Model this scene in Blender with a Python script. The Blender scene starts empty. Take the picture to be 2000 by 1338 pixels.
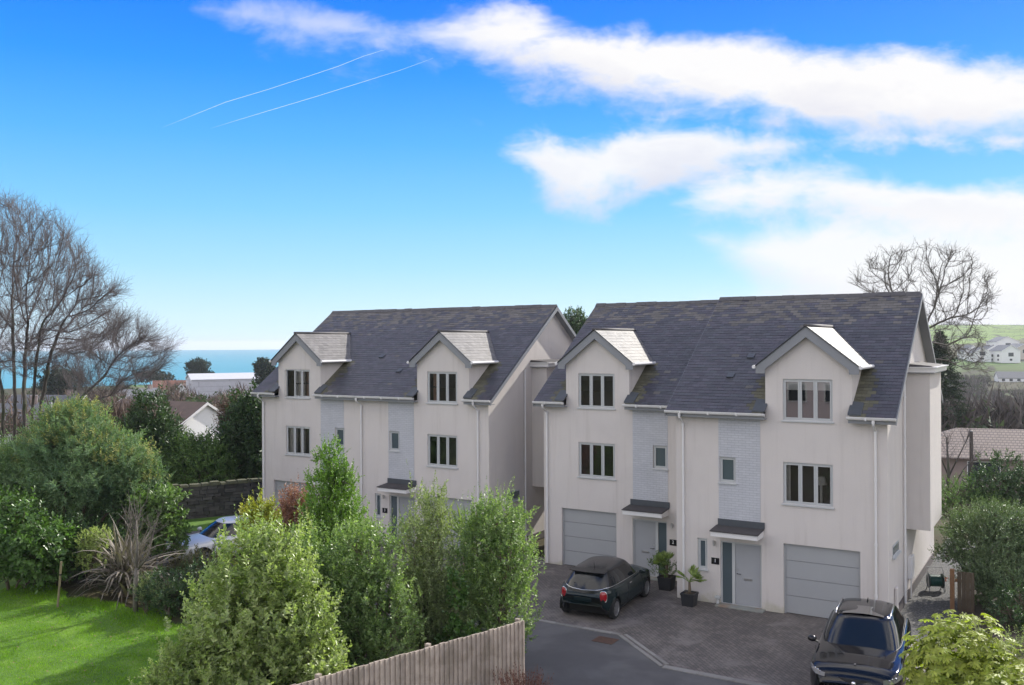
import bpy, math, random
import numpy as np
from mathutils import Vector, Matrix

rng = np.random.default_rng(11)
random.seed(11)
SC = bpy.context.scene
COL = SC.collection
rad = math.radians

# ------------------------------------------------------------------ camera
CAM = np.array([7.458, -27.563, 8.137])
YAW = 0.551
FPX = 1790.65                     # focal length in pixels of the 2000 px wide photograph
FWD = np.array([-math.sin(YAW), math.cos(YAW), 0.0])
RGT = np.array([math.cos(YAW), math.sin(YAW), 0.0])
cd = bpy.data.cameras.new('camera')
cam = bpy.data.objects.new('camera', cd)
COL.objects.link(cam)
cam.location = CAM
cam.rotation_euler = (Matrix.Rotation(YAW, 3, 'Z') @ Matrix.Rotation(math.pi / 2, 3, 'X') @ Matrix.Rotation(-0.005, 3, 'Z')).to_euler()
cd.sensor_width = 36
cd.lens = FPX / 2000 * 36
cd.clip_start = 0.1
cd.clip_end = 60000
SC.camera = cam

# ------------------------------------------------------------------ light and exposure
SUN_AZ, SUN_EL = 12.0, 32.5        # azimuth from +Y towards +X
SUN_ENERGY = 5.0
SKY_STRENGTH = 0.1
SC.view_settings.view_transform = 'Standard'
SC.view_settings.look = 'None'
SC.view_settings.exposure = 0.38
SC.view_settings.gamma = 1.0
SC.cycles.adaptive_threshold = 0.025
SC.cycles.max_bounces = 6
SC.cycles.diffuse_bounces = 3
SC.cycles.glossy_bounces = 3
SC.cycles.transmission_bounces = 4
SC.cycles.volume_bounces = 0
SC.cycles.transparent_max_bounces = 8
sd = Vector((math.sin(rad(SUN_AZ)) * math.cos(rad(SUN_EL)), math.cos(rad(SUN_AZ)) * math.cos(rad(SUN_EL)), math.sin(rad(SUN_EL))))
sl = bpy.data.lights.new('sun', 'SUN')
sl.energy = SUN_ENERGY
sl.angle = rad(0.5)
sl.color = (1.0, 0.95, 0.86)
sun = bpy.data.objects.new('sun', sl)
COL.objects.link(sun)
sun.rotation_euler = sd.to_track_quat('Z', 'Y').to_euler()
sun.location = (0, 0, 60)


class NT:
    """tiny node-tree writer"""
    def __init__(self, nt):
        self.nt = nt
        nt.nodes.clear()

    def n(self, typ, **kw):
        nd = self.nt.nodes.new(typ)
        for k, v in kw.items():
            setattr(nd, k, v)
        return nd

    def l(self, a, b):
        self.nt.links.new(a, b)

    def inp(self, sock, v):
        if hasattr(v, 'is_linked') or isinstance(v, bpy.types.NodeSocket):
            self.l(v, sock)
        else:
            sock.default_value = v

    def math(self, op, a, b=0.0, c=None, clamp=False):
        nd = self.n('ShaderNodeMath', operation=op, use_clamp=clamp)
        self.inp(nd.inputs[0], a)
        self.inp(nd.inputs[1], b)
        if c is not None:
            self.inp(nd.inputs[2], c)
        return nd.outputs[0]

    def dot(self, a, v):
        nd = self.n('ShaderNodeVectorMath', operation='DOT_PRODUCT')
        self.l(a, nd.inputs[0])
        nd.inputs[1].default_value = tuple(v)
        return nd.outputs['Value']

    def mix(self, f, a, b, blend='MIX'):
        nd = self.n('ShaderNodeMix', data_type='RGBA', blend_type=blend)
        self.inp(nd.inputs['Factor'], f)
        self.inp(nd.inputs['A'], a)
        self.inp(nd.inputs['B'], b)
        return nd.outputs['Result']

    def ramp(self, f, stops, interp='LINEAR'):
        nd = self.n('ShaderNodeValToRGB')
        cr = nd.color_ramp
        cr.interpolation = interp
        while len(cr.elements) < len(stops):
            cr.elements.new(0.5)
        for e, (p, c) in zip(cr.elements, stops):
            e.position = p
            e.color = (*c[:3], 1) if not isinstance(c, (int, float)) else (c, c, c, 1)
        self.inp(nd.inputs[0], f)
        return nd.outputs[0]

    def noise(self, vec, scale, detail=4, rough=0.5, dist=0.0, dim='3D'):
        nd = self.n('ShaderNodeTexNoise', noise_dimensions=dim)
        if vec is not None:
            self.l(vec, nd.inputs['Vector'])
        nd.inputs['Scale'].default_value = scale
        nd.inputs['Detail'].default_value = detail
        nd.inputs['Roughness'].default_value = rough
        nd.inputs['Distortion'].default_value = dist
        return nd.outputs[0]

    def curve(self, f, pts):
        nd = self.n('ShaderNodeFloatCurve')
        c = nd.mapping.curves[0]
        nd.mapping.use_clip = False
        while len(c.points) < len(pts):
            c.points.new(0.5, 0.5)
        for p, (x, y) in zip(c.points, pts):
            p.location = (x, y)
            p.handle_type = 'AUTO'
        nd.mapping.update()
        self.inp(nd.inputs['Value'], f)
        return nd.outputs[0]


def make_world():
    w = bpy.data.worlds.new('World')
    SC.world = w
    w.use_nodes = True
    t = NT(w.node_tree)
    out = t.n('ShaderNodeOutputWorld')
    bg = t.n('ShaderNodeBackground')
    bg.inputs['Strength'].default_value = SKY_STRENGTH
    t.l(bg.outputs[0], out.inputs[0])
    sky = t.n('ShaderNodeTexSky', sky_type='NISHITA')
    sky.sun_disc = False
    sky.sun_elevation = rad(SUN_EL)
    sky.sun_rotation = rad(SUN_AZ)
    sky.air_density = 1.0
    sky.dust_density = 0.6
    sky.ozone_density = 2.5
    tc = t.n('ShaderNodeTexCoord')
    d = tc.outputs['Generated']
    sep = t.n('ShaderNodeSeparateXYZ')
    t.l(d, sep.inputs[0])
    z = sep.outputs['Z']
    # clear-sky colour against elevation (multiplied by 10 because of the 0.1 strength)
    grad = t.ramp(t.math('MAXIMUM', z, 0.0), [
        (0.0, (0.64, 0.83, 0.96)), (0.03, (0.56, 0.79, 0.95)), (0.08, (0.36, 0.68, 0.95)), (0.14, (0.20, 0.56, 0.95)),
        (0.21, (0.085, 0.42, 0.94)), (0.28, (0.02, 0.29, 0.93)), (0.36, (0.0, 0.185, 0.88)), (0.6, (0.02, 0.16, 0.62)), (1.0, (0.06, 0.17, 0.48))])
    g10 = t.mix(1.0, grad, (9.2, 9.2, 9.2, 1), 'MULTIPLY')
    base = t.mix(0.93, sky.outputs[0], g10)
    # fixed tangent coordinates of the forward half of the sky
    f = t.math('MAXIMUM', t.dot(d, FWD), 0.02)
    U = t.math('DIVIDE', t.math('DIVIDE', t.dot(d, RGT), f), 2000 / FPX)
    U = t.math('ADD', U, 0.5)                                     # 0..1 over the view
    V = t.math('SUBTRACT', 0.5 * 1338 / 2000, t.math('DIVIDE', t.math('DIVIDE', z, f), 2000 / FPX))
    V = t.math('MULTIPLY', V, 2.0)                                # in thousands of pixels, downwards
    cb = t.n('ShaderNodeCombineXYZ')
    t.l(t.math('MULTIPLY', U, 2.0), cb.inputs[0])
    t.l(V, cb.inputs[1])
    uv = cb.outputs[0]
    mp = t.n('ShaderNodeMapping')
    t.l(uv, mp.inputs[0])
    mp.inputs['Scale'].default_value = (3.6, 7.5, 1)
    n1 = t.noise(mp.outputs[0], 1.0, 6, 0.58, 0.25, '2D')
    mp2 = t.n('ShaderNodeMapping')
    t.l(uv, mp2.inputs[0])
    mp2.inputs['Scale'].default_value = (9, 16, 1)
    mp2.inputs['Location'].default_value = (3.1, 1.7, 0.4)
    n2 = t.noise(mp2.outputs[0], 1.0, 4, 0.6, 0.2, '2D')
    nn = t.math('ADD', t.math('MULTIPLY', t.math('SUBTRACT', n1, 0.5), 1.0), t.math('MULTIPLY', t.math('SUBTRACT', n2, 0.5), 0.6))
    Uc = t.math('MINIMUM', t.math('MAXIMUM', U, 0.0), 1.0)
    masks = []

    def band(cen, half, soft_t, soft_b, amp, gain=1.0, fade=None):
        c = t.curve(Uc, cen)
        h = t.curve(Uc, half)
        dv = t.math('SUBTRACT', V, c)                              # >0 below the middle
        up = t.math('DIVIDE', t.math('ADD', h, dv), soft_t)
        dn = t.math('DIVIDE', t.math('SUBTRACT', h, dv), soft_b)
        m = t.math('MINIMUM', up, dn)
        m = t.math('ADD', m, t.math('MULTIPLY', nn, amp))
        mr = t.n('ShaderNodeMapRange', interpolation_type='SMOOTHSTEP')
        t.l(m, mr.inputs['Value'])
        mr.inputs['From Min'].default_value = 0.0
        mr.inputs['From Max'].default_value = 1.0
        g = t.math('MULTIPLY', mr.outputs[0], t.curve(Uc, fade) if fade else gain)
        masks.append((g, dv, h))
    # long band across the top: thin veil on the left, heavy on the right
    band([(0, 0.0), (0.17, 0.01), (0.22, 0.03), (0.3, 0.055), (0.38, 0.075), (0.45, 0.085), (0.5, 0.085), (0.56, 0.112), (0.62, 0.138), (0.7, 0.165), (0.8, 0.185), (0.9, 0.2), (1.0, 0.215)],
         [(0, -0.3), (0.16, -0.1), (0.19, 0.02), (0.25, 0.055), (0.33, 0.058), (0.4, 0.05), (0.45, 0.075), (0.5, 0.095), (0.56, 0.085), (0.62, 0.1), (0.7, 0.1), (0.8, 0.108), (0.9, 0.118), (1.0, 0.1)], 0.06, 0.1, 1.5, 1.0, fade=[(0, 0.45), (0.2, 0.5), (0.35, 0.62), (0.44, 0.85), (0.5, 1.0), (1, 1.0)])
    # middle cloud
    band([(0, 0.3), (0.47, 0.29), (0.52, 0.32), (0.57, 0.355), (0.61, 0.33), (0.65, 0.31), (0.7, 0.305), (0.76, 0.3), (0.8, 0.285), (0.93, 0.285), (1, 0.29)],
         [(0, -0.3), (0.44, -0.1), (0.485, 0.02), (0.53, 0.075), (0.57, 0.1), (0.62, 0.09), (0.66, 0.085), (0.7, 0.075), (0.74, 0.055), (0.8, 0.035), (0.92, 0.03), (1, 0.03)], 0.065, 0.1, 1.7, 0.94)
    # right hand cloud bank and the pale mass under it
    band([(0, 0.4), (0.5, 0.4), (0.68, 0.41), (0.74, 0.4), (0.8, 0.39), (0.88, 0.42), (0.94, 0.425), (1, 0.43)],
         [(0, -0.3), (0.5, -0.25), (0.66, 0.03), (0.71, 0.07), (0.76, 0.085), (0.82, 0.09), (0.9, 0.085), (1, 0.085)], 0.055, 0.11, 1.5, 0.96)
    band([(0, 0.5), (0.5, 0.5), (0.66, 0.46), (0.72, 0.5), (0.8, 0.53), (0.9, 0.56), (1, 0.57)],
         [(0, -0.4), (0.5, -0.3), (0.62, -0.06), (0.67, 0.02), (0.74, 0.09), (0.82, 0.14), (0.9, 0.16), (1, 0.17)], 0.08, 0.12, 1.0, 0.92)
    # milky air low on the right
    band([(0, 0.64), (1, 0.62)], [(0, -0.3), (0.45, -0.14), (0.6, 0.0), (0.75, 0.11), (1, 0.17)], 0.2, 0.2, 0.4, 0.95)
    # faint wisps
    band([(0, 0.25), (0.4, 0.25), (0.45, 0.243), (0.5, 0.246), (1, 0.27)],
         [(0, -0.3), (0.39, -0.12), (0.43, -0.012), (0.46, 0.0), (0.5, -0.02), (0.6, -0.12), (1, -0.2)], 0.05, 0.05, 1.9, 0.5)
    col = base
    front = t.n('ShaderNodeMapRange')
    t.l(t.dot(d, FWD), front.inputs['Value'])
    front.inputs['From Min'].default_value = 0.55
    front.inputs['From Max'].default_value = 0.75
    for g, dv, h in masks:
        # sunlit white above, faintly lavender underneath
        sh = t.n('ShaderNodeMapRange')
        t.l(t.math('ADD', dv, t.math('MULTIPLY', nn, 0.16)), sh.inputs['Value'])
        sh.inputs['From Min'].default_value = -0.02
        sh.inputs['From Max'].default_value = 0.11
        cc = t.mix(sh.outputs[0], (7.6, 7.55, 7.6, 1), (5.9, 5.95, 6.7, 1))
        col = t.mix(t.math('MULTIPLY', g, front.outputs[0]), col, cc)
    # unseen warm cloud added behind and above the camera as fill for the fronts
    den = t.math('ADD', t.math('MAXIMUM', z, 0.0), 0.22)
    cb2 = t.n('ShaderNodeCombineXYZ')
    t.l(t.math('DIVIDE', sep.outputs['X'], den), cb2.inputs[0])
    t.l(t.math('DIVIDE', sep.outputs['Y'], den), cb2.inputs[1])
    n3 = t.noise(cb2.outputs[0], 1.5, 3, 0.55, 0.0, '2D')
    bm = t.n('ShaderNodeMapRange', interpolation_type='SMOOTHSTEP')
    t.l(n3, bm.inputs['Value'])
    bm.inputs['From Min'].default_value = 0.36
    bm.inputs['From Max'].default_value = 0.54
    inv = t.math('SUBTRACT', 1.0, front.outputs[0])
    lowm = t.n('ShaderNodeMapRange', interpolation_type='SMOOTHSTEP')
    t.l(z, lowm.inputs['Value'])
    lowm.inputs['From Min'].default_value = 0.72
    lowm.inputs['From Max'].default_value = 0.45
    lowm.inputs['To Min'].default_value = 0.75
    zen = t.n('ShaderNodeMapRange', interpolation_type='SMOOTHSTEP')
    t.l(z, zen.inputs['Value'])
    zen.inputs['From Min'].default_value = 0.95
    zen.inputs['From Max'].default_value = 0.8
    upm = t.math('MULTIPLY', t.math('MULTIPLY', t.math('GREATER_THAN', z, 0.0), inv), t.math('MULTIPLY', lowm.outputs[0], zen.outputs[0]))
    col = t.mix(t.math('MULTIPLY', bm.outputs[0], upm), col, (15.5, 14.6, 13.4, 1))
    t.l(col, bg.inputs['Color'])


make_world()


def at(px, py, d):
    """point at depth d on the line of sight of photo pixel (px, py)"""
    a, b = px - 1000, py - 669.2
    return CAM + (FWD + RGT * (a - 0.005 * b) / FPX + np.array([0, 0, -(b + 0.005 * a) / FPX])) * d


# ------------------------------------------------------------------ materials
MATS = {}


def mat(name, col, rough=0.6, var=0.0, vscale=3.0, island=0.0, hue=0.0, bump=0.0, bscale=60.0, spec=0.5, metal=0.0, coat=0.0, col2=None, c2scale=1.0, c2lo=0.45, c2hi=0.65, emis=None):
    if name in MATS:
        return MATS[name]
    m = bpy.data.materials.new(name)
    m.use_nodes = True
    t = NT(m.node_tree)
    out = t.n('ShaderNodeOutputMaterial')
    p = t.n('ShaderNodeBsdfPrincipled')
    t.l(p.outputs[0], out.inputs[0])
    p.inputs['Roughness'].default_value = rough
    p.inputs['Specular IOR Level'].default_value = spec
    p.inputs['Metallic'].default_value = metal
    p.inputs['Coat Weight'].default_value = coat
    p.inputs['Coat Roughness'].default_value = 0.03
    geo = t.n('ShaderNodeNewGeometry')
    pos = geo.outputs['Position']
    c = (*col, 1)
    if col2 is not None:
        nz = t.noise(pos, c2scale, 6, 0.6, 0.4)
        mr = t.n('ShaderNodeMapRange', interpolation_type='SMOOTHSTEP')
        t.l(nz, mr.inputs[0])
        mr.inputs['From Min'].default_value = c2lo
        mr.inputs['From Max'].default_value = c2hi
        c = t.mix(mr.outputs[0], c, (*col2, 1))
    if var or island or hue:
        hs = t.n('ShaderNodeHueSaturation')
        t.inp(hs.inputs['Color'], c)
        v = None
        if var:
            v = t.math('MULTIPLY_ADD', t.math('SUBTRACT', t.noise(pos, vscale, 6, 0.62), 0.5), 4 * var, 1.0)
        if island:
            r = t.math('MULTIPLY_ADD', geo.outputs['Random Per Island'], 2 * island, 1 - island)
            v = r if v is None else t.math('MULTIPLY', v, r)
        if v is not None:
            t.l(v, hs.inputs['Value'])
        if hue:
            r2 = t.math('FRACT', t.math('MULTIPLY', geo.outputs['Random Per Island'], 37.7))
            t.l(t.math('MULTIPLY_ADD', r2, 2 * hue, 0.5 - hue), hs.inputs['Hue'])
        c = hs.outputs[0]
    t.inp(p.inputs['Base Color'], c)
    if bump:
        b = t.n('ShaderNodeBump')
        b.inputs['Strength'].default_value = bump
        b.inputs['Distance'].default_value = 0.02
        t.l(t.noise(pos, bscale, 5, 0.6), b.inputs['Height'])
        t.l(b.outputs[0], p.inputs['Normal'])
    MATS[name] = m
    return m


def leafmat(name, c1, c2, rough=0.42, trans=0.35, spec=0.4, patch=0.9):
    m = bpy.data.materials.new(name)
    m.use_nodes = True
    t = NT(m.node_tree)
    out = t.n('ShaderNodeOutputMaterial')
    geo = t.n('ShaderNodeNewGeometry')
    r = geo.outputs['Random Per Island']
    nz = t.noise(geo.outputs['Position'], patch, 3, 0.5)
    f = t.math('ADD', t.math('MULTIPLY', r, 0.55), t.math('MULTIPLY', t.math('SUBTRACT', nz, 0.3), 1.1), clamp=True)
    c = t.mix(f, (*c1, 1), (*c2, 1))
    r2 = t.math('FRACT', t.math('MULTIPLY', r, 91.3))
    hs = t.n('ShaderNodeHueSaturation')
    t.l(c, hs.inputs['Color'])
    t.l(t.math('MULTIPLY_ADD', r2, 0.7, 0.65), hs.inputs['Value'])
    p = t.n('ShaderNodeBsdfPrincipled')
    t.l(hs.outputs[0], p.inputs['Base Color'])
    p.inputs['Roughness'].default_value = rough
    p.inputs['Specular IOR Level'].default_value = spec
    tr = t.n('ShaderNodeBsdfTranslucent')
    t.l(t.mix(1.0, hs.outputs[0], (1.15, 1.35, 0.55, 1), 'MULTIPLY'), tr.inputs['Color'])
    mx = t.n('ShaderNodeMixShader')
    mx.inputs[0].default_value = trans
    t.l(p.outputs[0], mx.inputs[1])
    t.l(tr.outputs[0], mx.inputs[2])
    t.l(mx.outputs[0], out.inputs[0])
    MATS[name] = m
    return m


def glassmat(name, tint=0.75, refl=1.0):
    m = bpy.data.materials.new(name)
    m.use_nodes = True
    t = NT(m.node_tree)
    out = t.n('ShaderNodeOutputMaterial')
    fr = t.n('ShaderNodeFresnel')
    fr.inputs['IOR'].default_value = 1.65
    tr = t.n('ShaderNodeBsdfTransparent')
    tr.inputs['Color'].default_value = (tint, tint * 1.02, tint * 1.03, 1)
    gl = t.n('ShaderNodeBsdfGlossy')
    gl.inputs['Roughness'].default_value = 0.01
    gl.inputs['Color'].default_value = (0.95, 0.97, 1, 1)
    geo = t.n('ShaderNodeNewGeometry')
    b = t.n('ShaderNodeBump')
    b.inputs['Strength'].default_value = 0.05
    t.l(t.noise(geo.outputs['Position'], 1.6, 2), b.inputs['Height'])
    t.l(b.outputs[0], gl.inputs['Normal'])
    mx = t.n('ShaderNodeMixShader')
    t.l(t.math('MULTIPLY', fr.outputs[0], refl, clamp=True), mx.inputs[0])
    t.l(tr.outputs[0], mx.inputs[1])
    t.l(gl.outputs[0], mx.inputs[2])
    t.l(mx.outputs[0], out.inputs[0])
    MATS[name] = m
    return m


def brickmat(name, c1, c2, mortar, bw, bh, msize, rough=0.7, axis='XZ', bump=0.4, rot=0.0, stain=None):
    m = bpy.data.materials.new(name)
    m.use_nodes = True
    t = NT(m.node_tree)
    out = t.n('ShaderNodeOutputMaterial')
    p = t.n('ShaderNodeBsdfPrincipled')
    t.l(p.outputs[0], out.inputs[0])
    p.inputs['Roughness'].default_value = rough
    geo = t.n('ShaderNodeNewGeometry')
    s = t.n('ShaderNodeSeparateXYZ')
    t.l(geo.outputs['Position'], s.inputs[0])
    cb = t.n('ShaderNodeCombineXYZ')
    t.l(s.outputs[axis[0]], cb.inputs[0])
    t.l(s.outputs[axis[1]], cb.inputs[1])
    mp = t.n('ShaderNodeMapping')
    t.l(cb.outputs[0], mp.inputs[0])
    mp.inputs['Rotation'].default_value = (0, 0, rot)
    br = t.n('ShaderNodeTexBrick')
    t.l(mp.outputs[0], br.inputs['Vector'])
    br.inputs['Color1'].default_value = (*c1, 1)
    br.inputs['Color2'].default_value = (*c2, 1)
    br.inputs['Mortar'].default_value = (*mortar, 1)
    br.inputs['Scale'].default_value = 1.0
    br.inputs['Brick Width'].default_value = bw
    br.inputs['Row Height'].default_value = bh
    br.inputs['Mortar Size'].default_value = msize
    c = br.outputs['Color']
    nz = t.noise(geo.outputs['Position'], 1.3, 6, 0.65)
    hs = t.n('ShaderNodeHueSaturation')
    t.l(c, hs.inputs['Color'])
    t.l(t.math('MULTIPLY_ADD', t.math('SUBTRACT', nz, 0.5), 1.3 if stain else 0.35, 1.0), hs.inputs['Value'])
    c = hs.outputs[0]
    if stain:
        n2 = t.noise(geo.outputs['Position'], 0.7, 6, 0.7, 0.6)
        mr = t.n('ShaderNodeMapRange', interpolation_type='SMOOTHSTEP')
        t.l(n2, mr.inputs[0])
        mr.inputs['From Min'].default_value = 0.5
        mr.inputs['From Max'].default_value = 0.7
        c = t.mix(t.math('MULTIPLY', mr.outputs[0], 0.75), c, (*stain, 1))
    t.l(c, p.inputs['Base Color'])
    b = t.n('ShaderNodeBump')
    b.inputs['Strength'].default_value = bump
    b.inputs['Distance'].default_value = 0.01
    t.l(t.math('SUBTRACT', 1.0, br.outputs['Fac']), b.inputs['Height'])
    t.l(b.outputs[0], p.inputs['Normal'])
    MATS[name] = m
    return m


# ------------------------------------------------------------------ mesh helpers
ORG = {}


def link(o, parent=None):
    COL.objects.link(o)
    if parent is not None:
        o.parent = parent
        ORG[o] = ORG.get(parent, np.zeros(3))
    return o


def tag(o, label=None, cat=None, group=None, kind=None):
    if label:
        o['label'] = label
    if cat:
        o['category'] = cat
    if group:
        o['group'] = group
    if kind:
        o['kind'] = kind
    return o


def thing(name, label, cat, loc=(0, 0, 0), rz=0.0, group=None):
    o = bpy.data.objects.new(name, None)
    COL.objects.link(o)
    o.empty_display_size = 0.3
    o.location = tuple(float(a) for a in loc)
    o.rotation_euler = (0, 0, rz)
    ORG[o] = np.array(loc, float)
    return tag(o, label, cat, group)


def raw_mesh(name, verts, faces, mats, parent=None, midx=None, smooth=False, local=False):
    me = bpy.data.meshes.new(name)
    v = np.asarray(verts, float)
    if parent is not None and not local:
        v = v - ORG[parent]
    if isinstance(faces, np.ndarray):
        nv, nf, k = len(v), len(faces), faces.shape[1]
        me.vertices.add(nv)
        me.vertices.foreach_set('co', v.astype(np.float32).ravel())
        me.loops.add(nf * k)
        me.loops.foreach_set('vertex_index', faces.astype(np.int32).ravel())
        me.polygons.add(nf)
        me.polygons.foreach_set('loop_start', np.arange(0, nf * k, k, dtype=np.int32))
        me.polygons.foreach_set('loop_total', np.full(nf, k, dtype=np.int32))
        me.update(calc_edges=True)
    else:
        me.from_pydata([tuple(a) for a in v], [], faces)
    for m in (mats if isinstance(mats, (list, tuple)) else [mats]):
        me.materials.append(m)
    if midx is not None:
        me.polygons.foreach_set('material_index', np.asarray(midx, dtype=np.int32))
    if smooth:
        me.polygons.foreach_set('use_smooth', np.ones(len(me.polygons), dtype=bool))
    me.validate()
    me.update()
    o = bpy.data.objects.new(name, me)
    return link(o, parent)


class MB:
    def __init__(self):
        self.v, self.f, self.m = [], [], []

    def poly(self, pts, m=0):
        i = len(self.v)
        self.v += [tuple(map(float, p)) for p in pts]
        self.f.append(tuple(range(i, i + len(pts))))
        self.m.append(m)
        return self

    def box(self, x0, x1, y0, y1, z0, z1, m=0):
        i = len(self.v)
        self.v += [(x0, y0, z0), (x1, y0, z0), (x1, y1, z0), (x0, y1, z0), (x0, y0, z1), (x1, y0, z1), (x1, y1, z1), (x0, y1, z1)]
        for q in ((0, 3, 2, 1), (4, 5, 6, 7), (0, 1, 5, 4), (1, 2, 6, 5), (2, 3, 7, 6), (3, 0, 4, 7)):
            self.f.append(tuple(i + a for a in q))
            self.m.append(m)
        return self

    def hexa(self, p, m=0):
        """8 corners, bottom ring then top ring"""
        i = len(self.v)
        self.v += [tuple(map(float, a)) for a in p]
        for q in ((0, 3, 2, 1), (4, 5, 6, 7), (0, 1, 5, 4), (1, 2, 6, 5), (2, 3, 7, 6), (3, 0, 4, 7)):
            self.f.append(tuple(i + a for a in q))
            self.m.append(m)
        return self

    def prism(self, pts, off, m=0):
        """polygon (3d points) extruded by the vector off"""
        n = len(pts)
        i = len(self.v)
        self.v += [tuple(map(float, p)) for p in pts] + [tuple(float(a + b) for a, b in zip(p, off)) for p in pts]
        self.f.append(tuple(range(i, i + n)))
        self.f.append(tuple(range(i + 2 * n - 1, i + n - 1, -1)))
        self.m += [m, m]
        for k in range(n):
            k2 = (k + 1) % n
            self.f.append((i + k, i + n + k, i + n + k2, i + k2))
            self.m.append(m)
        return self

    def tube(self, pts, radii, n=8, m=0, cap=True):
        pts = [np.asarray(p, float) for p in pts]
        if np.isscalar(radii):
            radii = [radii] * len(pts)
        i0 = len(self.v)
        ref = None
        for k, p in enumerate(pts):
            a = pts[min(k + 1, len(pts) - 1)] - pts[max(k - 1, 0)]
            a = a / (np.linalg.norm(a) + 1e-9)
            if ref is None:
                ref = np.array([1.0, 0, 0]) if abs(a[2]) > 0.8 else np.array([0, 0, 1.0])
            u = np.cross(a, ref)
            u /= np.linalg.norm(u) + 1e-9
            w = np.cross(a, u)
            ref = np.cross(u, a)
            for j in range(n):
                th = 2 * math.pi * j / n
                self.v.append(tuple(p + radii[k] * (math.cos(th) * u + math.sin(th) * w)))
        for k in range(len(pts) - 1):
            for j in range(n):
                j2 = (j + 1) % n
                self.f.append((i0 + k * n + j, i0 + (k + 1) * n + j, i0 + (k + 1) * n + j2, i0 + k * n + j2))
                self.m.append(m)
        if cap:
            self.f.append(tuple(i0 + j for j in range(n)))
            self.f.append(tuple(i0 + (len(pts) - 1) * n + j for j in reversed(range(n))))
            self.m += [m, m]
        return self

    def lathe(self, prof, n=24, axis='x', c=(0, 0, 0), m=0):
        """profile of (radius, along-axis) points turned about an axis"""
        i0 = len(self.v)
        for r, a in prof:
            for j in range(n):
                th = 2 * math.pi * j / n
                p, q = r * math.cos(th), r * math.sin(th)
                self.v.append((c[0] + a, c[1] + p, c[2] + q) if axis == 'x' else (c[0] + p, c[1] + q, c[2] + a) if axis == 'z' else (c[0] + p, c[1] + a, c[2] + q))
        for k in range(len(prof) - 1):
            for j in range(n):
                j2 = (j + 1) % n
                self.f.append((i0 + k * n + j, i0 + k * n + j2, i0 + (k + 1) * n + j2, i0 + (k + 1) * n + j))
                self.m.append(m)
        return self

    def build(self, name, mats, parent=None, smooth=False, local=False, bevel=0.0):
        o = raw_mesh(name, self.v, self.f, mats, parent, self.m, smooth, local)
        if bevel:
            b = o.modifiers.new('bevel', 'BEVEL')
            b.width = bevel
            b.segments = 2
            b.limit_method = 'ANGLE'
        return o


# ------------------------------------------------------------------ shared materials
def wall_material():
    m = mat('painted_render', (0.60, 0.56, 0.535), 0.88, var=0.03, vscale=0.9, bump=0.35, bscale=45, col2=(0.535, 0.495, 0.475), c2scale=0.35, c2lo=0.5, c2hi=0.85)
    t = NT.__new__(NT)
    t.nt = m.node_tree
    p = [n for n in m.node_tree.nodes if n.type == 'BSDF_PRINCIPLED'][0]
    src = p.inputs['Base Color'].links[0].from_socket
    pos = t.n('ShaderNodeNewGeometry').outputs['Position']
    mp = t.n('ShaderNodeMapping')
    t.l(pos, mp.inputs[0])
    mp.inputs['Scale'].default_value = (5.0, 5.0, 0.28)
    streak = t.n('ShaderNodeMapRange', interpolation_type='SMOOTHSTEP')
    t.l(t.noise(mp.outputs[0], 1.0, 5, 0.65), streak.inputs[0])
    streak.inputs['From Min'].default_value = 0.5
    streak.inputs['From Max'].default_value = 0.78
    c = t.mix(t.math('MULTIPLY', streak.outputs[0], 0.35), src, (0.40, 0.36, 0.33, 1))
    sp = t.n('ShaderNodeSeparateXYZ')
    t.l(pos, sp.inputs[0])
    nz = t.noise(pos, 2.2, 5, 0.65)
    b = t.n('ShaderNodeMapRange', interpolation_type='SMOOTHSTEP')
    t.l(t.math('ADD', sp.outputs['Z'], t.math('MULTIPLY', t.math('SUBTRACT', nz, 0.5), 1.1)), b.inputs[0])
    b.inputs['From Min'].default_value = 0.3
    b.inputs['From Max'].default_value = -0.05
    c = t.mix(t.math('MULTIPLY', b.outputs[0], 0.55), c, (0.36, 0.34, 0.22, 1))
    t.l(c, p.inputs['Base Color'])
    return m


render_wall = wall_material()
brick_paint = brickmat('painted_brick', (0.50, 0.51, 0.545), (0.46, 0.47, 0.505), (0.36, 0.37, 0.40), 0.225, 0.075, 0.006, 0.8, 'XZ', 0.5)
grey_paint = mat('grey_paint', (0.22, 0.23, 0.25), 0.5, var=0.03)
dark_lead = mat('dark_lead', (0.06, 0.068, 0.08), 0.5, var=0.12, vscale=6)
white_pvc = mat('white_plastic', (0.70, 0.69, 0.69), 0.35, var=0.03, vscale=4)
frame_grey = mat('pale_frame', (0.47, 0.485, 0.49), 0.4)
garage_paint = mat('garage_door_paint', (0.34, 0.35, 0.36), 0.5, var=0.025, vscale=2)
door_paint = mat('door_paint', (0.33, 0.34, 0.36), 0.45, var=0.02)
metal = mat('brushed_metal', (0.6, 0.6, 0.6), 0.3, metal=1.0)
slate_m = [mat('slate_dark', (0.060, 0.061, 0.073), 0.5, island=0.2, hue=0.02, var=0.12, vscale=0.9, bump=0.3, bscale=30, spec=0.45),
           mat('slate_purple', (0.065, 0.061, 0.076), 0.48, island=0.2, hue=0.02, var=0.12, vscale=0.9, bump=0.3, bscale=30, spec=0.45),
           mat('slate_lichen', (0.116, 0.106, 0.096), 0.6, island=0.2, var=0.15, vscale=1.5),
           mat('slate_moss', (0.10, 0.095, 0.064), 0.8, island=0.25, var=0.2, vscale=3)]
slate_dormer = mat('slate_dormer', (0.15, 0.142, 0.138), 0.6, island=0.2, var=0.12, vscale=4, bump=0.2, bscale=30, spec=0.35)
roof_deck = mat('roof_underlay', (0.045, 0.045, 0.05), 0.8)
pane_glass = glassmat('window_glass', 0.7, 1.35)
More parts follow.
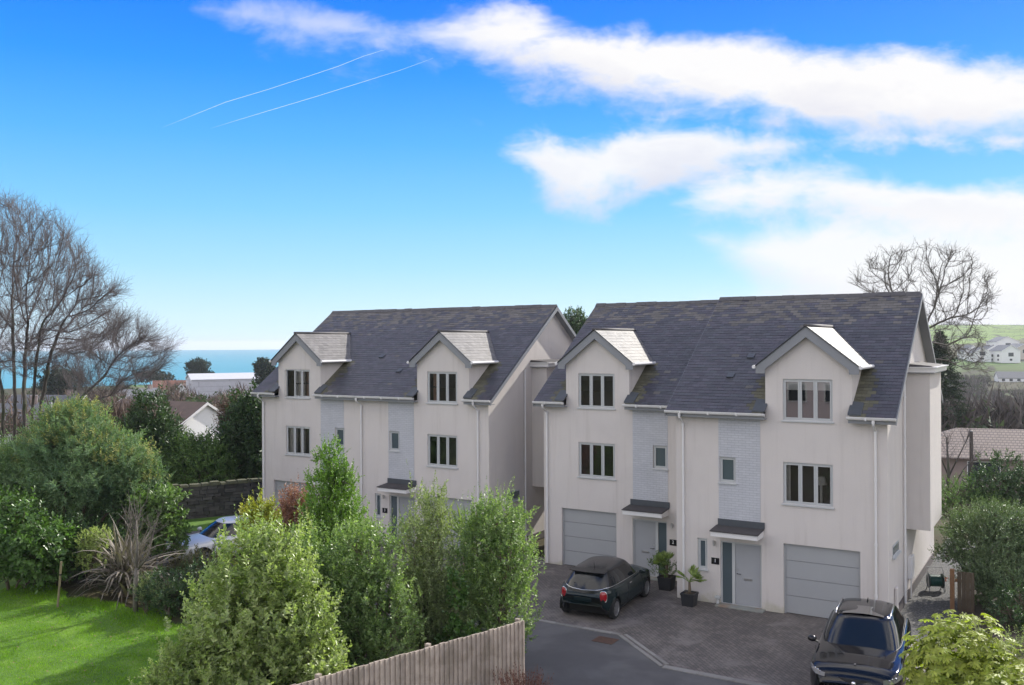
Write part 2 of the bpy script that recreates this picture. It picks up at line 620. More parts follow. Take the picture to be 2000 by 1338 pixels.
frosted = mat('frosted_pane', (0.075, 0.10, 0.115), 0.12, spec=0.6)
room_dark = mat('room_dark', (0.13, 0.12, 0.115), 0.9)
blind_white = mat('roller_blind', (0.75, 0.74, 0.72), 0.8)
slat_blind = brickmat('venetian_slats', (0.10, 0.095, 0.09), (0.08, 0.075, 0.07), (0.015, 0.015, 0.015), 5.0, 0.035, 0.012, 0.6, 'XZ', 0.3)
curtain_brown = mat('curtain_brown', (0.40, 0.24, 0.18), 0.9, var=0.1)
curtain_pale = mat('curtain_pale', (0.75, 0.72, 0.70), 0.9, var=0.15, vscale=6)
felt = mat('roof_felt', (0.055, 0.05, 0.052), 0.8, var=0.15, vscale=5)
plinth_m = mat('plinth_brick', (0.10, 0.085, 0.085), 0.85, var=0.2, vscale=6)
black_plate = mat('black_sign', (0.008, 0.008, 0.012), 0.25)
white_text = mat('white_lettering', (0.7, 0.7, 0.7), 0.5)
ridge_m = mat('ridge_tile', (0.085, 0.08, 0.082), 0.7, var=0.25, vscale=4)
stone_slab = mat('stone_slab', (0.24, 0.25, 0.23), 0.8, var=0.15, vscale=2, col2=(0.26, 0.19, 0.14), c2scale=1.4)


# ------------------------------------------------------------------ houses
PITCH = 0.708
EAVE_Z, RIDGE_Z, RIDGE_Y = 5.98, 9.69, 4.895
DAP, DEV, DHW = 8.576, 7.397, 1.484
DSL = (DAP - DEV) / DHW
DWALL = 1.25


def slates(mb, P0, ex, es, nrm, width, length, holes, gauge=0.19, sw=0.3, pick=None, x_of=None):
    """individual slates on a plane: ex along the eave, es up the slope; holes(s) gives free intervals"""
    P0, ex, es, nrm = map(np.asarray, (P0, ex, es, nrm))
    n = int(math.ceil(length / gauge))
    for i in range(n):
        s0 = i * gauge
        s1 = min(s0 + gauge * 1.02, length)
        off = (0.5 * sw if i % 2 else 0.0)
        for a, b in holes(s0 + gauge * 0.5):
            x = math.floor((a - off) / sw) * sw + off
            while x < b:
                xa, xb = max(x, a), min(x + sw - 0.006, b)
                x += sw
                if xb - xa < 0.03:
                    continue
                j0, j1 = random.uniform(-0.006, 0.006), random.uniform(-0.006, 0.006)
                lift = random.uniform(0.010, 0.016)
                A = P0 + ex * xa + es * (s0 + j0) + nrm * lift
                B = P0 + ex * xb + es * (s0 + j1) + nrm * (lift + random.uniform(-0.002, 0.002))
                Cc = P0 + ex * xb + es * s1 + nrm * 0.006
                Dd = P0 + ex * xa + es * s1 + nrm * 0.006
                A2 = A - nrm * 0.009
                B2 = B - nrm * 0.009
                k = len(mb.v)
                mb.v += [tuple(A), tuple(B), tuple(Cc), tuple(Dd), tuple(A2), tuple(B2)]
                mb.f += [(k, k + 1, k + 2, k + 3), (k + 4, k + 5, k + 1, k)]
                mm = pick(xa, s0) if pick else 0
                mb.m += [mm, mm]


def text_mesh(txt, size, loc, m, parent, name='lettering'):
    cu = bpy.data.curves.new(name, 'FONT')
    cu.body = txt
    cu.size = size
    cu.extrude = 0.002
    cu.align_x = 'CENTER'
    cu.align_y = 'CENTER'
    tmp = bpy.data.objects.new(name + '_src', cu)
    COL.objects.link(tmp)
    dg = bpy.context.evaluated_depsgraph_get()
    me = bpy.data.meshes.new_from_object(tmp.evaluated_get(dg))
    bpy.data.objects.remove(tmp)
    v = np.array([tuple(a.co) for a in me.vertices])
    w = np.stack([v[:, 0] + loc[0], np.full(len(v), loc[1]) - v[:, 2], v[:, 1] + loc[2]], 1)
    return raw_mesh(name, w, [tuple(p.vertices) for p in me.polygons], m, parent)


def window(par, x0, x1, z0, z1, Y, n, inside='dark', sill=True, openleft=False, glass=None, fw=0.045):
    mb = MB()
    y0, y1 = Y + 0.045, Y + 0.11
    mb.box(x0, x0 + fw, y0, y1, z0, z1).box(x1 - fw, x1, y0, y1, z0, z1)
    mb.box(x0 + fw, x1 - fw, y0, y1, z0, z0 + fw).box(x0 + fw, x1 - fw, y0, y1, z1 - fw, z1)
    w = (x1 - x0 - 2 * fw) / n
    for k in range(n):
        a, b = x0 + fw + k * w, x0 + fw + (k + 1) * w
        if k:
            mb.box(a - 0.022, a + 0.022, y0 + 0.002, y1, z0 + fw, z1 - fw)
        ca = a + (0.023 if k else 0.002)
        cbb = b - (0.023 if k < n - 1 else 0.002)
        f2 = 0.034
        yy0, yy1 = y0 - 0.012, y0 + 0.03
        za, zb = z0 + fw + 0.003, z1 - fw - 0.003
        if openleft and k == 0:
            hx, L = ca, cbb - ca
            for (p, q, r, s) in ((0, f2, za, zb), (L - f2, L, za, zb), (f2, L - f2, za, za + f2), (f2, L - f2, zb - f2, zb)):
                pts = []
                for zz in (r, s):
                    for (dd, t2) in ((p, 0), (q, 0), (q, 0.035), (p, 0.035)):
                        pts.append((hx + dd * 0.5 - t2 * 0.8 + 0.02, yy0 - dd * 0.86 + t2 * 0.5, zz))
                mb.hexa(pts)
        else:
            mb.box(ca, ca + f2, yy0, yy1, za, zb).box(cbb - f2, cbb, yy0, yy1, za, zb)
            mb.box(ca + f2, cbb - f2, yy0, yy1, za, za + f2).box(ca + f2, cbb - f2, yy0, yy1, zb - f2, zb)
    wo = mb.build('window', frame_grey, par)
    g = MB()
    g.poly([(x0 + fw, y0 + 0.022, z0 + fw), (x1 - fw, y0 + 0.022, z0 + fw), (x1 - fw, y0 + 0.022, z1 - fw), (x0 + fw, y0 + 0.022, z1 - fw)])
    g.build('pane', glass or pane_glass, wo)
    if sill:
        MB().box(x0 - 0.04, x1 + 0.04, Y - 0.05, Y + 0.044, z0 - 0.05, z0 - 0.003).build('sill', frame_grey, wo, bevel=0.006)
    # room behind
    if glass is None:
        r = MB()
        ya, yb = Y + 0.13, Y + 0.9
        X0, X1, Z0, Z1 = x0 - 0.25, x1 + 0.25, z0 - 0.2, z1 + 0.15
        r.poly([(X0, yb, Z0), (X1, yb, Z0), (X1, yb, Z1), (X0, yb, Z1)]).poly([(X0, ya, Z0), (X0, yb, Z0), (X0, yb, Z1), (X0, ya, Z1)])
        r.poly([(X1, ya, Z0), (X1, yb, Z0), (X1, yb, Z1), (X1, ya, Z1)]).poly([(X0, ya, Z0), (X1, ya, Z0), (X1, yb, Z0), (X0, yb, Z0)])
        r.poly([(X0, ya, Z1), (X1, ya, Z1), (X1, yb, Z1), (X0, yb, Z1)])
        r.build('room', room_dark, wo)
    def wavy(xa, xb, yy, m, nm, za=z0, zb=z1):
        c = MB()
        n2 = max(4, int((xb - xa) / 0.03))
        for k in range(n2):
            u0, u1 = xa + (xb - xa) * k / n2, xa + (xb - xa) * (k + 1) / n2
            a0, a1 = yy + 0.03 * math.sin(k * 1.3), yy + 0.03 * math.sin((k + 1) * 1.3)
            c.poly([(u0, a0, za), (u1, a1, za), (u1, a1, zb), (u0, a0, zb)])
        c.build(nm, m, wo)
    if inside == 'slats':
        MB().box(x0, x1, Y + 0.15, Y + 0.165, z0, z1).build('blind', slat_blind, wo)
    elif inside == 'roller':
        MB().box(x0, x1, Y + 0.15, Y + 0.16, z1 - (z1 - z0) * 0.27, z1 + 0.05).build('blind', blind_white, wo)
    elif inside == 'dark':
        MB().box(x0 + 0.95, x0 + 1.02, Y + 0.5, Y + 0.56, z0, z0 + 0.55).lathe([(0.05, 0.55), (0.17, 0.56), (0.11, 0.8), (0.05, 0.8)], 14, 'z', (x0 + 0.98, Y + 0.53, z0)).build('lamp', curtain_pale, wo)
        wavy(x0 - 0.05, x0 + 0.16, Y + 0.22, curtain_pale, 'curtain')
        wavy(x1 - 0.14, x1 + 0.05, Y + 0.22, curtain_pale, 'curtain')
    elif inside == 'curtain_left':
        wavy(x0 + 0.12, x0 + 0.42, Y + 0.25, curtain_brown, 'curtain')
    elif inside == 'net':
        wavy(x0, x0 + 0.5, Y + 0.2, curtain_pale, 'curtain')
        wavy(x0 + 0.62, x0 + 0.95, Y + 0.24, curtain_pale, 'curtain')
    elif inside == 'brown':
        wavy(x0 + 0.35, x0 + 0.95, Y + 0.25, curtain_pale, 'curtain')
        wavy(x0 + 0.98, x1, Y + 0.28, curtain_brown, 'curtain')
    elif inside == 'half':
        MB().box(x0, x1, Y + 0.15, Y + 0.16, z1 - (z1 - z0) * 0.2, z1 + 0.05).build('blind', slat_blind, wo)
    return wo


def house(H):
    Y, xl, xr, d = H['Y'], H['xl'], H['xr'], H['d']
    zo = 0.0
    root = thing('townhouse', H['label'], 'house', ((xl + xr) / 2, Y, 0), 0, 'white rendered townhouses')
    Zt1, Zb1, Zt2, Zb2, Zts, Zbs = 4.533, 3.295, 7.011, 5.783, 4.568, 3.784
    wx = H['wx']
    gx = H['gx']
    dx = H['dx']
    sx = H['sx']
    holes = [(wx, wx + 1.44, Zb1, Zt1), (wx, wx + 1.44, Zb2, Zt2), (gx, gx + 2.187, -0.02, 2.1), (dx, dx + 1.285, -0.02, 1.974), (sx, sx + 0.515, Zbs, Zts)]
    if H.get('nx') is not None:
        holes.append((H['nx'], H['nx'] + 0.318, 1.022, 1.98))
    # ---- front wall with openings, carried up through the eaves at the dormer
    zwall, zdb = 5.86, 7.5
    mb = MB()
    xs = sorted(set([xl, xr, d - DWALL, d + DWALL] + [h[0] for h in holes] + [h[1] for h in holes]))
    zs = sorted(set([0.0, zwall, zdb] + [h[2] for h in holes] + [h[3] for h in holes]))
    zs = [z for z in zs if z >= 0]
    for a, b in zip(xs[:-1], xs[1:]):
        for c, e in zip(zs[:-1], zs[1:]):
            mx, mz = (a + b) / 2, (c + e) / 2
            if mz > zwall and abs(mx - d) > DWALL:
                continue
            if any(h[0] < mx < h[1] and h[2] < mz < h[3] for h in holes):
                continue
            mb.poly([(a, Y, c), (b, Y, c), (b, Y, e), (a, Y, e)])
    za = DAP - 0.07
    mb.poly([(d - DWALL, Y, zdb), (d + DWALL, Y, zdb), (d, Y, za)])
    for h in holes:
        a, b, c, e = h
        c = max(c, 0)
        dp = 0.13
        mb.poly([(a, Y, c), (a, Y + dp, c), (a, Y + dp, e), (a, Y, e)])
        mb.poly([(b, Y, c), (b, Y, e), (b, Y + dp, e), (b, Y + dp, c)])
        mb.poly([(a, Y, e), (a, Y + dp, e), (b, Y + dp, e), (b, Y, e)])
        if c > 0:
            mb.poly([(a, Y, c), (b, Y, c), (b, Y + dp, c), (a, Y + dp, c)])
    yb = Y + 2 * RIDGE_Y
    for x, full in ((xl, True), (xr, True)):
        zz = EAVE_Z + 0.35 * PITCH - 0.08
        mb.poly([(x, Y, 0), (x, yb, 0), (x, yb, zz), (x, Y + RIDGE_Y, RIDGE_Z - 0.08), (x, Y, zz)])
    mb.poly([(xl, yb, 0), (xr, yb, 0), (xr, yb, 6.1), (xl, yb, 6.1)])
    mb.build('wall', render_wall, root)
    # ---- dormer
    cb = MB()
    ych = (zdb - EAVE_Z) / PITCH - 0.35
    for s in (-1, 1):
        x = d + s * DWALL
        cb.poly([(x, Y, EAVE_Z + 0.1), (x, Y, zdb), (x, Y + ych, zdb)])
    cb.poly([(d - DWALL, Y + 0.14, zdb), (d + DWALL, Y + 0.14, zdb), (d + DWALL, Y + ych, zdb), (d - DWALL, Y + ych, zdb)])
    dm = cb.build('dormer', render_wall, root)
    ds = MB()
    for s in (-1, 1):
        ey = np.array([0, 1.0, 0])
        es = np.array([-s * DHW, 0, DAP - DEV])
        L = np.linalg.norm(es)
        es = es / L
        nr = np.array([s * (DAP - DEV), 0, DHW]) / L
        P0 = np.array([d + s * DHW, Y, DEV])

        def hol(sv, L=L):
            z = DEV + (DAP - DEV) * sv / L
            return [(-0.25, (z - EAVE_Z) / PITCH - 0.35 + 0.02)]
        slates(ds, P0, ey, es, nr, 0, L, hol, 0.17, 0.28)
        k = len(ds.v)
        yv = lambda z: Y + (z - EAVE_Z) / PITCH - 0.35
        ds.poly([(d + s * DHW, Y - 0.24, DEV), (d + s * DHW, yv(DEV), DEV), (d, yv(DAP), DAP), (d, Y - 0.24, DAP)], 1)
    ds.build('dormer_roof', [slate_dormer, roof_deck], dm)
    MB().tube([(d, Y - 0.27, DAP + 0.02), (d, Y + 3.3, DAP + 0.02)], 0.055, 8).build('ridge_tile', ridge_m, dm, smooth=True)
    # bargeboard with boxed feet
    bb = MB()
    t = 0.255
    yf = Y - 0.2
    for s in (-1, 1):
        tip = (d + s * (DHW + 0.0))
        pts = [(d, yf, DAP - 0.01), (tip, yf, DEV - 0.01), (tip, yf, DEV - t + 0.03), (d + s * (DWALL - 0.04), yf, DEV - t + 0.03), (d + s * (DWALL - 0.05), yf, DAP - DSL * (DWALL - 0.05) - t - 0.06), (d, yf, DAP - t - 0.07)]
        bb.prism(pts, (0, 0.045, 0))
        # soffit return under the little eave
        bb.box(min(d + s * DWALL, tip), max(d + s * DWALL, tip), yf + 0.05, Y + 1.3, DEV - 0.09, DEV - 0.055)
        bb.prism([(d + s * (DWALL + 0.01), yf + 0.05, DEV - 0.01), (tip, yf + 0.05, DEV - 0.012), (tip, yf + 0.05, DEV - 0.055), (d + s * (DWALL + 0.01), yf + 0.05, DEV - 0.055)], (0, 0.12, 0))
    bb.build('bargeboard', grey_paint, dm)
    dk = MB()
    for s in (-1, 1):
        dk.prism([(d, yf - 0.03, DAP + 0.03), (d + s * DHW, yf - 0.03, DEV + 0.03), (d + s * DHW, yf - 0.03, DEV - 0.015), (d, yf - 0.03, DAP - 0.015)], (0, 0.028, 0))
    dk.build('verge_edge', dark_lead, dm)
    for s in (-1, 1):
        x = d + s * (DHW + 0.05)
        MB().tube([(x, Y - 0.24, DEV - 0.03), (x, Y + 1.62, DEV - 0.03)], 0.055, 8).build('dormer_gutter', white_pvc, dm)
    # ---- main roof
    rx0, rx1 = H['rx']
    ys = lambda s: s * math.cos(math.atan(PITCH))
    L = math.hypot(RIDGE_Y + 0.35, RIDGE_Z - EAVE_Z)
    es = np.array([0, RIDGE_Y + 0.35, RIDGE_Z - EAVE_Z]) / L
    nr = np.array([0, -(RIDGE_Z - EAVE_Z), RIDGE_Y + 0.35]) / L

    def hol(sv):
        z = EAVE_Z + es[2] * sv
        hw = DWALL if z < zdb else (DAP - z) / DSL
        if z >= DAP:
            return [(0, rx1 - rx0)]
        return [(0, max(0, d - hw - rx0 + 0.01)), (min(rx1, d + hw) - rx0 - 0.01, rx1 - rx0)]

    def pick(x, s):
        X = x + rx0
        z = EAVE_Z + es[2] * s
        near = min(abs(X - d + DWALL + 0.3), abs(X - d - DWALL + 0.02)) if z < DEV + 0.1 else 9
        lim = 0.42 if X > d else 0.3
        if near < lim + random.uniform(-0.15, 0.1) and z < DEV - 0.05:
            return 3
        top = (z - 8.55) / 1.1
        if random.random() < top * 0.85:
            return 2
        return 1 if random.random() < 0.45 else (2 if random.random() < 0.02 else 0)
    rb = MB()
    slates(rb, (rx0, Y - 0.35, EAVE_Z), (1, 0, 0), es, nr, 0, L, hol, 0.15, 0.25, pick)
    # deck under the slates, left out where the dormer stands
    zz = lambda y: EAVE_Z + (y + 0.35) * PITCH
    for a, b in ((rx0, d - DWALL - 0.005), (d + DWALL + 0.005, rx1)):
        if b - a > 0.02:
            rb.poly([(a, Y - 0.34, zz(-0.34)), (b, Y - 0.34, zz(-0.34)), (b, Y + RIDGE_Y, RIDGE_Z), (a, Y + RIDGE_Y, RIDGE_Z)], 4)
    rb.poly([(d - DWALL, Y + 0.2, zz(0.2)), (d + DWALL, Y + 0.2, zz(0.2)), (d + DWALL, Y + RIDGE_Y, RIDGE_Z), (d - DWALL, Y + RIDGE_Y, RIDGE_Z)], 4)
    rb.poly([(rx0, yb + 0.35, EAVE_Z), (rx0, Y + RIDGE_Y, RIDGE_Z), (rx1, Y + RIDGE_Y, RIDGE_Z), (rx1, yb + 0.35, EAVE_Z)], 0)
    roof = rb.build('roof', slate_m + [roof_deck], root)
    rt = MB()
    x = rx0
    while x < rx1 - 0.05:
        x2 = min(x + 0.45, rx1)
        j = random.uniform(-0.012, 0.012)
        yc, zc = Y + RIDGE_Y, RIDGE_Z + j
        rt.prism([(x, yc - 0.16, zc - 0.09), (x, yc, zc + 0.055), (x, yc + 0.16, zc - 0.09), (x, yc, zc + 0.0)], (x2 - x - 0.012, 0, 0))
        x = x2
    rt.build('ridge', ridge_m, roof)
    # roof vents
    vb = MB()
    for vx, s in H.get('vents', ()):
        vb = MB()
        p = np.array([vx, Y - 0.35, EAVE_Z]) + es * s
        q = [p + np.array(a) for a in ((-0.11, 0, 0), (0.11, 0, 0))]
        vb.hexa([q[0], q[1], q[1] + es * 0.25, q[0] + es * 0.25, q[0] + nr * 0.06, q[1] + nr * 0.06, q[1] + es * 0.25 + nr * 0.03, q[0] + es * 0.25 + nr * 0.03])
        vb.build('roof_vent', dark_lead, roof)
    # verges
    for x, on in ((rx0, H['vl']), (rx1, H['vr'])):
        if not on:
            continue
        s = -1 if x == rx0 else 1
        vg = MB()
        xa, xb = (x - 0.0, x + 0.03) if s > 0 else (x - 0.03, x)
        for y0, z0, y1, z1 in ((Y - 0.36, EAVE_Z + 0.0, Y + RIDGE_Y, RIDGE_Z + 0.01), (yb + 0.36, EAVE_Z, Y + RIDGE_Y, RIDGE_Z + 0.01)):
            vg.prism([(xa, y0, z0 - 0.20), (xa, y1, z1 - 0.22), (xa, y1, z1 - 0.045), (xa, y0, z0 - 0.045)], (xb - xa, 0, 0))
        # soffit between wall and verge board
        xw = xr if s > 0 else xl
        x0_, x1_ = sorted((xw, x))
        for y0, z0, y1, z1 in ((Y - 0.3, EAVE_Z + 0.03, Y + RIDGE_Y, RIDGE_Z), (yb + 0.3, EAVE_Z + 0.03, Y + RIDGE_Y, RIDGE_Z)):
            vg.poly([(x0_, y0, z0 - 0.12), (x1_, y0, z0 - 0.12), (x1_, y1, z1 - 0.12), (x0_, y1, z1 - 0.12)])
        vg.build('verge_board', grey_paint, roof)
    # ---- eaves: fascia, gutter, downpipe
    for a, b in ((rx0, d - DWALL + 0.06), (d + DWALL - 0.06, rx1)):
        if b - a < 0.1:
            continue
        fb = MB()
        gb = MB()
        fb.box(a + 0.01, b - 0.01, Y - 0.31, Y - 0.285, EAVE_Z - 0.19, EAVE_Z - 0.02)
        fb.box(a + 0.01, b - 0.01, Y - 0.284, Y - 0.003, EAVE_Z - 0.188, EAVE_Z - 0.165)
        n = 7
        prof = [(Y - 0.375 + 0.06 * math.cos(math.pi + math.pi * k / n), EAVE_Z - 0.015 + 0.075 * math.sin(math.pi + math.pi * k / n)) for k in range(n + 1)]
        for (p, q), (r, s) in zip(prof[:-1], prof[1:]):
            gb.poly([(a - 0.02, p, q), (b + 0.02, p, q), (b + 0.02, r, s), (a - 0.02, r, s)])
        gb.box(a - 0.02, b + 0.02, Y - 0.442, Y - 0.434, EAVE_Z - 0.02, EAVE_Z + 0.004)
        for xx in (a - 0.02, b + 0.02):
            gb.poly([(xx, p, q) for p, q in prof])
        xx = a + 0.5
        while xx < b - 0.1:
            gb.box(xx - 0.02, xx + 0.02, Y - 0.445, Y - 0.31, EAVE_Z - 0.098, EAVE_Z - 0.02)
            xx += 0.9
        fb.build('fascia', grey_paint, roof)
        gb.build('gutter', white_pvc, root)
    # lead kneelers where the eaves meet the dormer
    for s in (-1, 1):
        kb = MB()
        x = d + s * DWALL
        a, b = sorted((x - s * 0.06, x + s * 0.3))
        kb.hexa([(a, Y - 0.33, EAVE_Z + 0.03), (b, Y - 0.33, EAVE_Z + 0.03), (b, Y + 0.15, EAVE_Z + 0.3), (a, Y + 0.15, EAVE_Z + 0.3),
                 (a, Y - 0.33, EAVE_Z + 0.09), (b, Y - 0.33, EAVE_Z + 0.07), (b, Y + 0.15, EAVE_Z + 0.38), (a, Y + 0.15, EAVE_Z + 0.42)])
        kb.build('lead_flashing', dark_lead, roof)
    for px in H['pipes']:
        pb = MB()
        pb.tube([(px, Y - 0.375, EAVE_Z - 0.08), (px, Y - 0.375, EAVE_Z - 0.2), (px, Y - 0.06, EAVE_Z - 0.42), (px, Y - 0.06, 0.04)], 0.036, 8)
        for zc in (EAVE_Z - 0.13, EAVE_Z - 0.45, 4.2, 2.35, 0.9):
            yy = Y - 0.375 if zc > EAVE_Z - 0.2 else Y - 0.06
            pb.tube([(px, yy, zc - 0.04), (px, yy, zc + 0.04)], 0.045, 8)
        pb.build('downpipe', white_pvc, root)
    # ---- painted brick panel between canopy and eaves
    st = H['st']
    bp = MB()
    sy = Y - 0.012
    hx0, hx1 = sx, sx + 0.515
    a, b = st, st + 1.298
    z0, z1 = 2.64, 5.79
    for (p, q, r, s) in ((a, min(hx0, b), z0, z1), (max(hx1, a), b, z0, z1), (max(a, hx0), min(hx1, b), z0, Zbs), (max(a, hx0), min(hx1, b), Zts, z1)):
        if q - p > 0.01:
            bp.box(p, q, sy, Y - 0.001, r, s)
    bp.build('brick_panel', brick_paint, root)
    # ---- windows
    window(root, wx, wx + 1.44, Zb1, Zt1, Y, 3, H['in1'])
    window(root, wx, wx + 1.44, Zb2, Zt2, Y, 3, H['in2'], openleft=H.get('open', False))
    window(root, sx, sx + 0.515, Zbs, Zts, Y, 1, glass=frosted)
    if H.get('nx') is not None:
        window(root, H['nx'], H['nx'] + 0.318, 1.022, 1.98, Y, 1, glass=frosted)
    # ---- garage door: four sections
    g = MB()
    h4 = 2.1 / 4
    for k in range(4):
        g.box(gx + 0.05, gx + 2.187 - 0.05, Y + 0.10, Y + 0.14, 0.02 + k * h4, 0.02 + (k + 1) * h4 - 0.012)
    gd = g.build('garage_door', garage_paint, root, bevel=0.006)
    fr = MB()
    fr.box(gx, gx + 0.05, Y + 0.085, Y + 0.15, 0, 2.1).box(gx + 2.137, gx + 2.187, Y + 0.085, Y + 0.15, 0, 2.1).box(gx + 0.05, gx + 2.137, Y + 0.085, Y + 0.15, 2.04, 2.1)
    fr.build('door_frame', garage_paint, gd)
    MB().box(gx + 0.05, gx + 2.137, Y + 0.141, Y + 0.2, 0.0, 2.04).build('seal', roof_deck, gd)
    # ---- front door and sidelight
    side = H['side']
    dl, dr = (dx + 0.40, dx + 1.285) if side == 'L' else (dx, dx + 0.885)
    s0, s1 = (dx, dx + 0.40) if side == 'L' else (dx + 0.885, dx + 1.285)
    db = MB().box(dl + 0.05, dr - 0.05, Y + 0.075, Y + 0.12, 0.055, 1.92)
    do = db.build('front_door', door_paint, root, bevel=0.004)
    f2 = MB()
    for a, b in ((dl, dr), (s0, s1)):
        f2.box(a, a + 0.047, Y + 0.05, Y + 0.13, 0.0, 1.974).box(b - 0.047, b, Y + 0.05, Y + 0.13, 0.0, 1.974)
        f2.box(a + 0.047, b - 0.047, Y + 0.05, Y + 0.13, 1.922, 1.974).box(a + 0.047, b - 0.047, Y + 0.04, Y + 0.13, 0.0, 0.05)
    f2.build('door_frame', frame_grey, do)
    MB().box(s0 + 0.047, s1 - 0.047, Y + 0.08, Y + 0.095, 0.05, 1.922).build('sidelight', frosted, do)
    xm = (dl + dr) / 2
    lb = MB().box(xm - 0.13, xm + 0.13, Y + 0.058, Y + 0.076, 0.82, 0.88).box(xm - 0.11, xm + 0.11, Y + 0.05, Y + 0.06, 0.835, 0.865)
    lb.build('letterbox', metal, do)
    hx = dl + 0.11 if side == 'L' else dr - 0.11
    hs = 1 if side == 'L' else -1
    hb = MB().tube([(hx, Y + 0.075, 1.0), (hx, Y + 0.02, 1.0), (hx + hs * 0.13, Y + 0.02, 1.0)], 0.012, 6)
    MB().box(hx - 0.015, hx + 0.015, Y + 0.06, Y + 0.076, 1.09, 1.15).build('lock', metal, do)
    hb.build('handle', mat('dark_metal', (0.1, 0.1, 0.1), 0.3, metal=1.0), do)
    MB().box(dx - 0.08, dx + 1.4, Y - 0.33, Y + 0.04, 0.0, 0.045).build('doorstep', stone_slab, root, bevel=0.008)
    # ---- canopy
    c0 = H['cx']
    c1 = c0 + 1.48
    cz, cf, cbm, dpc = 2.46, 2.393, 2.215, 0.666
    cc = MB().hexa([(c0 + 0.02, Y - dpc + 0.03, cbm), (c1 - 0.02, Y - dpc + 0.03, cbm), (c1 - 0.02, Y - 0.002, cbm), (c0 + 0.02, Y - 0.002, cbm),
                    (c0 + 0.02, Y - dpc + 0.03, cf - 0.035), (c1 - 0.02, Y - dpc + 0.03, cf - 0.035), (c1 - 0.02, Y - 0.002, cz - 0.035), (c0 + 0.02, Y - 0.002, cz - 0.035)])
    cn = cc.build('porch_canopy', white_pvc, root)
    MB().hexa([(c0, Y - dpc, cf - 0.033), (c1, Y - dpc, cf - 0.033), (c1, Y - 0.002, cz - 0.033), (c0, Y - 0.002, cz - 0.033),
               (c0, Y - dpc, cf), (c1, Y - dpc, cf), (c1, Y - 0.002, cz), (c0, Y - 0.002, cz)]).build('canopy_roof', felt, cn)
    MB().box(c0 + 0.05, c1 + 0.02, Y - 0.045, Y - 0.013, cz + 0.002, 2.66).build('flashing', dark_lead, cn)
    # ---- number plate and wall lamp
    if H.get('plate'):
        px, pz, num = H['plate']
        po = MB().box(px - 0.125, px + 0.125, Y - 0.02, Y - 0.002, pz - 0.1, pz + 0.1).build('number_plate', black_plate, root)
        text_mesh(num, 0.16, (px, Y - 0.023, pz + 0.01), white_text, po, 'numeral')
        lx = H['lamp']
        lm = MB().box(lx - 0.03, lx + 0.03, Y - 0.02, Y - 0.002, 1.83, 1.93).tube([(lx, Y - 0.02, 1.88), (lx, Y - 0.09, 1.88)], 0.012, 6).tube([(lx, Y - 0.09, 1.81), (lx, Y - 0.09, 1.96)], 0.035, 10)
        lm.build('wall_lamp', metal, root, smooth=False)
    # ---- right gable extras: bay, pipe, slit window, plinth
    if H['vr']:
        by0, by1, bz0, bz1, bw = Y + 3.27, Y + 6.0, 2.255, 7.12, 0.694
        bay = MB()
        bay.box(xr, xr + bw, by0, by1, bz0, bz1)
        bo = bay.build('side_bay', render_wall, root)
        rf = MB().box(xr, xr + bw + 0.16, by0 - 0.16, by1 + 0.16, bz1 + 0.03, bz1 + 0.17).box(xr, xr + bw + 0.22, by0 - 0.22, by1 + 0.22, bz1 + 0.171, bz1 + 0.20)
        rf.build('bay_fascia', white_pvc, bo)
        MB().box(xr, xr + bw + 0.14, by0 - 0.14, by1 + 0.14, bz1 + 0.001, bz1 + 0.029).build('bay_soffit', grey_paint, bo)
        MB().hexa([(xr, by0 - 0.15, bz1 + 0.201), (xr + bw + 0.12, by0 - 0.15, bz1 + 0.201), (xr + bw + 0.12, by1 + 0.1, bz1 + 0.201), (xr, by1 + 0.1, bz1 + 0.201),
                   (xr, by0 - 0.1, bz1 + 0.3), (xr + bw + 0.05, by0 - 0.1, bz1 + 0.23), (xr + bw + 0.05, by1, bz1 + 0.23), (xr, by1, bz1 + 0.3)]).build('bay_roof', felt, bo)
        py = Y + 2.62
        pp = MB().tube([(xr + 0.06, py, 7.05), (xr + 0.06, py, 0.1)], 0.035, 8)
        for zc in (6.4, 4.9, 3.4, 1.9, 0.6):
            pp.tube([(xr + 0.06, py, zc - 0.03), (xr + 0.06, py, zc + 0.03)], 0.045, 8)
        pp.build('downpipe', white_pvc, root)
        pl = MB().box(xr + 0.001, xr + 0.03, Y + 0.02, Y + 9.5, 0.0, 0.3)
        pl.build('plinth', plinth_m, root)
        s0, s1, sz0, sz1 = H['slit']
        sb = MB().box(xr + 0.001, xr + 0.012, s0, s1, sz0, sz1)
        so = sb.build('window', frame_grey, root)
        MB().box(xr + 0.0125, xr + 0.018, s0 + 0.05, s1 - 0.05, sz0 + 0.05, sz1 - 0.05).build('pane', frosted, so)
        MB().box(xr + 0.001, xr + 0.08, s0 - 0.05, s1 + 0.05, sz0 - 0.06, sz0 - 0.005).build('sill', frame_grey, so)
        if H.get('meters'):
            MB().box(xr + 0.001, xr + 0.14, Y + 3.45, Y + 3.95, 0.65, 1.35).build('meter_box', white_pvc, root, bevel=0.02)
            MB().box(xr + 0.001, xr + 0.09, Y + 0.95, Y + 1.2, 0.1, 0.95).build('meter_box', render_wall, root, bevel=0.03)
            MB().tube([(xr + 0.07, Y + 3.7, 0.65), (xr + 0.07, Y + 3.7, 0.0)], 0.025, 6).build('conduit', white_pvc, root)
    return root


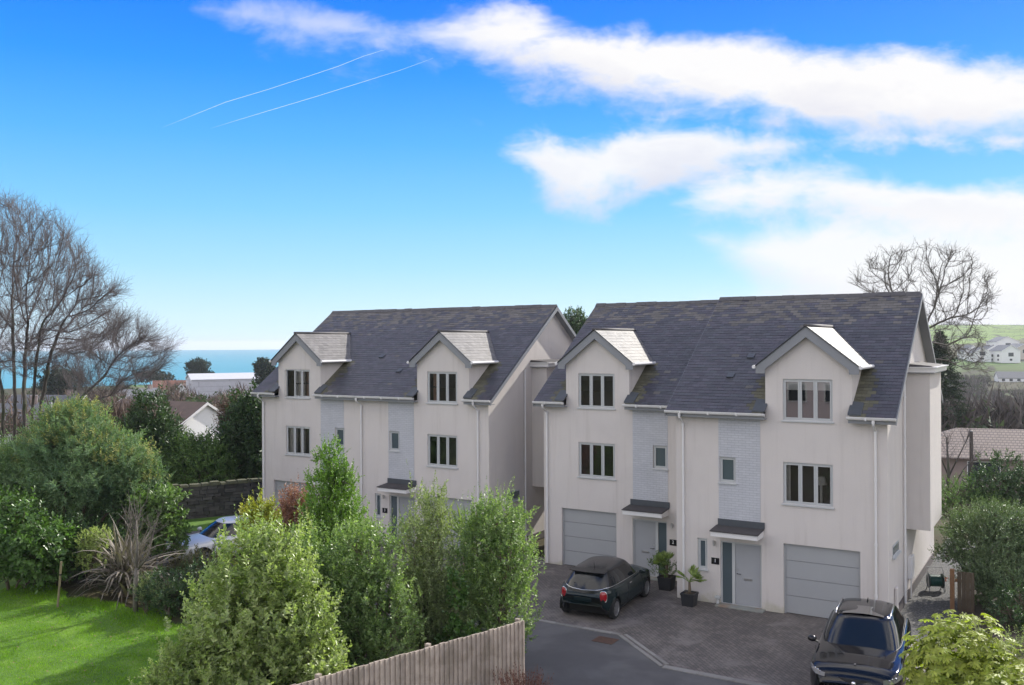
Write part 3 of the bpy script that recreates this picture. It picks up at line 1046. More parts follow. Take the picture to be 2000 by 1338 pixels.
house(dict(label='white townhouse with number 1 plate, at the right end above the black car', Y=0.0, xl=-3.366, xr=2.934, d=0.732, wx=0.003, gx=0.0, dx=-1.94, sx=-1.952, nx=-2.673,
           st=-1.979, cx=-2.053, side='L', rx=(-3.58, 3.2), vl=True, vr=True, pipes=(2.62, -3.12), in1='dark', in2='roller',
           plate=(-2.1, 1.32, '1'), lamp=-2.12, slit=(0.72, 1.8, 1.88, 2.2), meters=True, vents=((-1.55, 2.75), (-1.95, 1.7))))
house(dict(label='white rendered townhouse with number 2 plate behind the dark green hatchback', Y=1.888, xl=-9.273, xr=-3.372, d=-7.089, wx=-7.839, gx=-8.543, dx=-5.736, sx=-4.955, nx=None,
           st=-5.711, cx=-5.849, side='R', rx=(-9.51, -3.372), vl=True, vr=False, pipes=(-9.12,), in1='slats', in2='half',
           plate=(-4.235, 1.3, '2'), lamp=-4.25, vents=()))
house(dict(label='white rendered townhouse with number 3 plate at the right end of the far pair', Y=1.554, xl=-17.78, xr=-11.495, d=-13.628, wx=-14.377, gx=-14.457, dx=-16.32, sx=-16.299, nx=-17.078,
           st=-16.343, cx=-16.431, side='L', rx=(-17.78, -11.2), vl=False, vr=True, pipes=(-11.95, -17.75), in1='half', in2='curtain_left',
           plate=(-16.55, 1.32, '3'), lamp=-16.57, slit=(2.78, 3.8, 1.9, 2.28), vents=((-16.2, 2.6), (-16.6, 1.6))))
house(dict(label='white rendered townhouse at the left end behind the conical green bush, one window ajar', Y=1.554, xl=-23.6, xr=-17.781, d=-21.303, wx=-22.119, gx=-22.888, dx=-20.07, sx=-19.239, nx=None,
           st=-20.043, cx=-20.18, side='R', rx=(-23.85, -17.781), vl=True, vr=False, pipes=(-23.45,), in1='net', in2='brown', open=True,
           vents=((-18.2, 2.6),)))


# ------------------------------------------------------------------ ground, water, hills
def smooth(a, b, x):
    t = np.clip((x - a) / (b - a), 0, 1)
    return t * t * (3 - 2 * t)


def ground_z(x, y):
    rx, ry = x - CAM[0], y - CAM[1]
    f = rx * FWD[0] + ry * FWD[1]
    r = rx * RGT[0] + ry * RGT[1]
    dd = np.hypot(rx, ry)
    beta = np.degrees(np.arctan2(r, f))
    left = np.interp(dd, [0, 52, 75, 100, 180, 250, 450, 600, 800, 1500, 9000], [0, 0, -1.6, -3, -5.5, -7.5, -12.5, -17, -27, -40, -60])
    right = np.interp(dd, [0, 44, 72, 120, 250, 360, 480, 600, 760, 900, 1050, 1500, 9000], [0, 0, -3, -8, -15, -13.5, -9.0, -1.0, 12, 20.5, 23.5, 12, -40])
    w = smooth(2, 9, beta) * (f > 0)
    z = left * (1 - w) + right * w
    back = np.where(f < 0, 0.0, 1.0) * smooth(-8, 25, f)
    roll = (np.sin(x * 0.021 + 1.3) * np.cos(y * 0.017) + 0.5 * np.sin(x * 0.05 + y * 0.043)) * 1.2
    return z * back + roll * smooth(90, 260, dd) * back


def ground_material():
    m = bpy.data.materials.new('countryside')
    m.use_nodes = True
    t = NT(m.node_tree)
    out = t.n('ShaderNodeOutputMaterial')
    p = t.n('ShaderNodeBsdfPrincipled')
    t.l(p.outputs[0], out.inputs[0])
    p.inputs['Roughness'].default_value = 0.95
    p.inputs['Specular IOR Level'].default_value = 0.1
    geo = t.n('ShaderNodeNewGeometry')
    pos = geo.outputs['Position']
    mp = t.n('ShaderNodeMapping')
    t.l(pos, mp.inputs[0])
    mp.inputs['Scale'].default_value = (1 / 150, 1 / 95, 0)
    mp.inputs['Rotation'].default_value = (0, 0, 0.5)
    vo = t.n('ShaderNodeTexVoronoi')
    t.l(mp.outputs[0], vo.inputs['Vector'])
    vo.inputs['Scale'].default_value = 1.0
    sp = t.n('ShaderNodeSeparateXYZ')
    t.l(vo.outputs['Color'], sp.inputs[0])
    field = t.ramp(sp.outputs[0], [(0, (0.09, 0.16, 0.035)), (0.45, (0.13, 0.21, 0.045)), (0.62, (0.16, 0.24, 0.06)), (0.8, (0.10, 0.10, 0.05)), (1, (0.12, 0.10, 0.06))], 'CONSTANT')
    ve = t.n('ShaderNodeTexVoronoi', feature='DISTANCE_TO_EDGE')
    t.l(mp.outputs[0], ve.inputs['Vector'])
    edge = t.n('ShaderNodeMapRange')
    t.l(t.math('ADD', ve.outputs['Distance'], t.math('MULTIPLY', t.math('SUBTRACT', t.noise(pos, 0.06, 4), 0.5), 0.09)), edge.inputs[0])
    edge.inputs['From Min'].default_value = 0.02
    edge.inputs['From Max'].default_value = 0.05
    c = t.mix(edge.outputs[0], (0.05, 0.055, 0.035, 1), field)
    # near ground is scrub and earth, fields only on the far hill
    vd = t.n('ShaderNodeVectorMath', operation='DISTANCE')
    t.l(pos, vd.inputs[0])
    vd.inputs[1].default_value = tuple(CAM)
    far = t.n('ShaderNodeMapRange')
    t.l(vd.outputs['Value'], far.inputs[0])
    far.inputs['From Min'].default_value = 470
    far.inputs['From Max'].default_value = 560
    nz = t.noise(pos, 0.35, 6, 0.7)
    near = t.ramp(nz, [(0.3, (0.035, 0.032, 0.018)), (0.5, (0.07, 0.06, 0.035)), (0.65, (0.05, 0.075, 0.025)), (0.8, (0.09, 0.08, 0.05))])
    c = t.mix(far.outputs[0], near, c)
    t.l(c, p.inputs['Base Color'])
    return m


rr = np.concatenate([np.linspace(0.5, 60, 40), np.geomspace(63, 1600, 90), [2200, 3500, 6000, 9000]])
th = np.radians(np.concatenate([np.arange(-40, 40, 0.8), np.arange(40, 320, 6)]))
GX = CAM[0] + rr[:, None] * (FWD[0] * np.cos(th) + RGT[0] * np.sin(th))
GY = CAM[1] + rr[:, None] * (FWD[1] * np.cos(th) + RGT[1] * np.sin(th))
GZ = ground_z(GX, GY)
nr_, nt_ = GX.shape
gv = np.stack([GX, GY, GZ], -1).reshape(-1, 3)
gi = np.arange(nr_ * nt_).reshape(nr_, nt_)
gf = np.stack([gi[:-1], np.roll(gi, -1, 1)[:-1], np.roll(gi, -1, 1)[1:], gi[1:]], -1).reshape(-1, 4)
gv[:, 2] -= 0.03
g0 = len(gv)
gv = np.vstack([gv, [[CAM[0], CAM[1], -0.03]]])
fan = np.stack([np.full(nt_, g0), np.roll(gi[0], -1), gi[0], gi[0]], -1)
tag(raw_mesh('ground', gv, [tuple(f) for f in gf] + [(g0, int(b), int(a)) for a, b in zip(gi[0], np.roll(gi[0], -1))], ground_material(), smooth=True), kind='structure')

SEA_Z = -20.0
sea_m = mat('sea_water', (0.06, 0.27, 0.35), 0.5, spec=0.1, var=0.05, vscale=0.004)
n = 96
sv = [(CAM[0], CAM[1], SEA_Z)] + [(CAM[0] + 4600 * math.cos(2 * math.pi * k / n), CAM[1] + 4600 * math.sin(2 * math.pi * k / n), SEA_Z) for k in range(n)]
tag(raw_mesh('sea', sv, [(0, 1 + k, 1 + (k + 1) % n) for k in range(n)], sea_m), kind='structure')

# paved forecourt, road and kerbs (sheets a few millimetres above one another)
paving_m = brickmat('block_paving', (0.16, 0.137, 0.122), (0.105, 0.093, 0.086), (0.045, 0.042, 0.042), 0.2, 0.1, 0.007, 0.72, 'XY', 0.6, 0.785, stain=(0.23, 0.205, 0.19))
asphalt_m = mat('asphalt', (0.088, 0.084, 0.086), 0.85, var=0.1, vscale=1.1, bump=0.5, bscale=90, col2=(0.12, 0.115, 0.115), c2scale=0.5)
kerb_m = mat('kerb_stone', (0.23, 0.22, 0.205), 0.85, island=0.15, var=0.14, vscale=3)
gravel_m = mat('gravel', (0.05, 0.049, 0.05), 0.9, var=0.4, vscale=14, bump=1.0, bscale=30, col2=(0.13, 0.127, 0.12), c2scale=16, c2lo=0.48, c2hi=0.6)
soil_m = mat('soil', (0.055, 0.042, 0.03), 0.95, var=0.25, vscale=4, bump=0.6, bscale=25)
mb = MB().poly([(-27.5, -7.0, 0.0), (-6.2, -7.0, 0), (-5.4, -9.0, 0), (-3.35, -9.75, 0), (-3.35, -40, 0), (9, -40, 0), (9, -6.0, 0), (-1.4, -6.0, 0), (-3.4, -4.28, 0), (-27.5, -4.28, 0)])
tag(mb.build('road', asphalt_m), kind='structure')
mb = MB().poly([(-27.5, -4.28, 0.004), (-3.4, -4.28, 0.004), (-1.4, -6.0, 0.004), (4.4, -6.0, 0.004), (4.4, -1.5, 0.004), (2.96, 0.3, 0.004), (2.96, 2.6, 0.004), (-27.5, 2.6, 0.004)])
tag(mb.build('paving', paving_m), kind='structure')
mb = MB().poly([(2.94, 0.3, 0.008), (4.4, -1.5, 0.008), (4.6, 14, 0.008), (2.94, 14, 0.008)])
tag(mb.build('gravel_path', gravel_m), kind='structure')
mb = MB().poly([(4.4, -14, 0.008), (9, -14, 0.008), (9, 14, 0.008), (4.6, 14, 0.008), (4.4, -1.5, 0.008)])
tag(mb.build('flower_bed', soil_m), kind='structure')
kb = MB()


def kerb_run(p, q, w, gap=0.012, step=0.9):
    p, q = np.array(p, float), np.array(q, float)
    L = np.linalg.norm(q - p)
    u = (q - p) / L
    nrm = np.array([-u[1], u[0]]) * w / 2
    a = 0.0
    while a < L - 0.05:
        b = min(a + step, L)
        A, B = p + u * a, p + u * (b - gap)
        h = 0.02 + random.uniform(-0.004, 0.004)
        kb.hexa([(*(A - nrm), 0), (*(B - nrm), 0), (*(B + nrm), 0), (*(A + nrm), 0), (*(A - nrm), h), (*(B - nrm), h), (*(B + nrm), h), (*(A + nrm), h)])
        a = b


kerb_run((-27, -4.31), (-3.36, -4.31), 0.15)
kerb_run((-3.34, -4.36), (-1.42, -6.02), 0.10)
kerb_run((-3.22, -4.24), (-1.32, -5.88), 0.10)
kerb_run((-1.36, -6.05), (4.4, -6.05), 0.2)
kerb_run((4.42, -12), (4.42, -1.6), 0.12)
tag(kb.build('kerb', kerb_m), kind='structure')

# iron gully cover
rust = mat('rusty_iron', (0.10, 0.055, 0.038), 0.8, var=0.25, vscale=8)
dc = thing('drain_cover', 'rusty iron drain cover set in the road by the kerb corner', 'drain cover', (-3.5, -4.95, 0))
fr = MB()
for k in range(9):
    fr.box(-0.26 + k * 0.058, -0.26 + k * 0.058 + 0.03, -0.2, 0.2, 0.004, 0.012)
fr.build('grating', rust, dc, local=True)
MB().box(-0.3, 0.3, -0.24, -0.202, 0.003, 0.014).box(-0.3, 0.3, 0.202, 0.24, 0.003, 0.014).box(-0.3, -0.262, -0.202, 0.202, 0.003, 0.014).box(0.262, 0.3, -0.202, 0.202, 0.003, 0.014).box(-0.26, 0.26, -0.2, 0.2, 0.001, 0.003).build('frame', rust, dc, local=True)

# lawn
lawn_m = mat('lawn_soil', (0.07, 0.15, 0.012), 0.9, var=0.25, vscale=1.2, col2=(0.13, 0.23, 0.02), c2scale=0.8)
LAWN0 = [(-25, -9.5), (-22, -9.5), (-19.4, -9.8), (-16.8, -9.2), (-14.6, -9.9), (-9.5, -10.2), (-7.6, -18), (-12, -24), (-25, -22)]
LAWN = []
for (ax_, ay_), (bx_, by_) in zip(LAWN0, LAWN0[1:] + LAWN0[:1]):
    m_ = max(1, int(math.hypot(bx_ - ax_, by_ - ay_) / 0.12))
    for q_ in range(m_):
        f_ = q_ / m_
        x_, y_ = ax_ + (bx_ - ax_) * f_, ay_ + (by_ - ay_) * f_
        LAWN.append((x_ + 0.12 * math.sin(y_ * 5 + x_ * 3) + random.uniform(-0.06, 0.06), y_ + 0.16 * math.sin(x_ * 2.3 + 1) + 0.1 * math.sin(x_ * 5.1) + random.uniform(-0.07, 0.07)))
tag(MB().poly([(x, y, 0.002) for x, y in LAWN]).build('lawn', lawn_m), kind='structure')


def in_poly(x, y, poly):
    inside = np.zeros(len(x), bool)
    j = len(poly) - 1
    for i in range(len(poly)):
        xi, yi = poly[i]
        xj, yj = poly[j]
        c = ((yi > y) != (yj > y)) & (x < (xj - xi) * (y - yi) / (yj - yi + 1e-12) + xi)
        inside ^= c
        j = i
    return inside


def rnd_dir(n, zlo=-1.0, zhi=1.0):
    z = rng.uniform(zlo, zhi, n)
    a = rng.uniform(0, 2 * math.pi, n)
    s = np.sqrt(1 - z * z)
    return np.stack([s * np.cos(a), s * np.sin(a), z], 1)


def unit(v):
    return v / (np.linalg.norm(v, axis=-1, keepdims=True) + 1e-9)


# grass blades (far too many to count)
NB = 150000
bx, by = rng.uniform(-23, -8, NB), rng.uniform(-17, -9.1, NB)
k = in_poly(bx, by, LAWN)
bx, by = bx[k], by[k]
NB = len(bx)
tuft = 0.6 + 0.6 * np.abs(np.sin(bx * 2.1 + np.sin(by * 1.7) * 2) * np.sin(by * 2.6 + np.sin(bx * 1.1)))
hh = rng.uniform(0.025, 0.065, NB) * tuft * (1 + 1.6 * smooth(-10.9, -10.0, by) * rng.random(NB))
aa = rng.uniform(0, 2 * math.pi, NB)
lean = rng.normal(0, 0.45, (NB, 2)) * hh[:, None]
wv = np.stack([np.cos(aa), np.sin(aa)], 1) * 0.006
B = np.stack([bx, by], 1)
v = np.zeros((NB, 3, 3))
v[:, 0, :2] = B - wv
v[:, 1, :2] = B + wv
v[:, 2, :2] = B + lean
v[:, 2, 2] = hh
grass_leaf = leafmat('grass_blade', (0.10, 0.22, 0.012), (0.24, 0.40, 0.03), 0.55, 0.5, 0.2, 0.7)
tag(raw_mesh('grass', v.reshape(-1, 3), np.arange(NB * 3).reshape(-1, 3), grass_leaf), 'short green mown grass of the garden lawn', 'grass', kind='stuff')


LT = 260
lx, ly = rng.uniform(-22, -9, LT), rng.uniform(-15, -10, LT)
k = in_poly(lx, ly, LAWN)
lx, ly = lx[k], ly[k]
la = rng.uniform(0, 6.28, len(lx))
c_, s_ = np.cos(la) * 0.035, np.sin(la) * 0.035
lz = rng.uniform(0.04, 0.07, (len(lx), 1))
lv = np.stack([np.stack([lx - c_, ly - s_], 1), np.stack([lx + s_ * 0.6, ly - c_ * 0.6], 1), np.stack([lx + c_, ly + s_], 1), np.stack([lx - s_ * 0.6, ly + c_ * 0.6], 1)], 1)
lv = np.concatenate([lv, np.repeat(lz[:, None], 4, 1) + rng.uniform(-0.012, 0.012, (len(lx), 4, 1))], 2)
tag(raw_mesh('leaf_litter', lv.reshape(-1, 3), np.arange(len(lx) * 4).reshape(-1, 4), mat('dead_leaf', (0.2, 0.14, 0.07), 0.8, island=0.4, hue=0.04)), 'small dead leaves scattered over the lawn', 'leaf litter', kind='stuff')


# ------------------------------------------------------------------ foliage
def leaves_mesh(name, pos, dirs, nrm, L, W, m, parent, fold=0.25, local=False, shape=0):
    """six-vertex folded leaves; pos, dirs, nrm are (N,3), L and W are (N,)"""
    N = len(pos)
    d = unit(dirs)
    s = unit(np.cross(d, nrm))
    n2 = np.cross(s, d)
    L = np.broadcast_to(L, (N,))[:, None]
    W = np.broadcast_to(W, (N,))[:, None]
    v = np.zeros((N, 6, 3))
    v[:, 0] = pos
    v[:, 1] = pos + d * L * 0.38 + s * W * 0.5 + n2 * W * fold
    v[:, 2] = pos + d * L * 0.75 + s * W * 0.42 + n2 * W * fold * 0.8
    v[:, 3] = pos + d * L - n2 * L * 0.06
    v[:, 4] = pos + d * L * 0.75 - s * W * 0.42 + n2 * W * fold * 0.8
    v[:, 5] = pos + d * L * 0.38 - s * W * 0.5 + n2 * W * fold
    i = np.arange(N)[:, None] * 6
    f = np.concatenate([i + np.array([0, 1, 2, 3]), i + np.array([0, 3, 4, 5])], 0)
    return raw_mesh(name, v.reshape(-1, 3), f, m, parent, local=local)


def shoots_leaves(base, dirn, length, per, L, W, out=0.9, droop=0.0, t0=0.1, jit=0.25):
    """leaves spiralling along each shoot"""
    n = len(base)
    t = np.linspace(t0, 1.0, per)[None, :] + rng.normal(0, 0.03, (n, per))
    ang = np.arange(per)[None, :] * 2.4 + rng.uniform(0, 6.28, (n, 1))
    d = unit(dirn)
    ref = np.where(np.abs(d[:, 2:3]) > 0.8, np.array([[1.0, 0, 0]]), np.array([[0, 0, 1.0]]))
    u = unit(np.cross(d, ref))
    w = np.cross(d, u)
    rad_ = np.cos(ang)[..., None] * u[:, None] + np.sin(ang)[..., None] * w[:, None]
    taper = (1.15 - 0.55 * t)[..., None]
    p = base[:, None] + d[:, None] * (t * length[:, None])[..., None]
    ld = d[:, None] * (0.55 + 0.9 * np.clip(t, 0, 1)[..., None] ** 3) + rad_ * out + rng.normal(0, jit, (n, per, 3))
    ld[..., 2] -= droop
    ld = unit(ld)
    nn = d[:, None] * 1.0 - rad_ * 0.5 + rng.normal(0, 0.3, (n, per, 3))
    ll = L * taper[..., 0] * rng.uniform(0.5, 1.45, (n, per))
    return p.reshape(-1, 3), ld.reshape(-1, 3), nn.reshape(-1, 3), ll.ravel(), (ll * W / L).ravel()


def lobe_points(lobes, n, inner=0.0):
    lob = np.array(lobes, float)
    ar = lob[:, 3] * lob[:, 4] + lob[:, 5] * lob[:, 3]
    k = rng.choice(len(lob), n, p=ar / ar.sum())
    d = rnd_dir(n)
    rf = rng.uniform(0.72, 1.04, n)
    m = rng.random(n) < inner
    rf[m] = rng.uniform(0.2, 0.8, m.sum())
    # uneven outline
    rf *= 1 + 0.16 * np.sin(d[:, 0] * 7 + k * 1.7) * np.sin(d[:, 1] * 6 + k) + 0.1 * np.sin(d[:, 2] * 9 + k * 2.3)
    p = lob[k, :3] + d * lob[k, 3:6] * rf[:, None]
    return p, d, k


def shrub(name, label, cat, base, lobes, nshoot, per, slen, L, W, m, up=0.8, inner=0.3, stem_m=None, group=None, out=0.9, droop=0.0, stems=7, stem_r=0.04, spires=0, fold=0.25, spread=0.25, name_leaf='foliage', dense=1.9):
    root = thing(name, label, cat, base, 0, group)
    base = np.array(base, float)
    lobes = [(base[0] + a, base[1] + b, base[2] + c, r, s, t) for a, b, c, r, s, t in lobes]
    p, d, k = lobe_points(lobes, int(nshoot * dense), inner)
    keep = p[:, 2] > base[2] + 0.08
    p, d = p[keep], d[keep]
    dirn = unit(d * (1 - up) + np.array([0, 0, up]) + rng.normal(0, spread, d.shape))
    ln = slen * rng.uniform(0.55, 1.3, len(p))
    b0 = p - dirn * ln[:, None] * 0.6
    P = list(shoots_leaves(b0, dirn, ln, per, L, W, out, droop))
    if spires:
        q, dq, _ = lobe_points(lobes, spires * 6, 0)
        zs_ = q[:, 2] + 0.3 * dq[:, 2]
        q = q[np.argsort(-zs_)[:spires]]
        ln2 = slen * rng.uniform(1.0, 2.0, len(q))
        dq = unit(np.array([0, 0, 1.0]) + rng.normal(0, 0.13, q.shape))
        Q = shoots_leaves(q - dq * 0.2, dq, ln2, per, L * 0.85, W * 0.85, out * 0.8, droop)
        P = [np.concatenate([a, b]) for a, b in zip(P, Q)]
    leaves_mesh(name_leaf, *P, m, root, fold)
    # stems reaching into every lobe
    sb = MB()
    lob = np.array(lobes)
    nst = 0
    for j in range(stems):
        l = lob[j % len(lob)]
        tgt = l[:3] + rnd_dir(1)[0] * l[3:6] * 0.6
        st = base + np.array([random.uniform(-0.25, 0.25), random.uniform(-0.25, 0.25), -0.05])
        mid = st * 0.5 + tgt * 0.5 + rng.normal(0, 0.12, 3)
        sb.tube([st, st * 0.72 + mid * 0.28 + rng.normal(0, 0.03, 3), mid, tgt], [stem_r, stem_r * 0.85, stem_r * 0.6, stem_r * 0.25], 6)
    o = sb.build('stem', stem_m or bark_m, root, smooth=True)
    # fine side branches under the foliage
    tw = MB()
    idx = rng.choice(len(b0), min(160, len(b0)), replace=False)
    for q in idx:
        l = lob[np.argmin(np.linalg.norm(lob[:, :3] - b0[q], axis=1))]
        c = l[:3] + (b0[q] - l[:3]) * 0.25
        tw.tube([c, (c + b0[q]) / 2 + rng.normal(0, 0.05, 3), b0[q] + dirn[q] * ln[q] * 0.5], [stem_r * 0.35, stem_r * 0.25, 0.005], 3, cap=False)
    tw.build('twig', stem_m or bark_m, o)
    return root


bark_m = mat('bark_brown', (0.13, 0.10, 0.07), 0.9, var=0.25, vscale=6)
bark_grey = mat('bark_grey', (0.075, 0.066, 0.058), 0.9, var=0.3, vscale=3, col2=(0.05, 0.06, 0.03), c2scale=1.2)
bark_pale = mat('bark_pale', (0.17, 0.15, 0.13), 0.9, var=0.25, vscale=3)
twig_dark = mat('twig_dark', (0.13, 0.112, 0.112), 0.9)
twig_pale = mat('twig_pale', (0.10, 0.088, 0.078), 0.9)

gris = leafmat('griselinia_leaf', (0.20, 0.28, 0.085), (0.43, 0.48, 0.22), 0.33, 0.42, 0.55)
gris2 = leafmat('griselinia_dark_leaf', (0.14, 0.235, 0.08), (0.33, 0.41, 0.17), 0.33, 0.42, 0.55)
olea = leafmat('olearia_leaf', (0.17, 0.225, 0.095), (0.36, 0.40, 0.22), 0.4, 0.42, 0.5)
pitto = leafmat('pittosporum_leaf', (0.091, 0.195, 0.027), (0.232, 0.366, 0.055), 0.33, 0.35, 0.55)
photin = leafmat('photinia_red', (0.299, 0.103, 0.086), (0.391, 0.218, 0.172), 0.35, 0.3, 0.5)
golden = leafmat('golden_leaf', (0.224, 0.266, 0.041), (0.464, 0.421, 0.070), 0.38, 0.4, 0.45)
fatsia = leafmat('palmate_leaf', (0.25, 0.32, 0.05), (0.44, 0.46, 0.09), 0.5, 0.4, 0.35)
darkgreen = leafmat('dark_evergreen', (0.039, 0.079, 0.032), (0.088, 0.150, 0.052), 0.4, 0.2, 0.4)
midgreen = leafmat('mid_evergreen', (0.079, 0.150, 0.044), (0.177, 0.265, 0.079), 0.42, 0.3, 0.4)
acacia_l = leafmat('feathery_leaf', (0.10, 0.19, 0.11), (0.24, 0.32, 0.145), 0.55, 0.35, 0.25, 0.6)
acacia_y = leafmat('feathery_flower', (0.26, 0.28, 0.10), (0.40, 0.38, 0.15), 0.6, 0.35, 0.2)
conif = leafmat('conifer_spray', (0.018, 0.032, 0.02), (0.04, 0.06, 0.035), 0.6, 0.15, 0.2)
euph = leafmat('lime_flower', (0.281, 0.365, 0.112), (0.464, 0.500, 0.224), 0.5, 0.35, 0.3)
lush = leafmat('lush_leaf', (0.06, 0.13, 0.03), (0.13, 0.22, 0.065), 0.35, 0.35, 0.5)
redtwig = mat('dry_red_twig', (0.17, 0.075, 0.05), 0.9, island=0.3)
strapm = leafmat('strap_leaf', (0.12, 0.105, 0.085), (0.26, 0.225, 0.185), 0.5, 0.15, 0.35)
palm_m = leafmat('palm_leaf', (0.131, 0.217, 0.043), (0.290, 0.362, 0.102), 0.45, 0.3, 0.4)


# --- the hedge of shrubs along the fence
HG = 'shrubs behind the board fence'


def place(px, d, z=0.0):
    p = at(px, 669, d)
    return (float(p[0]), float(p[1]), z)


shrub('griselinia_shrub', 'large round shrub with grey-green glossy leaves, nearest the lawn', 'shrub', place(492, 19.2),
      [(0.0, 0, 2.35, 1.65, 1.35, 1.6), (0.162, 0.2, 3.35, 1.16, 0.95, 1.15), (0.81, 0.2, 2.25, 1.04, 0.9, 1.3), (-0.9720000000000001, 0, 2.05, 0.88, 0.8, 1.0), (-0.54, -0.3, 1.1, 1.32, 1.1, 1.0), (0.648, -0.2, 1.2, 1.1, 1.0, 1.1), (-1.35, -0.5, 0.55, 0.83, 0.7, 0.75), (-1.75, -0.6, 0.6, 0.75, 0.7, 0.7), (1.35, 0.2, 1.5, 0.8, 0.8, 1.0)],
      1250, 20, 0.55, 0.11, 0.056, gris, 0.55, 0.3, group=HG, spires=26, stems=9)
shrub('griselinia_shrub', 'tall shrub with dark glossy leaves, in the middle behind the fence', 'shrub', place(690, 21.0),
      [(0, 0, 2.4, 1.2, 1.05, 1.5), (0.25, 0.2, 3.25, 0.9, 0.8, 0.9), (-0.4, 0, 1.4, 1.0, 0.9, 1.3), (0.45, -0.1, 1.4, 1.05, 0.9, 1.4), (0.95, 0.1, 1.9, 0.75, 0.7, 1.2)],
      800, 22, 0.5, 0.08, 0.04, gris2, 0.6, 0.3, group=HG, spires=20)
shrub('olearia_shrub', 'upright thin grey-green shrub with bare brown stems, before the number 3 door', 'shrub', place(832, 22.3),
      [(0, 0, 3.3, 0.8, 0.75, 1.3), (-0.45, 0.1, 2.9, 0.6, 0.6, 1.05), (0.3, 0, 4.0, 0.4, 0.45, 0.75), (0.05, 0.3, 1.9, 0.85, 0.75, 1.1), (-0.5, 0.2, 1.8, 0.6, 0.55, 1.0), (0.3, 0.3, 1.2, 0.7, 0.6, 0.8), (-0.1, 0.25, 1.4, 0.9, 0.7, 1.1)],
      900, 20, 0.5, 0.072, 0.031, olea, 0.7, 0.3, group=HG, spires=30, stems=14, stem_r=0.03, out=0.7)
shrub('griselinia_shrub', 'broad dark green shrub beside the free end of the fence', 'shrub', place(962, 23.0),
      [(0, 0, 2.9, 1.0, 1.0, 1.3), (0.5, 0, 2.7, 0.75, 0.75, 1.1), (-0.45, 0.1, 3.3, 0.65, 0.65, 0.85), (0.15, 0.1, 3.7, 0.85, 0.7, 0.7), (0.2, 0, 1.5, 1.05, 1.0, 1.2), (-0.5, 0, 1.7, 0.8, 0.8, 1.1), (-0.75, 0.0, 1.9, 0.7, 0.8, 1.3)],
      980, 22, 0.45, 0.07, 0.034, gris2, 0.6, 0.3, group=HG, spires=24, stems=9)
shrub('griselinia_shrub', 'lower leafy shrub filling the gap between the round shrub and the tall dark one', 'shrub', place(602, 20.8),
      [(0, 0, 2.2, 0.85, 0.8, 1.3), (0.1, 0.1, 1.2, 0.9, 0.8, 1.0), (-0.2, 0.1, 3.0, 0.6, 0.6, 0.8)], 520, 20, 0.5, 0.09, 0.046, gris2, 0.6, 0.3, group=HG, spires=12, stems=6)
shrub('griselinia_shrub', 'low leafy shrub at the lawn corner left of the round shrub', 'shrub', place(345, 19.8),
      [(0, 0, 0.7, 0.8, 0.8, 0.75), (0.6, 0, 1.1, 0.7, 0.7, 0.9)], 330, 20, 0.45, 0.1, 0.05, gris, 0.6, 0.3, group=HG, spires=10, stems=5)
shrub('climbing_ivy', 'bright green big-leaved ivy between the two shrubs at the fence', 'ivy', place(888, 21.6),
      [(0, 0, 2.0, 0.22, 0.25, 0.9), (0.25, -0.1, 1.35, 0.35, 0.3, 0.3), (-0.1, -0.1, 1.1, 0.35, 0.3, 0.4)], 60, 9, 0.3, 0.12, 0.1, lush, 0.3, 0.2, stems=3, stem_r=0.015)
shrub('pittosporum_bush', 'conical bright green bush rising before the far white houses', 'bush', place(643, 26.3),
      [(0, 0, 2.25, 1.3, 1.2, 1.6), (0.05, 0, 3.65, 0.85, 0.85, 1.1), (0, 0, 4.7, 0.48, 0.48, 0.72), (0.35, 0.1, 4.25, 0.4, 0.4, 0.6), (0.6, 0, 2.65, 0.8, 0.8, 1.0), (-0.6, 0, 2.35, 0.8, 0.8, 1.0)],
      1050, 20, 0.42, 0.07, 0.04, pitto, 0.6, 0.3, spires=16, stem_r=0.05)
shrub('photinia_bush', 'red-leaved bush at the foot of the far garage', 'bush', place(572, 27.6),
      [(0, 0, 2.4, 0.75, 0.7, 1.1), (0.1, 0, 3.3, 0.5, 0.5, 0.6), (-0.45, 0, 2.2, 0.6, 0.6, 0.9)], 420, 16, 0.4, 0.085, 0.035, photin, 0.75, 0.3, spires=8)
shrub('golden_bush', 'yellow-green bush left of the red-leaved one', 'bush', place(505, 26.0),
      [(0, 0, 2.4, 0.6, 0.6, 1.3), (-0.3, 0, 2.9, 0.4, 0.4, 0.7), (0.3, 0, 2.9, 0.45, 0.45, 0.75)], 330, 16, 0.4, 0.1, 0.045, golden, 0.75, 0.3, spires=10)
# cordyline-like spiky leaves poking out behind the hedge
sp = thing('spiky_plant', 'spiky yellow-green plant poking up before the far garage door', 'plant', place(905, 25.5))
b0 = ORG[sp] + np.array([0, 0, 2.7])
nl = 46
dd = rnd_dir(nl, 0.15, 1.0)
leaves_mesh('foliage', np.repeat(b0[None], nl, 0) + dd * 0.03, dd, np.repeat([[0, 0, 1.0]], nl, 0) + rng.normal(0, 0.2, (nl, 3)), rng.uniform(0.8, 1.15, nl), np.full(nl, 0.035), palm_m, sp, 0.1)
MB().tube([ORG[sp], b0], [0.07, 0.05], 8).build('trunk', bark_m, sp, smooth=True)

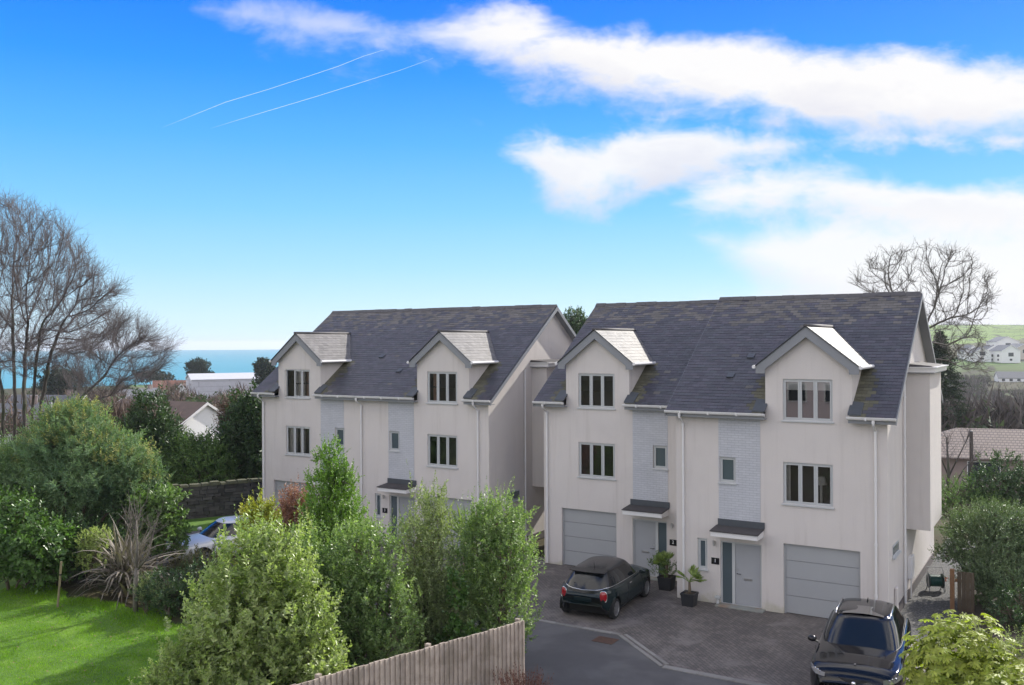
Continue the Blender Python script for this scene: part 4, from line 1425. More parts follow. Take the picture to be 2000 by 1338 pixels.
# --- left garden
shrub('feathery_wattle', 'broad feathery blue-green tree with yellowish tips above the lawn', 'tree', place(140, 34.5),
      [(0, 0, 4.2, 2.4, 2.0, 1.35), (-1.8, -0.3, 3.4, 1.7, 1.6, 1.2), (1.7, 0.6, 3.5, 1.7, 1.5, 1.15), (2.6, 1.0, 2.8, 1.1, 1.1, 0.9), (0.2, 0, 5.3, 1.0, 1.0, 0.75), (-2.8, -0.8, 2.7, 1.4, 1.3, 1.1), (0.9, -0.6, 3.2, 1.7, 1.4, 1.0)],
      2300, 26, 0.75, 0.17, 0.035, acacia_l, 0.45, 0.25, out=1.1, stems=8, stem_r=0.09, fold=0.1)
wt = [o for o in COL.objects if o.name.startswith('feathery_wattle')][0]
wb = ORG[wt]
q, dq, _ = lobe_points([(wb[0] + a, wb[1] + b, c, r, s, t) for a, b, c, r, s, t in [(0, 0, 4.2, 2.4, 2.0, 1.4), (1.7, 0.6, 3.5, 1.7, 1.5, 1.2), (2.6, 1.0, 2.8, 1.1, 1.1, 0.95), (0.2, 0, 5.35, 1.0, 1.0, 0.8), (-1.8, -0.3, 3.5, 1.7, 1.6, 1.2)]], 2600)
kk = (dq[:, 2] > 0.35)
q, dq = q[kk], dq[kk]
dz = unit(dq * 0.5 + np.array([0, 0, 0.7]))
P = shoots_leaves(q - dz * 0.2, dz, rng.uniform(0.18, 0.4, len(q)), 12, 0.11, 0.04, 1.1)
leaves_mesh('blossom', *P, acacia_y, wt, 0.1)

shrub('laurel_bush', 'lush big-leaved green bush under the feathery tree, at the lawn edge', 'bush', place(30, 30.5),
      [(0, 0, 1.6, 1.6, 1.3, 1.3), (1.0, 0.3, 1.3, 0.9, 0.9, 1.1), (-0.8, 0, 2.2, 1.0, 1.0, 0.9)], 520, 10, 0.45, 0.2, 0.1, lush, 0.35, 0.3, droop=0.25)
shrub('laurel_bush', 'dark green bush behind the leaning stake', 'bush', place(125, 31.5),
      [(0, 0, 1.2, 1.3, 1.0, 1.1), (-1.2, 0.2, 1.2, 1.2, 1.0, 1.1), (1.0, 0.8, 1.0, 1.2, 1.0, 1.0)], 620, 14, 0.4, 0.11, 0.05, darkgreen, 0.4, 0.3)
shrub('euphorbia_bush', 'pale lime-green flowering bush beside the spiky strap-leaved plant', 'bush', place(173, 30.6),
      [(0, 0, 1.55, 0.45, 0.45, 0.4), (0.5, 0.1, 1.75, 0.4, 0.4, 0.4), (0.1, 0, 1.0, 0.5, 0.5, 0.4)], 190, 18, 0.22, 0.06, 0.035, euph, 0.8, 0.2, stems=5, stem_r=0.02)
shrub('fatsia_bush', 'bush with pale-edged spreading leaves left of the parked white car', 'bush', place(305, 33.0),
      [(0, 0, 2.6, 1.0, 0.9, 0.35), (0.7, 0, 2.2, 0.6, 0.6, 0.35), (-0.1, 0, 1.6, 0.9, 0.8, 0.7), (0.5, 0, 1.3, 0.8, 0.8, 0.7)], 300, 10, 0.35, 0.18, 0.085, midgreen, 0.4, 0.25, droop=0.15)
shrub('dark_bush', 'low dark bush in the shade behind the large round shrub', 'bush', place(330, 27.6),
      [(0, 0, 0.7, 0.9, 0.8, 0.7), (-0.9, 0.2, 0.6, 0.8, 0.7, 0.6), (0.8, 0.5, 0.9, 0.8, 0.8, 0.9)], 420, 14, 0.3, 0.07, 0.035, darkgreen, 0.5, 0.3)
shrub('low_shrub', 'small green shrub around the base of the bare stump', 'shrub', place(288, 27.9),
      [(0, 0, 0.75, 0.5, 0.45, 0.3), (0.75, 0.1, 0.7, 0.5, 0.5, 0.35), (-0.25, 0, 0.55, 0.3, 0.3, 0.3)], 130, 14, 0.28, 0.06, 0.03, olea, 0.6, 0.3, stem_r=0.02)

shrub('low_hedge', 'low brownish-green hedge in front of the half-hidden white car', 'hedge', place(395, 31.2),
      [(0, 0, 0.5, 0.9, 0.6, 0.62), (-0.9, -0.1, 0.5, 0.7, 0.6, 0.6), (0.9, 0.1, 0.55, 0.8, 0.6, 0.6)], 380, 14, 0.3, 0.07, 0.032, leafmat('brownish_leaf', (0.10, 0.085, 0.045), (0.20, 0.19, 0.09), 0.5, 0.3), 0.6, 0.3, stem_r=0.02)

# strap-leaved plant (phormium) with dead leaves
ph = thing('phormium', 'big spiky plant with long brown drooping strap leaves at the lawn edge', 'plant', place(248, 29.8))
pv, pf = [], []
for j in range(330):
    a = random.uniform(0, 2 * math.pi)
    el = random.uniform(0.15, 1.45)
    Ls = random.uniform(1.1, 2.1)
    h0 = random.uniform(0.05, 0.9)
    w = random.uniform(0.025, 0.05)
    p = ORG[ph] + np.array([random.uniform(-0.35, 0.35), random.uniform(-0.3, 0.3), h0])
    d = np.array([math.cos(a) * math.cos(el), math.sin(a) * math.cos(el), math.sin(el)])
    sd_ = unit(np.array([-math.sin(a), math.cos(a), random.uniform(-0.5, 0.5)]))
    bend = random.uniform(0.05, 0.3)
    kx = random.random() < 0.2
    i0 = len(pv)
    N = 6
    for q in range(N + 1):
        t = q / N
        ww = w * (1 - t ** 2.2) + 0.002
        pv += [tuple(p - sd_ * ww), tuple(p + sd_ * ww)]
        p = p + d * Ls / N
        p[2] = max(p[2], 0.02)
        d = unit(d + np.array([0, 0, -bend * (3.5 if kx and q == 3 else 1)]))
    for q in range(N):
        pf.append((i0 + 2 * q, i0 + 2 * q + 1, i0 + 2 * q + 3, i0 + 2 * q + 2))
raw_mesh('foliage', pv, pf, strapm, ph)
MB().tube([ORG[ph] - np.array([0, 0, 0.05]), ORG[ph] + np.array([0.02, 0, 0.8])], [0.2, 0.12], 8).build('stem', bark_m, ph, smooth=True)


def small_tree(name, label, base, lines, twn, m, tm, twl=0.5):
    root = thing(name, label, 'tree', base)
    b = np.array(base, float)
    t = MB()
    ends = []
    for pts, r in lines:
        pp = [b + np.array(p) for p in pts]
        t.tube(pp, r, 8)
        ends.append((pp[-2], pp[-1]))
    t.build('trunk', m, root, smooth=True)
    w = MB()
    for _ in range(twn):
        a, c = random.choice(ends)
        s = a + (c - a) * random.uniform(0.3, 1.0)
        d = unit(c - a) + rng.normal(0, 0.6, 3)
        d[2] += 0.5
        d = unit(d)
        e = s + d * random.uniform(0.4, 1.2) * twl * 2
        mid = (s + e) / 2 + rng.normal(0, 0.06, 3)
        w.tube([s, mid, e], [0.012, 0.008, 0.003], 3, cap=False)
        for _2 in range(2):
            e2 = mid + unit(d + rng.normal(0, 0.7, 3)) * twl * random.uniform(0.4, 0.9)
            w.tube([mid, e2], [0.006, 0.003], 3, cap=False)
    w.build('branch', tm, root)
    return root


small_tree('bare_sapling', 'small leafless pale-barked tree stump sprouting thin twigs at the lawn edge', place(262, 27.9),
           [([(0, 0, 0), (0.02, 0, 0.8), (0.08, 0, 1.35)], [0.075, 0.085, 0.07]), ([(0.05, 0, 1.2), (0.1, 0, 2.0), (0.05, 0, 2.9)], [0.06, 0.04, 0.02]), ([(0.06, 0, 1.25), (0.45, 0.1, 1.7), (0.75, 0.1, 2.5)], [0.04, 0.03, 0.015]), ([(0.04, 0, 1.3), (-0.2, 0, 1.8), (-0.35, 0.1, 2.7)], [0.03, 0.02, 0.012])],
           70, bark_pale, twig_pale, 0.45)
stk = thing('garden_stake', 'weathered wooden stake leaning at the edge of the lawn', 'stake', place(110, 28.4))
a = ORG[stk]
MB().tube([a, a + np.array([0.12, 0.05, 1.42])], 0.038, 6).build('pole', mat('old_wood', (0.2, 0.165, 0.10), 0.9, var=0.2), stk)
MB().tube([a + np.array([0.085, 0.036, 1.0]), a + np.array([0.089, 0.037, 1.05])], 0.046, 6).build('tie', mat('tie_dark', (0.02, 0.02, 0.02), 0.8), stk)

# --- stone wall and the evergreens above it
wp = [(-29.9, -2.8), (-28.4, -0.2), (-26.4, 3.4), (-24.4, 7.0)]
stone_wall = MB()
stone_m = mat('field_stone', (0.075, 0.07, 0.066), 0.9, island=0.4, hue=0.03, var=0.2, vscale=4, bump=0.8, bscale=14)
moss_cap = mat('mossy_cap', (0.10, 0.10, 0.055), 0.95, var=0.3, vscale=4, island=0.2)
cap = MB()
sw_root = thing('stone_wall', 'old dark rubble stone wall below the evergreens, left of the far houses', 'wall', (-27.4, 1.5, 0))
for (x0, y0), (x1, y1) in zip(wp[:-1], wp[1:]):
    L = math.hypot(x1 - x0, y1 - y0)
    u = np.array([(x1 - x0) / L, (y1 - y0) / L, 0])
    nn_ = np.array([u[1], -u[0], 0])
    z = 0.0
    while z < 1.42:
        h = random.uniform(0.13, 0.24)
        h = min(h, 1.5 - z)
        s = random.uniform(-0.2, 0)
        while s < L:
            l = random.uniform(0.2, 0.55)
            a0, a1 = max(s, 0), min(s + l - 0.015, L)
            s += l
            if a1 - a0 < 0.05:
                continue
            f = random.uniform(-0.035, 0.035)
            A = np.array([x0, y0, z])
            pts = []
            for zz in (0.006, h - 0.008):
                for (q, w) in ((a0, 0.2 + f), (a1, 0.2 + f * 0.6), (a1, -0.2), (a0, -0.2)):
                    pts.append(A + u * (q + random.uniform(-0.01, 0.01)) + nn_ * w + np.array([0, 0, zz + random.uniform(-0.01, 0.01)]))
            stone_wall.hexa(pts)
        z += h
    s = 0
    while s < L:
        l = random.uniform(0.3, 0.6)
        a0, a1 = s, min(s + l - 0.02, L)
        s += l
        A = np.array([x0, y0, 1.5])
        hh_ = random.uniform(0.08, 0.16)
        cap.hexa([A + u * a0 + nn_ * 0.26, A + u * a1 + nn_ * 0.26, A + u * a1 - nn_ * 0.26, A + u * a0 - nn_ * 0.26] + [p + np.array([0, 0, hh_]) for p in (A + u * (a0 + 0.03) + nn_ * 0.2, A + u * (a1 - 0.03) + nn_ * 0.2, A + u * (a1 - 0.03) - nn_ * 0.2, A + u * (a0 + 0.03) - nn_ * 0.2)])
stone_wall.build('stone_face', stone_m, sw_root)
cap.build('coping', moss_cap, sw_root)
EV = 'evergreens above the stone wall'
shrub('evergreen_tree', 'dark evergreen tree against the left end of the far houses', 'tree', place(484, 49.5, -0.2),
      [(0, 0, 3.4, 1.5, 1.5, 2.2), (-0.9, 0, 2.6, 1.2, 1.2, 1.5), (0.7, 0, 4.6, 0.9, 0.9, 1.4), (0.8, 0, 2.3, 1.2, 1.2, 1.6)], 900, 14, 0.7, 0.2, 0.09, darkgreen, 0.45, 0.3, group=EV, stem_r=0.12)
shrub('evergreen_tree', 'mid green bushy evergreen above the stone wall, under the white gable', 'tree', place(385, 48.5, -0.2),
      [(0, 0, 2.0, 1.7, 1.4, 1.6), (-1.4, 0, 2.0, 1.3, 1.2, 1.6), (1.2, 0, 1.8, 1.2, 1.2, 1.5)], 950, 14, 0.65, 0.17, 0.07, midgreen, 0.4, 0.3, group=EV, stem_r=0.1)
shrub('evergreen_tree', 'dark green rounded evergreen behind the feathery tree', 'tree', place(292, 50.0, -0.2),
      [(0, 0, 3.5, 1.5, 1.4, 2.2), (-1.0, 0, 2.9, 1.2, 1.2, 1.8), (0.9, 0, 2.6, 1.2, 1.2, 1.7)], 850, 14, 0.65, 0.19, 0.085, darkgreen, 0.45, 0.3, group=EV, stem_r=0.1)
shrub('copper_bush', 'reddish-brown leaved bush in front of the white gable end', 'bush', place(450, 50.5, -0.2),
      [(0, 0, 4.6, 0.7, 0.7, 0.9), (0.5, 0, 4.2, 0.6, 0.6, 0.9), (-0.4, 0, 4.0, 0.6, 0.6, 0.6)], 220, 12, 0.5, 0.12, 0.05, leafmat('copper_leaf', (0.099, 0.056, 0.049), (0.182, 0.105, 0.084), 0.5, 0.2), 0.6, 0.3, stem_r=0.06)
shrub('dark_hedge', 'dark hedge filling the gap behind the lawn bushes', 'hedge', place(120, 40.0),
      [(-2.5, 0, 1.6, 2.2, 1.5, 1.7), (0, 0, 1.5, 2.2, 1.5, 1.6), (2.4, 1.2, 1.4, 2.0, 1.4, 1.5)], 900, 12, 0.6, 0.16, 0.07, darkgreen, 0.4, 0.3)


# --- leafless trees grown by space colonisation
def colonise(seeds, attr, step, infl, kill, iters=90, up=0.06, jitter=0.12):
    nodes = []
    par = []
    for line in seeds:
        prev = -1
        first = True
        for a, b in zip(line[:-1], line[1:]):
            a, b = np.array(a, float), np.array(b, float)
            m = max(1, int(np.linalg.norm(b - a) / step))
            for j in range(m):
                q = a + (b - a) * (j / m)
                if first and nodes:
                    dmin = np.argmin(np.linalg.norm(np.array(nodes) - q, axis=1))
                    prev = dmin if np.linalg.norm(nodes[dmin] - q) < step * 1.5 else -1
                nodes.append(q + rng.normal(0, step * 0.05, 3))
                par.append(prev)
                prev = len(nodes) - 1
                first = False
    nodes = list(nodes)
    P = np.array(nodes)
    d2 = np.full(len(attr), 1e9)
    near = np.zeros(len(attr), int)
    for i in range(0, len(P)):
        dd = ((attr - P[i]) ** 2).sum(1)
        m = dd < d2
        d2[m] = dd[m]
        near[m] = i
    alive = d2 > kill ** 2
    attr, d2, near = attr[alive], d2[alive], near[alive]
    stuck = {}
    for _ in range(iters):
        if len(attr) < 3:
            break
        m = d2 < infl ** 2
        if not m.any():
            break
        vec = unit(attr[m] - np.array(nodes)[near[m]])
        ids, inv = np.unique(near[m], return_inverse=True)
        acc = np.zeros((len(ids), 3))
        np.add.at(acc, inv, vec)
        new = []
        arr = np.array(nodes)
        for i, a in zip(ids, acc):
            a = unit(a)
            if par[i] >= 0:
                a = a + 0.45 * unit(arr[i] - arr[par[i]])
            a = unit(a + rng.normal(0, jitter, 3) + np.array([0, 0, up]))
            new.append((arr[i] + a * step, i))
        for q, i in new:
            if ((arr - q) ** 2).sum(1).min() < (0.55 * step) ** 2:
                mm = (near == i) & (d2 < (2.2 * kill) ** 2)
                d2[mm] = 0
                stuck[i] = stuck.get(i, 0) + 1
                if stuck[i] > 2:
                    d2[near == i] = 0
                continue
            nodes.append(q)
            par.append(int(i))
            dd = ((attr - q) ** 2).sum(1)
            mm = dd < d2
            d2[mm] = dd[mm]
            near[mm] = len(nodes) - 1
        alive = d2 > kill ** 2
        attr, d2, near = attr[alive], d2[alive], near[alive]
    return np.array(nodes), np.array(par)


def bare_tree(name, label, base, seeds, attr, step, infl, kill, r_tip, expo, m, tm, twigs, twl, group=None, thick=0.05, rmax=0.35, tr=0.007):
    N, par = colonise(seeds, attr, step, infl, kill)
    n = len(N)
    acc = np.zeros(n)
    kids = np.zeros(n, int)
    for i in range(n - 1, -1, -1):
        if acc[i] == 0:
            acc[i] = r_tip ** expo
        if par[i] >= 0:
            acc[par[i]] += acc[i]
            kids[par[i]] += 1
    R = np.minimum(acc ** (1 / expo), rmax)
    root = thing(name, label, 'tree', base, 0, group)

    def prisms(A, B, ra, rb, k):
        d = unit(B - A)
        ref = np.where(np.abs(d[:, 2:3]) > 0.8, np.array([[1.0, 0, 0]]), np.array([[0, 0, 1.0]]))
        u = unit(np.cross(d, ref))
        w = np.cross(d, u)
        v = np.zeros((len(A), 2 * k, 3))
        for j in range(k):
            a = 2 * math.pi * j / k
            o = math.cos(a) * u + math.sin(a) * w
            v[:, j] = A + o * ra[:, None]
            v[:, k + j] = B + o * rb[:, None]
        i = np.arange(len(A))[:, None] * 2 * k
        f = np.concatenate([i + np.array([j, (j + 1) % k, k + (j + 1) % k, k + j]) for j in range(k)], 0)
        return v.reshape(-1, 3), f
    e = np.where(par >= 0)[0]
    A, B = N[par[e]], N[e]
    ra, rb = np.minimum(R[par[e]], R[e] * 1.25), R[e]
    big = rb > thick
    v, f = prisms(A[big], B[big] + unit(B[big] - A[big]) * rb[big][:, None] * 0.35, ra[big], rb[big], 8)
    raw_mesh('trunk', v, f, m, root, smooth=True)
    v, f = prisms(A[~big], B[~big], ra[~big], rb[~big], 4)
    # fine twigs
    cand = np.where((R < r_tip * 3.2) & (par >= 0))[0]
    src = rng.choice(cand, twigs)
    cen = np.array([base[0], base[1], N[:, 2].min() + 0.25 * (N[:, 2].max() - N[:, 2].min())])
    gd = unit(unit(N[src] - N[par[src]]) + 0.8 * unit(N[src] - cen))
    S = N[src] - gd * rng.uniform(0, step, (twigs, 1))
    d1 = unit(gd * 0.9 + rng.normal(0, 0.36, (twigs, 3)) + np.array([0, 0, 0.18]))
    l1 = twl * rng.uniform(0.4, 1.1, twigs)[:, None]
    M1 = S + d1 * l1
    d2_ = unit(d1 + rng.normal(0, 0.35, (twigs, 3)) + np.array([0, 0, 0.1]))
    E1 = M1 + d2_ * l1 * 0.8
    d3 = unit(d1 + rng.normal(0, 0.6, (twigs, 3)))
    E2 = M1 + d3 * l1 * 0.6
    o1 = np.full(twigs, tr)
    v2, f2 = prisms(S, M1, o1 * 1.3, o1, 3)
    v3, f3 = prisms(M1, E1, o1, o1 * 0.5, 3)
    v4, f4 = prisms(M1, E2, o1 * 0.8, o1 * 0.5, 3)
    V, F = v, f
    for a, b in ((v2, f2), (v3, f3), (v4, f4)):
        F = np.concatenate([F, b + len(V)])
        V = np.concatenate([V, a])
    raw_mesh('branches', V, F, tm, root)
    return root


def attractors(poly, n, d, depth):
    poly = np.array(poly, float)
    lo, hi = poly.min(0), poly.max(0)
    pts = []
    cx_ = (lo + hi) / 2
    while len(pts) < n:
        x, y = rng.uniform(lo[0], hi[0], 4000), rng.uniform(lo[1], hi[1], 4000)
        k = in_poly(x, y, [tuple(p) for p in poly])
        for a, b in zip(x[k], y[k]):
            pts.append(at(a, b, d + rng.uniform(-1, 1) * depth))
    return np.array(pts[:n])


DL = 46.0
A1 = attractors([(-230, 440), (-120, 395), (0, 388), (45, 398), (75, 412), (115, 440), (150, 462), (165, 500), (200, 540), (240, 575), (215, 610), (250, 625), (230, 665), (190, 690), (120, 720), (60, 735), (-230, 720)], 4200, DL, 4.0)
seeds = []
for bx_, tx in ((62, 85), (45, 55), (28, 25), (78, 125), (5, -25), (-40, -100)):
    seeds.append([at(bx_, 880, DL + random.uniform(-1, 1)), at(bx_ + 2, 790, DL), at((bx_ * 0.6 + tx * 0.4), 700, DL + random.uniform(-1.5, 1.5)), at(tx, 620, DL + random.uniform(-2.5, 2.5))])
bp = at(45, 669, DL)
bare_tree('leafless_tree', 'tall leafless many-stemmed tree at the left edge, its crown fanning into the sky', (bp[0], bp[1], 0), seeds, A1, 0.35, 3.2, 0.55, 0.013, 2.25, bark_grey, twig_dark, 15000, 0.7, thick=0.045, rmax=0.27, tr=0.005)
A2 = attractors([(110, 720), (170, 660), (235, 610), (275, 625), (310, 650), (340, 680), (330, 700), (335, 715), (300, 738), (270, 760), (200, 765), (150, 775)], 620, 42.0, 2.2)
s2 = [[at(120, 880, 42), at(128, 810, 42), at(165, 770, 42), at(205, 735, 42.3), at(225, 700, 41.5)], [at(128, 812, 42), at(175, 785, 41.5), at(230, 768, 41)]]
bp = at(120, 669, 42)
bare_tree('leafless_tree', 'low spreading leafless tree reaching right over the white-gabled house', (bp[0], bp[1], 0), s2, A2, 0.33, 3.4, 0.62, 0.011, 2.3, bark_grey, twig_dark, 2800, 0.75, thick=0.045, rmax=0.17, tr=0.004)
DR = 52.0
A3 = attractors([(1655, 560), (1680, 515), (1720, 488), (1760, 485), (1800, 475), (1850, 480), (1900, 500), (1940, 530), (1955, 580), (1950, 610), (1900, 625), (1930, 655), (1925, 700), (1945, 735), (1900, 735), (1850, 700), (1800, 660), (1760, 600), (1700, 590)], 2300, DR, 3.6)
s3 = [[at(1800, 760, DR), at(1802, 690, DR), at(1805, 640, DR), at(1825, 600, DR + 0.8), at(1838, 560, DR)], [at(1805, 645, DR), at(1860, 620, DR - 0.8), at(1905, 612, DR - 1)], [at(1803, 665, DR), at(1850, 675, DR + 1), at(1890, 655, DR + 1)],
      [at(1750, 760, DR + 1), at(1746, 600, DR + 1), at(1740, 555, DR + 1)], [at(1803, 700, DR), at(1850, 705, DR - 1), at(1900, 728, DR - 1)]]
bp = at(1800, 669, DR)
bare_tree('leafless_oak', 'leafless oak with crooked spreading branches behind the right-hand roof', (bp[0], bp[1], -1.0), s3, A3, 0.36, 2.6, 0.66, 0.012, 2.3, bark_pale, twig_pale, 2400, 0.45, thick=0.07, rmax=0.3, tr=0.006)


# --- trees behind the houses and on the right
def conifer(name, label, base, h, r, n, m, group=None, dead=0.0, L=0.5):
    """layered dark conifer: drooping sprays on whorled limbs"""
    root = thing(name, label, 'tree', base, 0, group)
    b = np.array(base, float)
    t = rng.uniform(0.04, 1, n) ** 0.8
    a = rng.uniform(0, 2 * math.pi, n)
    R = r * (1 - t ** 1.6) * rng.uniform(0.55, 1.08, n) * (1 + 0.18 * np.sin(t * 40) + 0.15 * np.sin(a * 3 + t * 9)) + 0.1
    p = b + np.stack([R * np.cos(a), R * np.sin(a), t * h], 1)
    d = np.stack([np.cos(a), np.sin(a), rng.uniform(-0.5, 0.35, n)], 1)
    P = shoots_leaves(p - d * L, d, np.full(n, L * 1.6), 12, 0.26, 0.1, 0.7, 0.15)
    leaves_mesh('foliage', *P, m, root, 0.15)
    tb = MB().tube([b - np.array([0, 0, 0.3]), b + np.array([0, 0, h * 0.95])], [r * 0.09, 0.03], 8)
    for j in range(40):
        tt = random.uniform(0.1, 0.9)
        aa = random.uniform(0, 6.28)
        rr_ = r * (1 - tt ** 1.6) * 0.8
        c = b + np.array([0, 0, tt * h])
        tb.tube([c, c + np.array([rr_ * math.cos(aa), rr_ * math.sin(aa), 0.2])], [0.05, 0.015], 4, cap=False)
    tb.build('trunk', bark_grey, root)
    return root


def zg(px, d):
    p = at(px, 669, d)
    return (float(p[0]), float(p[1]), float(ground_z(p[0], p[1])))


conifer('cypress_tree', 'dark cypress standing close behind the right-hand house', zg(1836, 88), 14.5, 3.6, 1300, conif)
shrub('evergreen_oak', 'dark round-topped tree showing in the gap between the two pairs of houses', 'tree', zg(1122, 92),
      [(0, 0, 13.2, 1.55, 1.5, 1.3), (-0.7, 0, 12.2, 1.1, 1.1, 1.2), (0.7, 0, 12.2, 1.2, 1.2, 1.4), (0, 0, 10.6, 1.8, 1.7, 1.6), (0.2, 0, 8.5, 1.7, 1.6, 2.0)], 900, 12, 0.5, 0.2, 0.09, darkgreen, 0.5, 0.3, stem_r=0.22)
shrub('evergreen_oak', 'tip of a distant tree just showing over the ridge of the number 2 house', 'tree', zg(1210, 100),
      [(0, 0, 13.9, 0.75, 0.7, 0.65), (0, 0, 12.0, 1.6, 1.6, 1.7)], 260, 12, 0.4, 0.2, 0.09, darkgreen, 0.5, 0.3, stem_r=0.2)
tb_ = (5.15, 5.2, -0.15)
shrub('holm_oak', 'spreading evergreen tree with small grey-green leaves by the gravel path', 'tree', tb_,
      [(0, 0, 2.0, 1.35, 1.5, 1.05), (-0.75, 0.6, 2.1, 0.8, 0.8, 0.6), (0.9, 0.6, 2.1, 1.1, 1.1, 0.9), (0.4, -0.6, 1.3, 1.2, 1.2, 0.9), (-1.1, -0.4, 1.5, 0.55, 0.5, 0.35), (1.5, -0.2, 1.2, 1.1, 1.1, 1.0), (0.3, 0.2, 2.6, 1.0, 1.0, 0.6), (-0.1, -1.0, 1.0, 0.9, 0.9, 0.8), (0.7, -1.6, 0.8, 1.0, 1.0, 0.8)],
      2700, 18, 0.4, 0.06, 0.028, leafmat('holm_leaf', (0.079, 0.133, 0.062), (0.212, 0.275, 0.133), 0.35, 0.25, 0.5), 0.4, 0.3, stem_r=0.07, stems=8)
# lime-leaved bush with hand-shaped leaves, nearest right
fb_ = (5.6, -7.6, 0)
ft = thing('fatsia_bush', 'bright yellow-green bush with hand-shaped leaves in front of the black car', 'bush', fb_)
q, dq, _ = lobe_points([(fb_[0], fb_[1], 1.5, 1.0, 1.0, 1.15), (fb_[0] + 0.8, fb_[1] - 0.2, 1.3, 0.9, 0.9, 1.0), (fb_[0] - 0.35, fb_[1] - 0.3, 0.9, 0.75, 0.8, 0.85), (fb_[0] + 0.3, fb_[1] - 0.9, 1.0, 1.0, 0.9, 0.9), (fb_[0] - 0.2, fb_[1] - 0.1, 1.7, 0.8, 0.8, 0.85)], 2400, 0.15)
kk = q[:, 2] > 0.15
q, dq = q[kk], dq[kk]
hub = q + dq * 0.05
tilt = unit(dq * 0.9 + np.array([0, 0, 0.75]) + rng.normal(0, 0.28, dq.shape))
ax = unit(np.cross(tilt, rnd_dir(len(q))))
ay = np.cross(tilt, ax)
PP, DD, NN, LL = [], [], [], []
for j in range(8):
    a = -2.2 + 4.4 * j / 7
    dd = math.cos(a) * ax + math.sin(a) * ay - tilt * 0.22
    PP.append(hub); DD.append(dd); NN.append(tilt + rng.normal(0, 0.06, tilt.shape)); LL.append(0.17 * (1 - 0.25 * abs(a) / 2.2) * rng.uniform(0.8, 1.15, len(q)))
LL = np.concatenate(LL)
leaves_mesh('foliage', np.concatenate(PP), np.concatenate(DD), np.concatenate(NN), LL, LL * 0.36, fatsia, ft, 0.12)
# stalked seed heads
sb = MB()
for _ in range(26):
    a = random.uniform(0, 6.28)
    r = random.uniform(0, 0.9)
    c = np.array([fb_[0] + r * math.cos(a), fb_[1] + r * math.sin(a), 2.45 - 0.5 * r])
    top = c + np.array([random.uniform(-0.1, 0.1), random.uniform(-0.1, 0.1), random.uniform(0.2, 0.45)])
    sb.tube([c, top], [0.008, 0.005], 4, cap=False)
    for _2 in range(7):
        e = top - (top - c) * random.uniform(0, 0.5) + rng.normal(0, 0.06, 3)
        sb.lathe([(0.0, -0.018), (0.018, 0), (0.0, 0.018)], 5, 'z', tuple(e))
sb.build('flower_stalk', leafmat('stalk', (0.421, 0.477, 0.168), (0.500, 0.500, 0.281), 0.5, 0.2), ft)
tb = MB()
for _ in range(9):
    a = random.uniform(0, 6.28)
    tb.tube([np.array(fb_) + np.array([0.2 * math.cos(a), 0.2 * math.sin(a), -0.03]), np.array(fb_) + np.array([0.5 * math.cos(a), 0.5 * math.sin(a), 1.0]), np.array(fb_) + np.array([0.75 * math.cos(a), 0.75 * math.sin(a), 1.7])], [0.035, 0.03, 0.015], 6)
tb.build('stem', bark_m, ft)
# other right-hand greenery
shrub('laurel_bush', 'dark glossy bush below the pinkish bungalow roof', 'bush', place(1955, 47, -0.5),
      [(0, 0, 1.3, 1.5, 1.3, 1.5), (-0.9, 0, 0.6, 1.1, 1.0, 0.9), (1.3, 0, 1.0, 1.3, 1.2, 1.3)], 620, 14, 0.5, 0.12, 0.06, darkgreen, 0.45, 0.3, stem_r=0.06)
shrub('lavender_bush', 'low grey-green bush at the right edge behind the yellow-green one', 'bush', (7.2, -2.2, 0),
      [(0, 0, 0.5, 0.8, 0.9, 0.7), (-0.9, 0.8, 0.4, 0.6, 0.6, 0.5)], 260, 14, 0.35, 0.06, 0.02, olea, 0.7, 0.3, stem_r=0.02)
shrub('dark_bush', 'shady bush beneath the evergreen beside the brown fence panel', 'bush', (6.3, 2.2, 0),
      [(0, 0, 0.5, 1.1, 1.2, 0.6), (0.8, -1.2, 0.4, 0.9, 0.9, 0.5)], 360, 12, 0.35, 0.07, 0.035, darkgreen, 0.5, 0.3, stem_r=0.03)
small_tree('bare_sapling', 'thin leafless tree in front of the pinkish bungalow', zg(1848, 60),
           [([(0, 0, 0), (0.1, 0, 2), (0.0, 0, 4.2)], [0.12, 0.09, 0.04]), ([(0.05, 0, 1.5), (0.7, 0.3, 3), (1.3, 0.4, 4.4)], [0.06, 0.04, 0.02]), ([(0.05, 0, 1.8), (-0.5, 0, 3.2), (-0.9, 0, 4.6)], [0.05, 0.04, 0.02]), ([(0.4, 0.1, 1.0), (1.0, 0.3, 2.2), (1.7, 0.3, 3.0)], [0.05, 0.035, 0.02])], 80, bark_grey, twig_dark, 0.7)
shrub('laurel_bush', 'mixed green bush in the gap beside the cypress foot, right of the side bay', 'bush', zg(1868, 47),
      [(0, 0, 0.9, 1.3, 1.2, 1.1), (-0.9, 0.5, 0.6, 1.0, 1.0, 0.9), (1.2, 0.4, 0.6, 1.2, 1.2, 0.9)], 420, 12, 0.4, 0.1, 0.045, midgreen, 0.45, 0.3, stem_r=0.05)
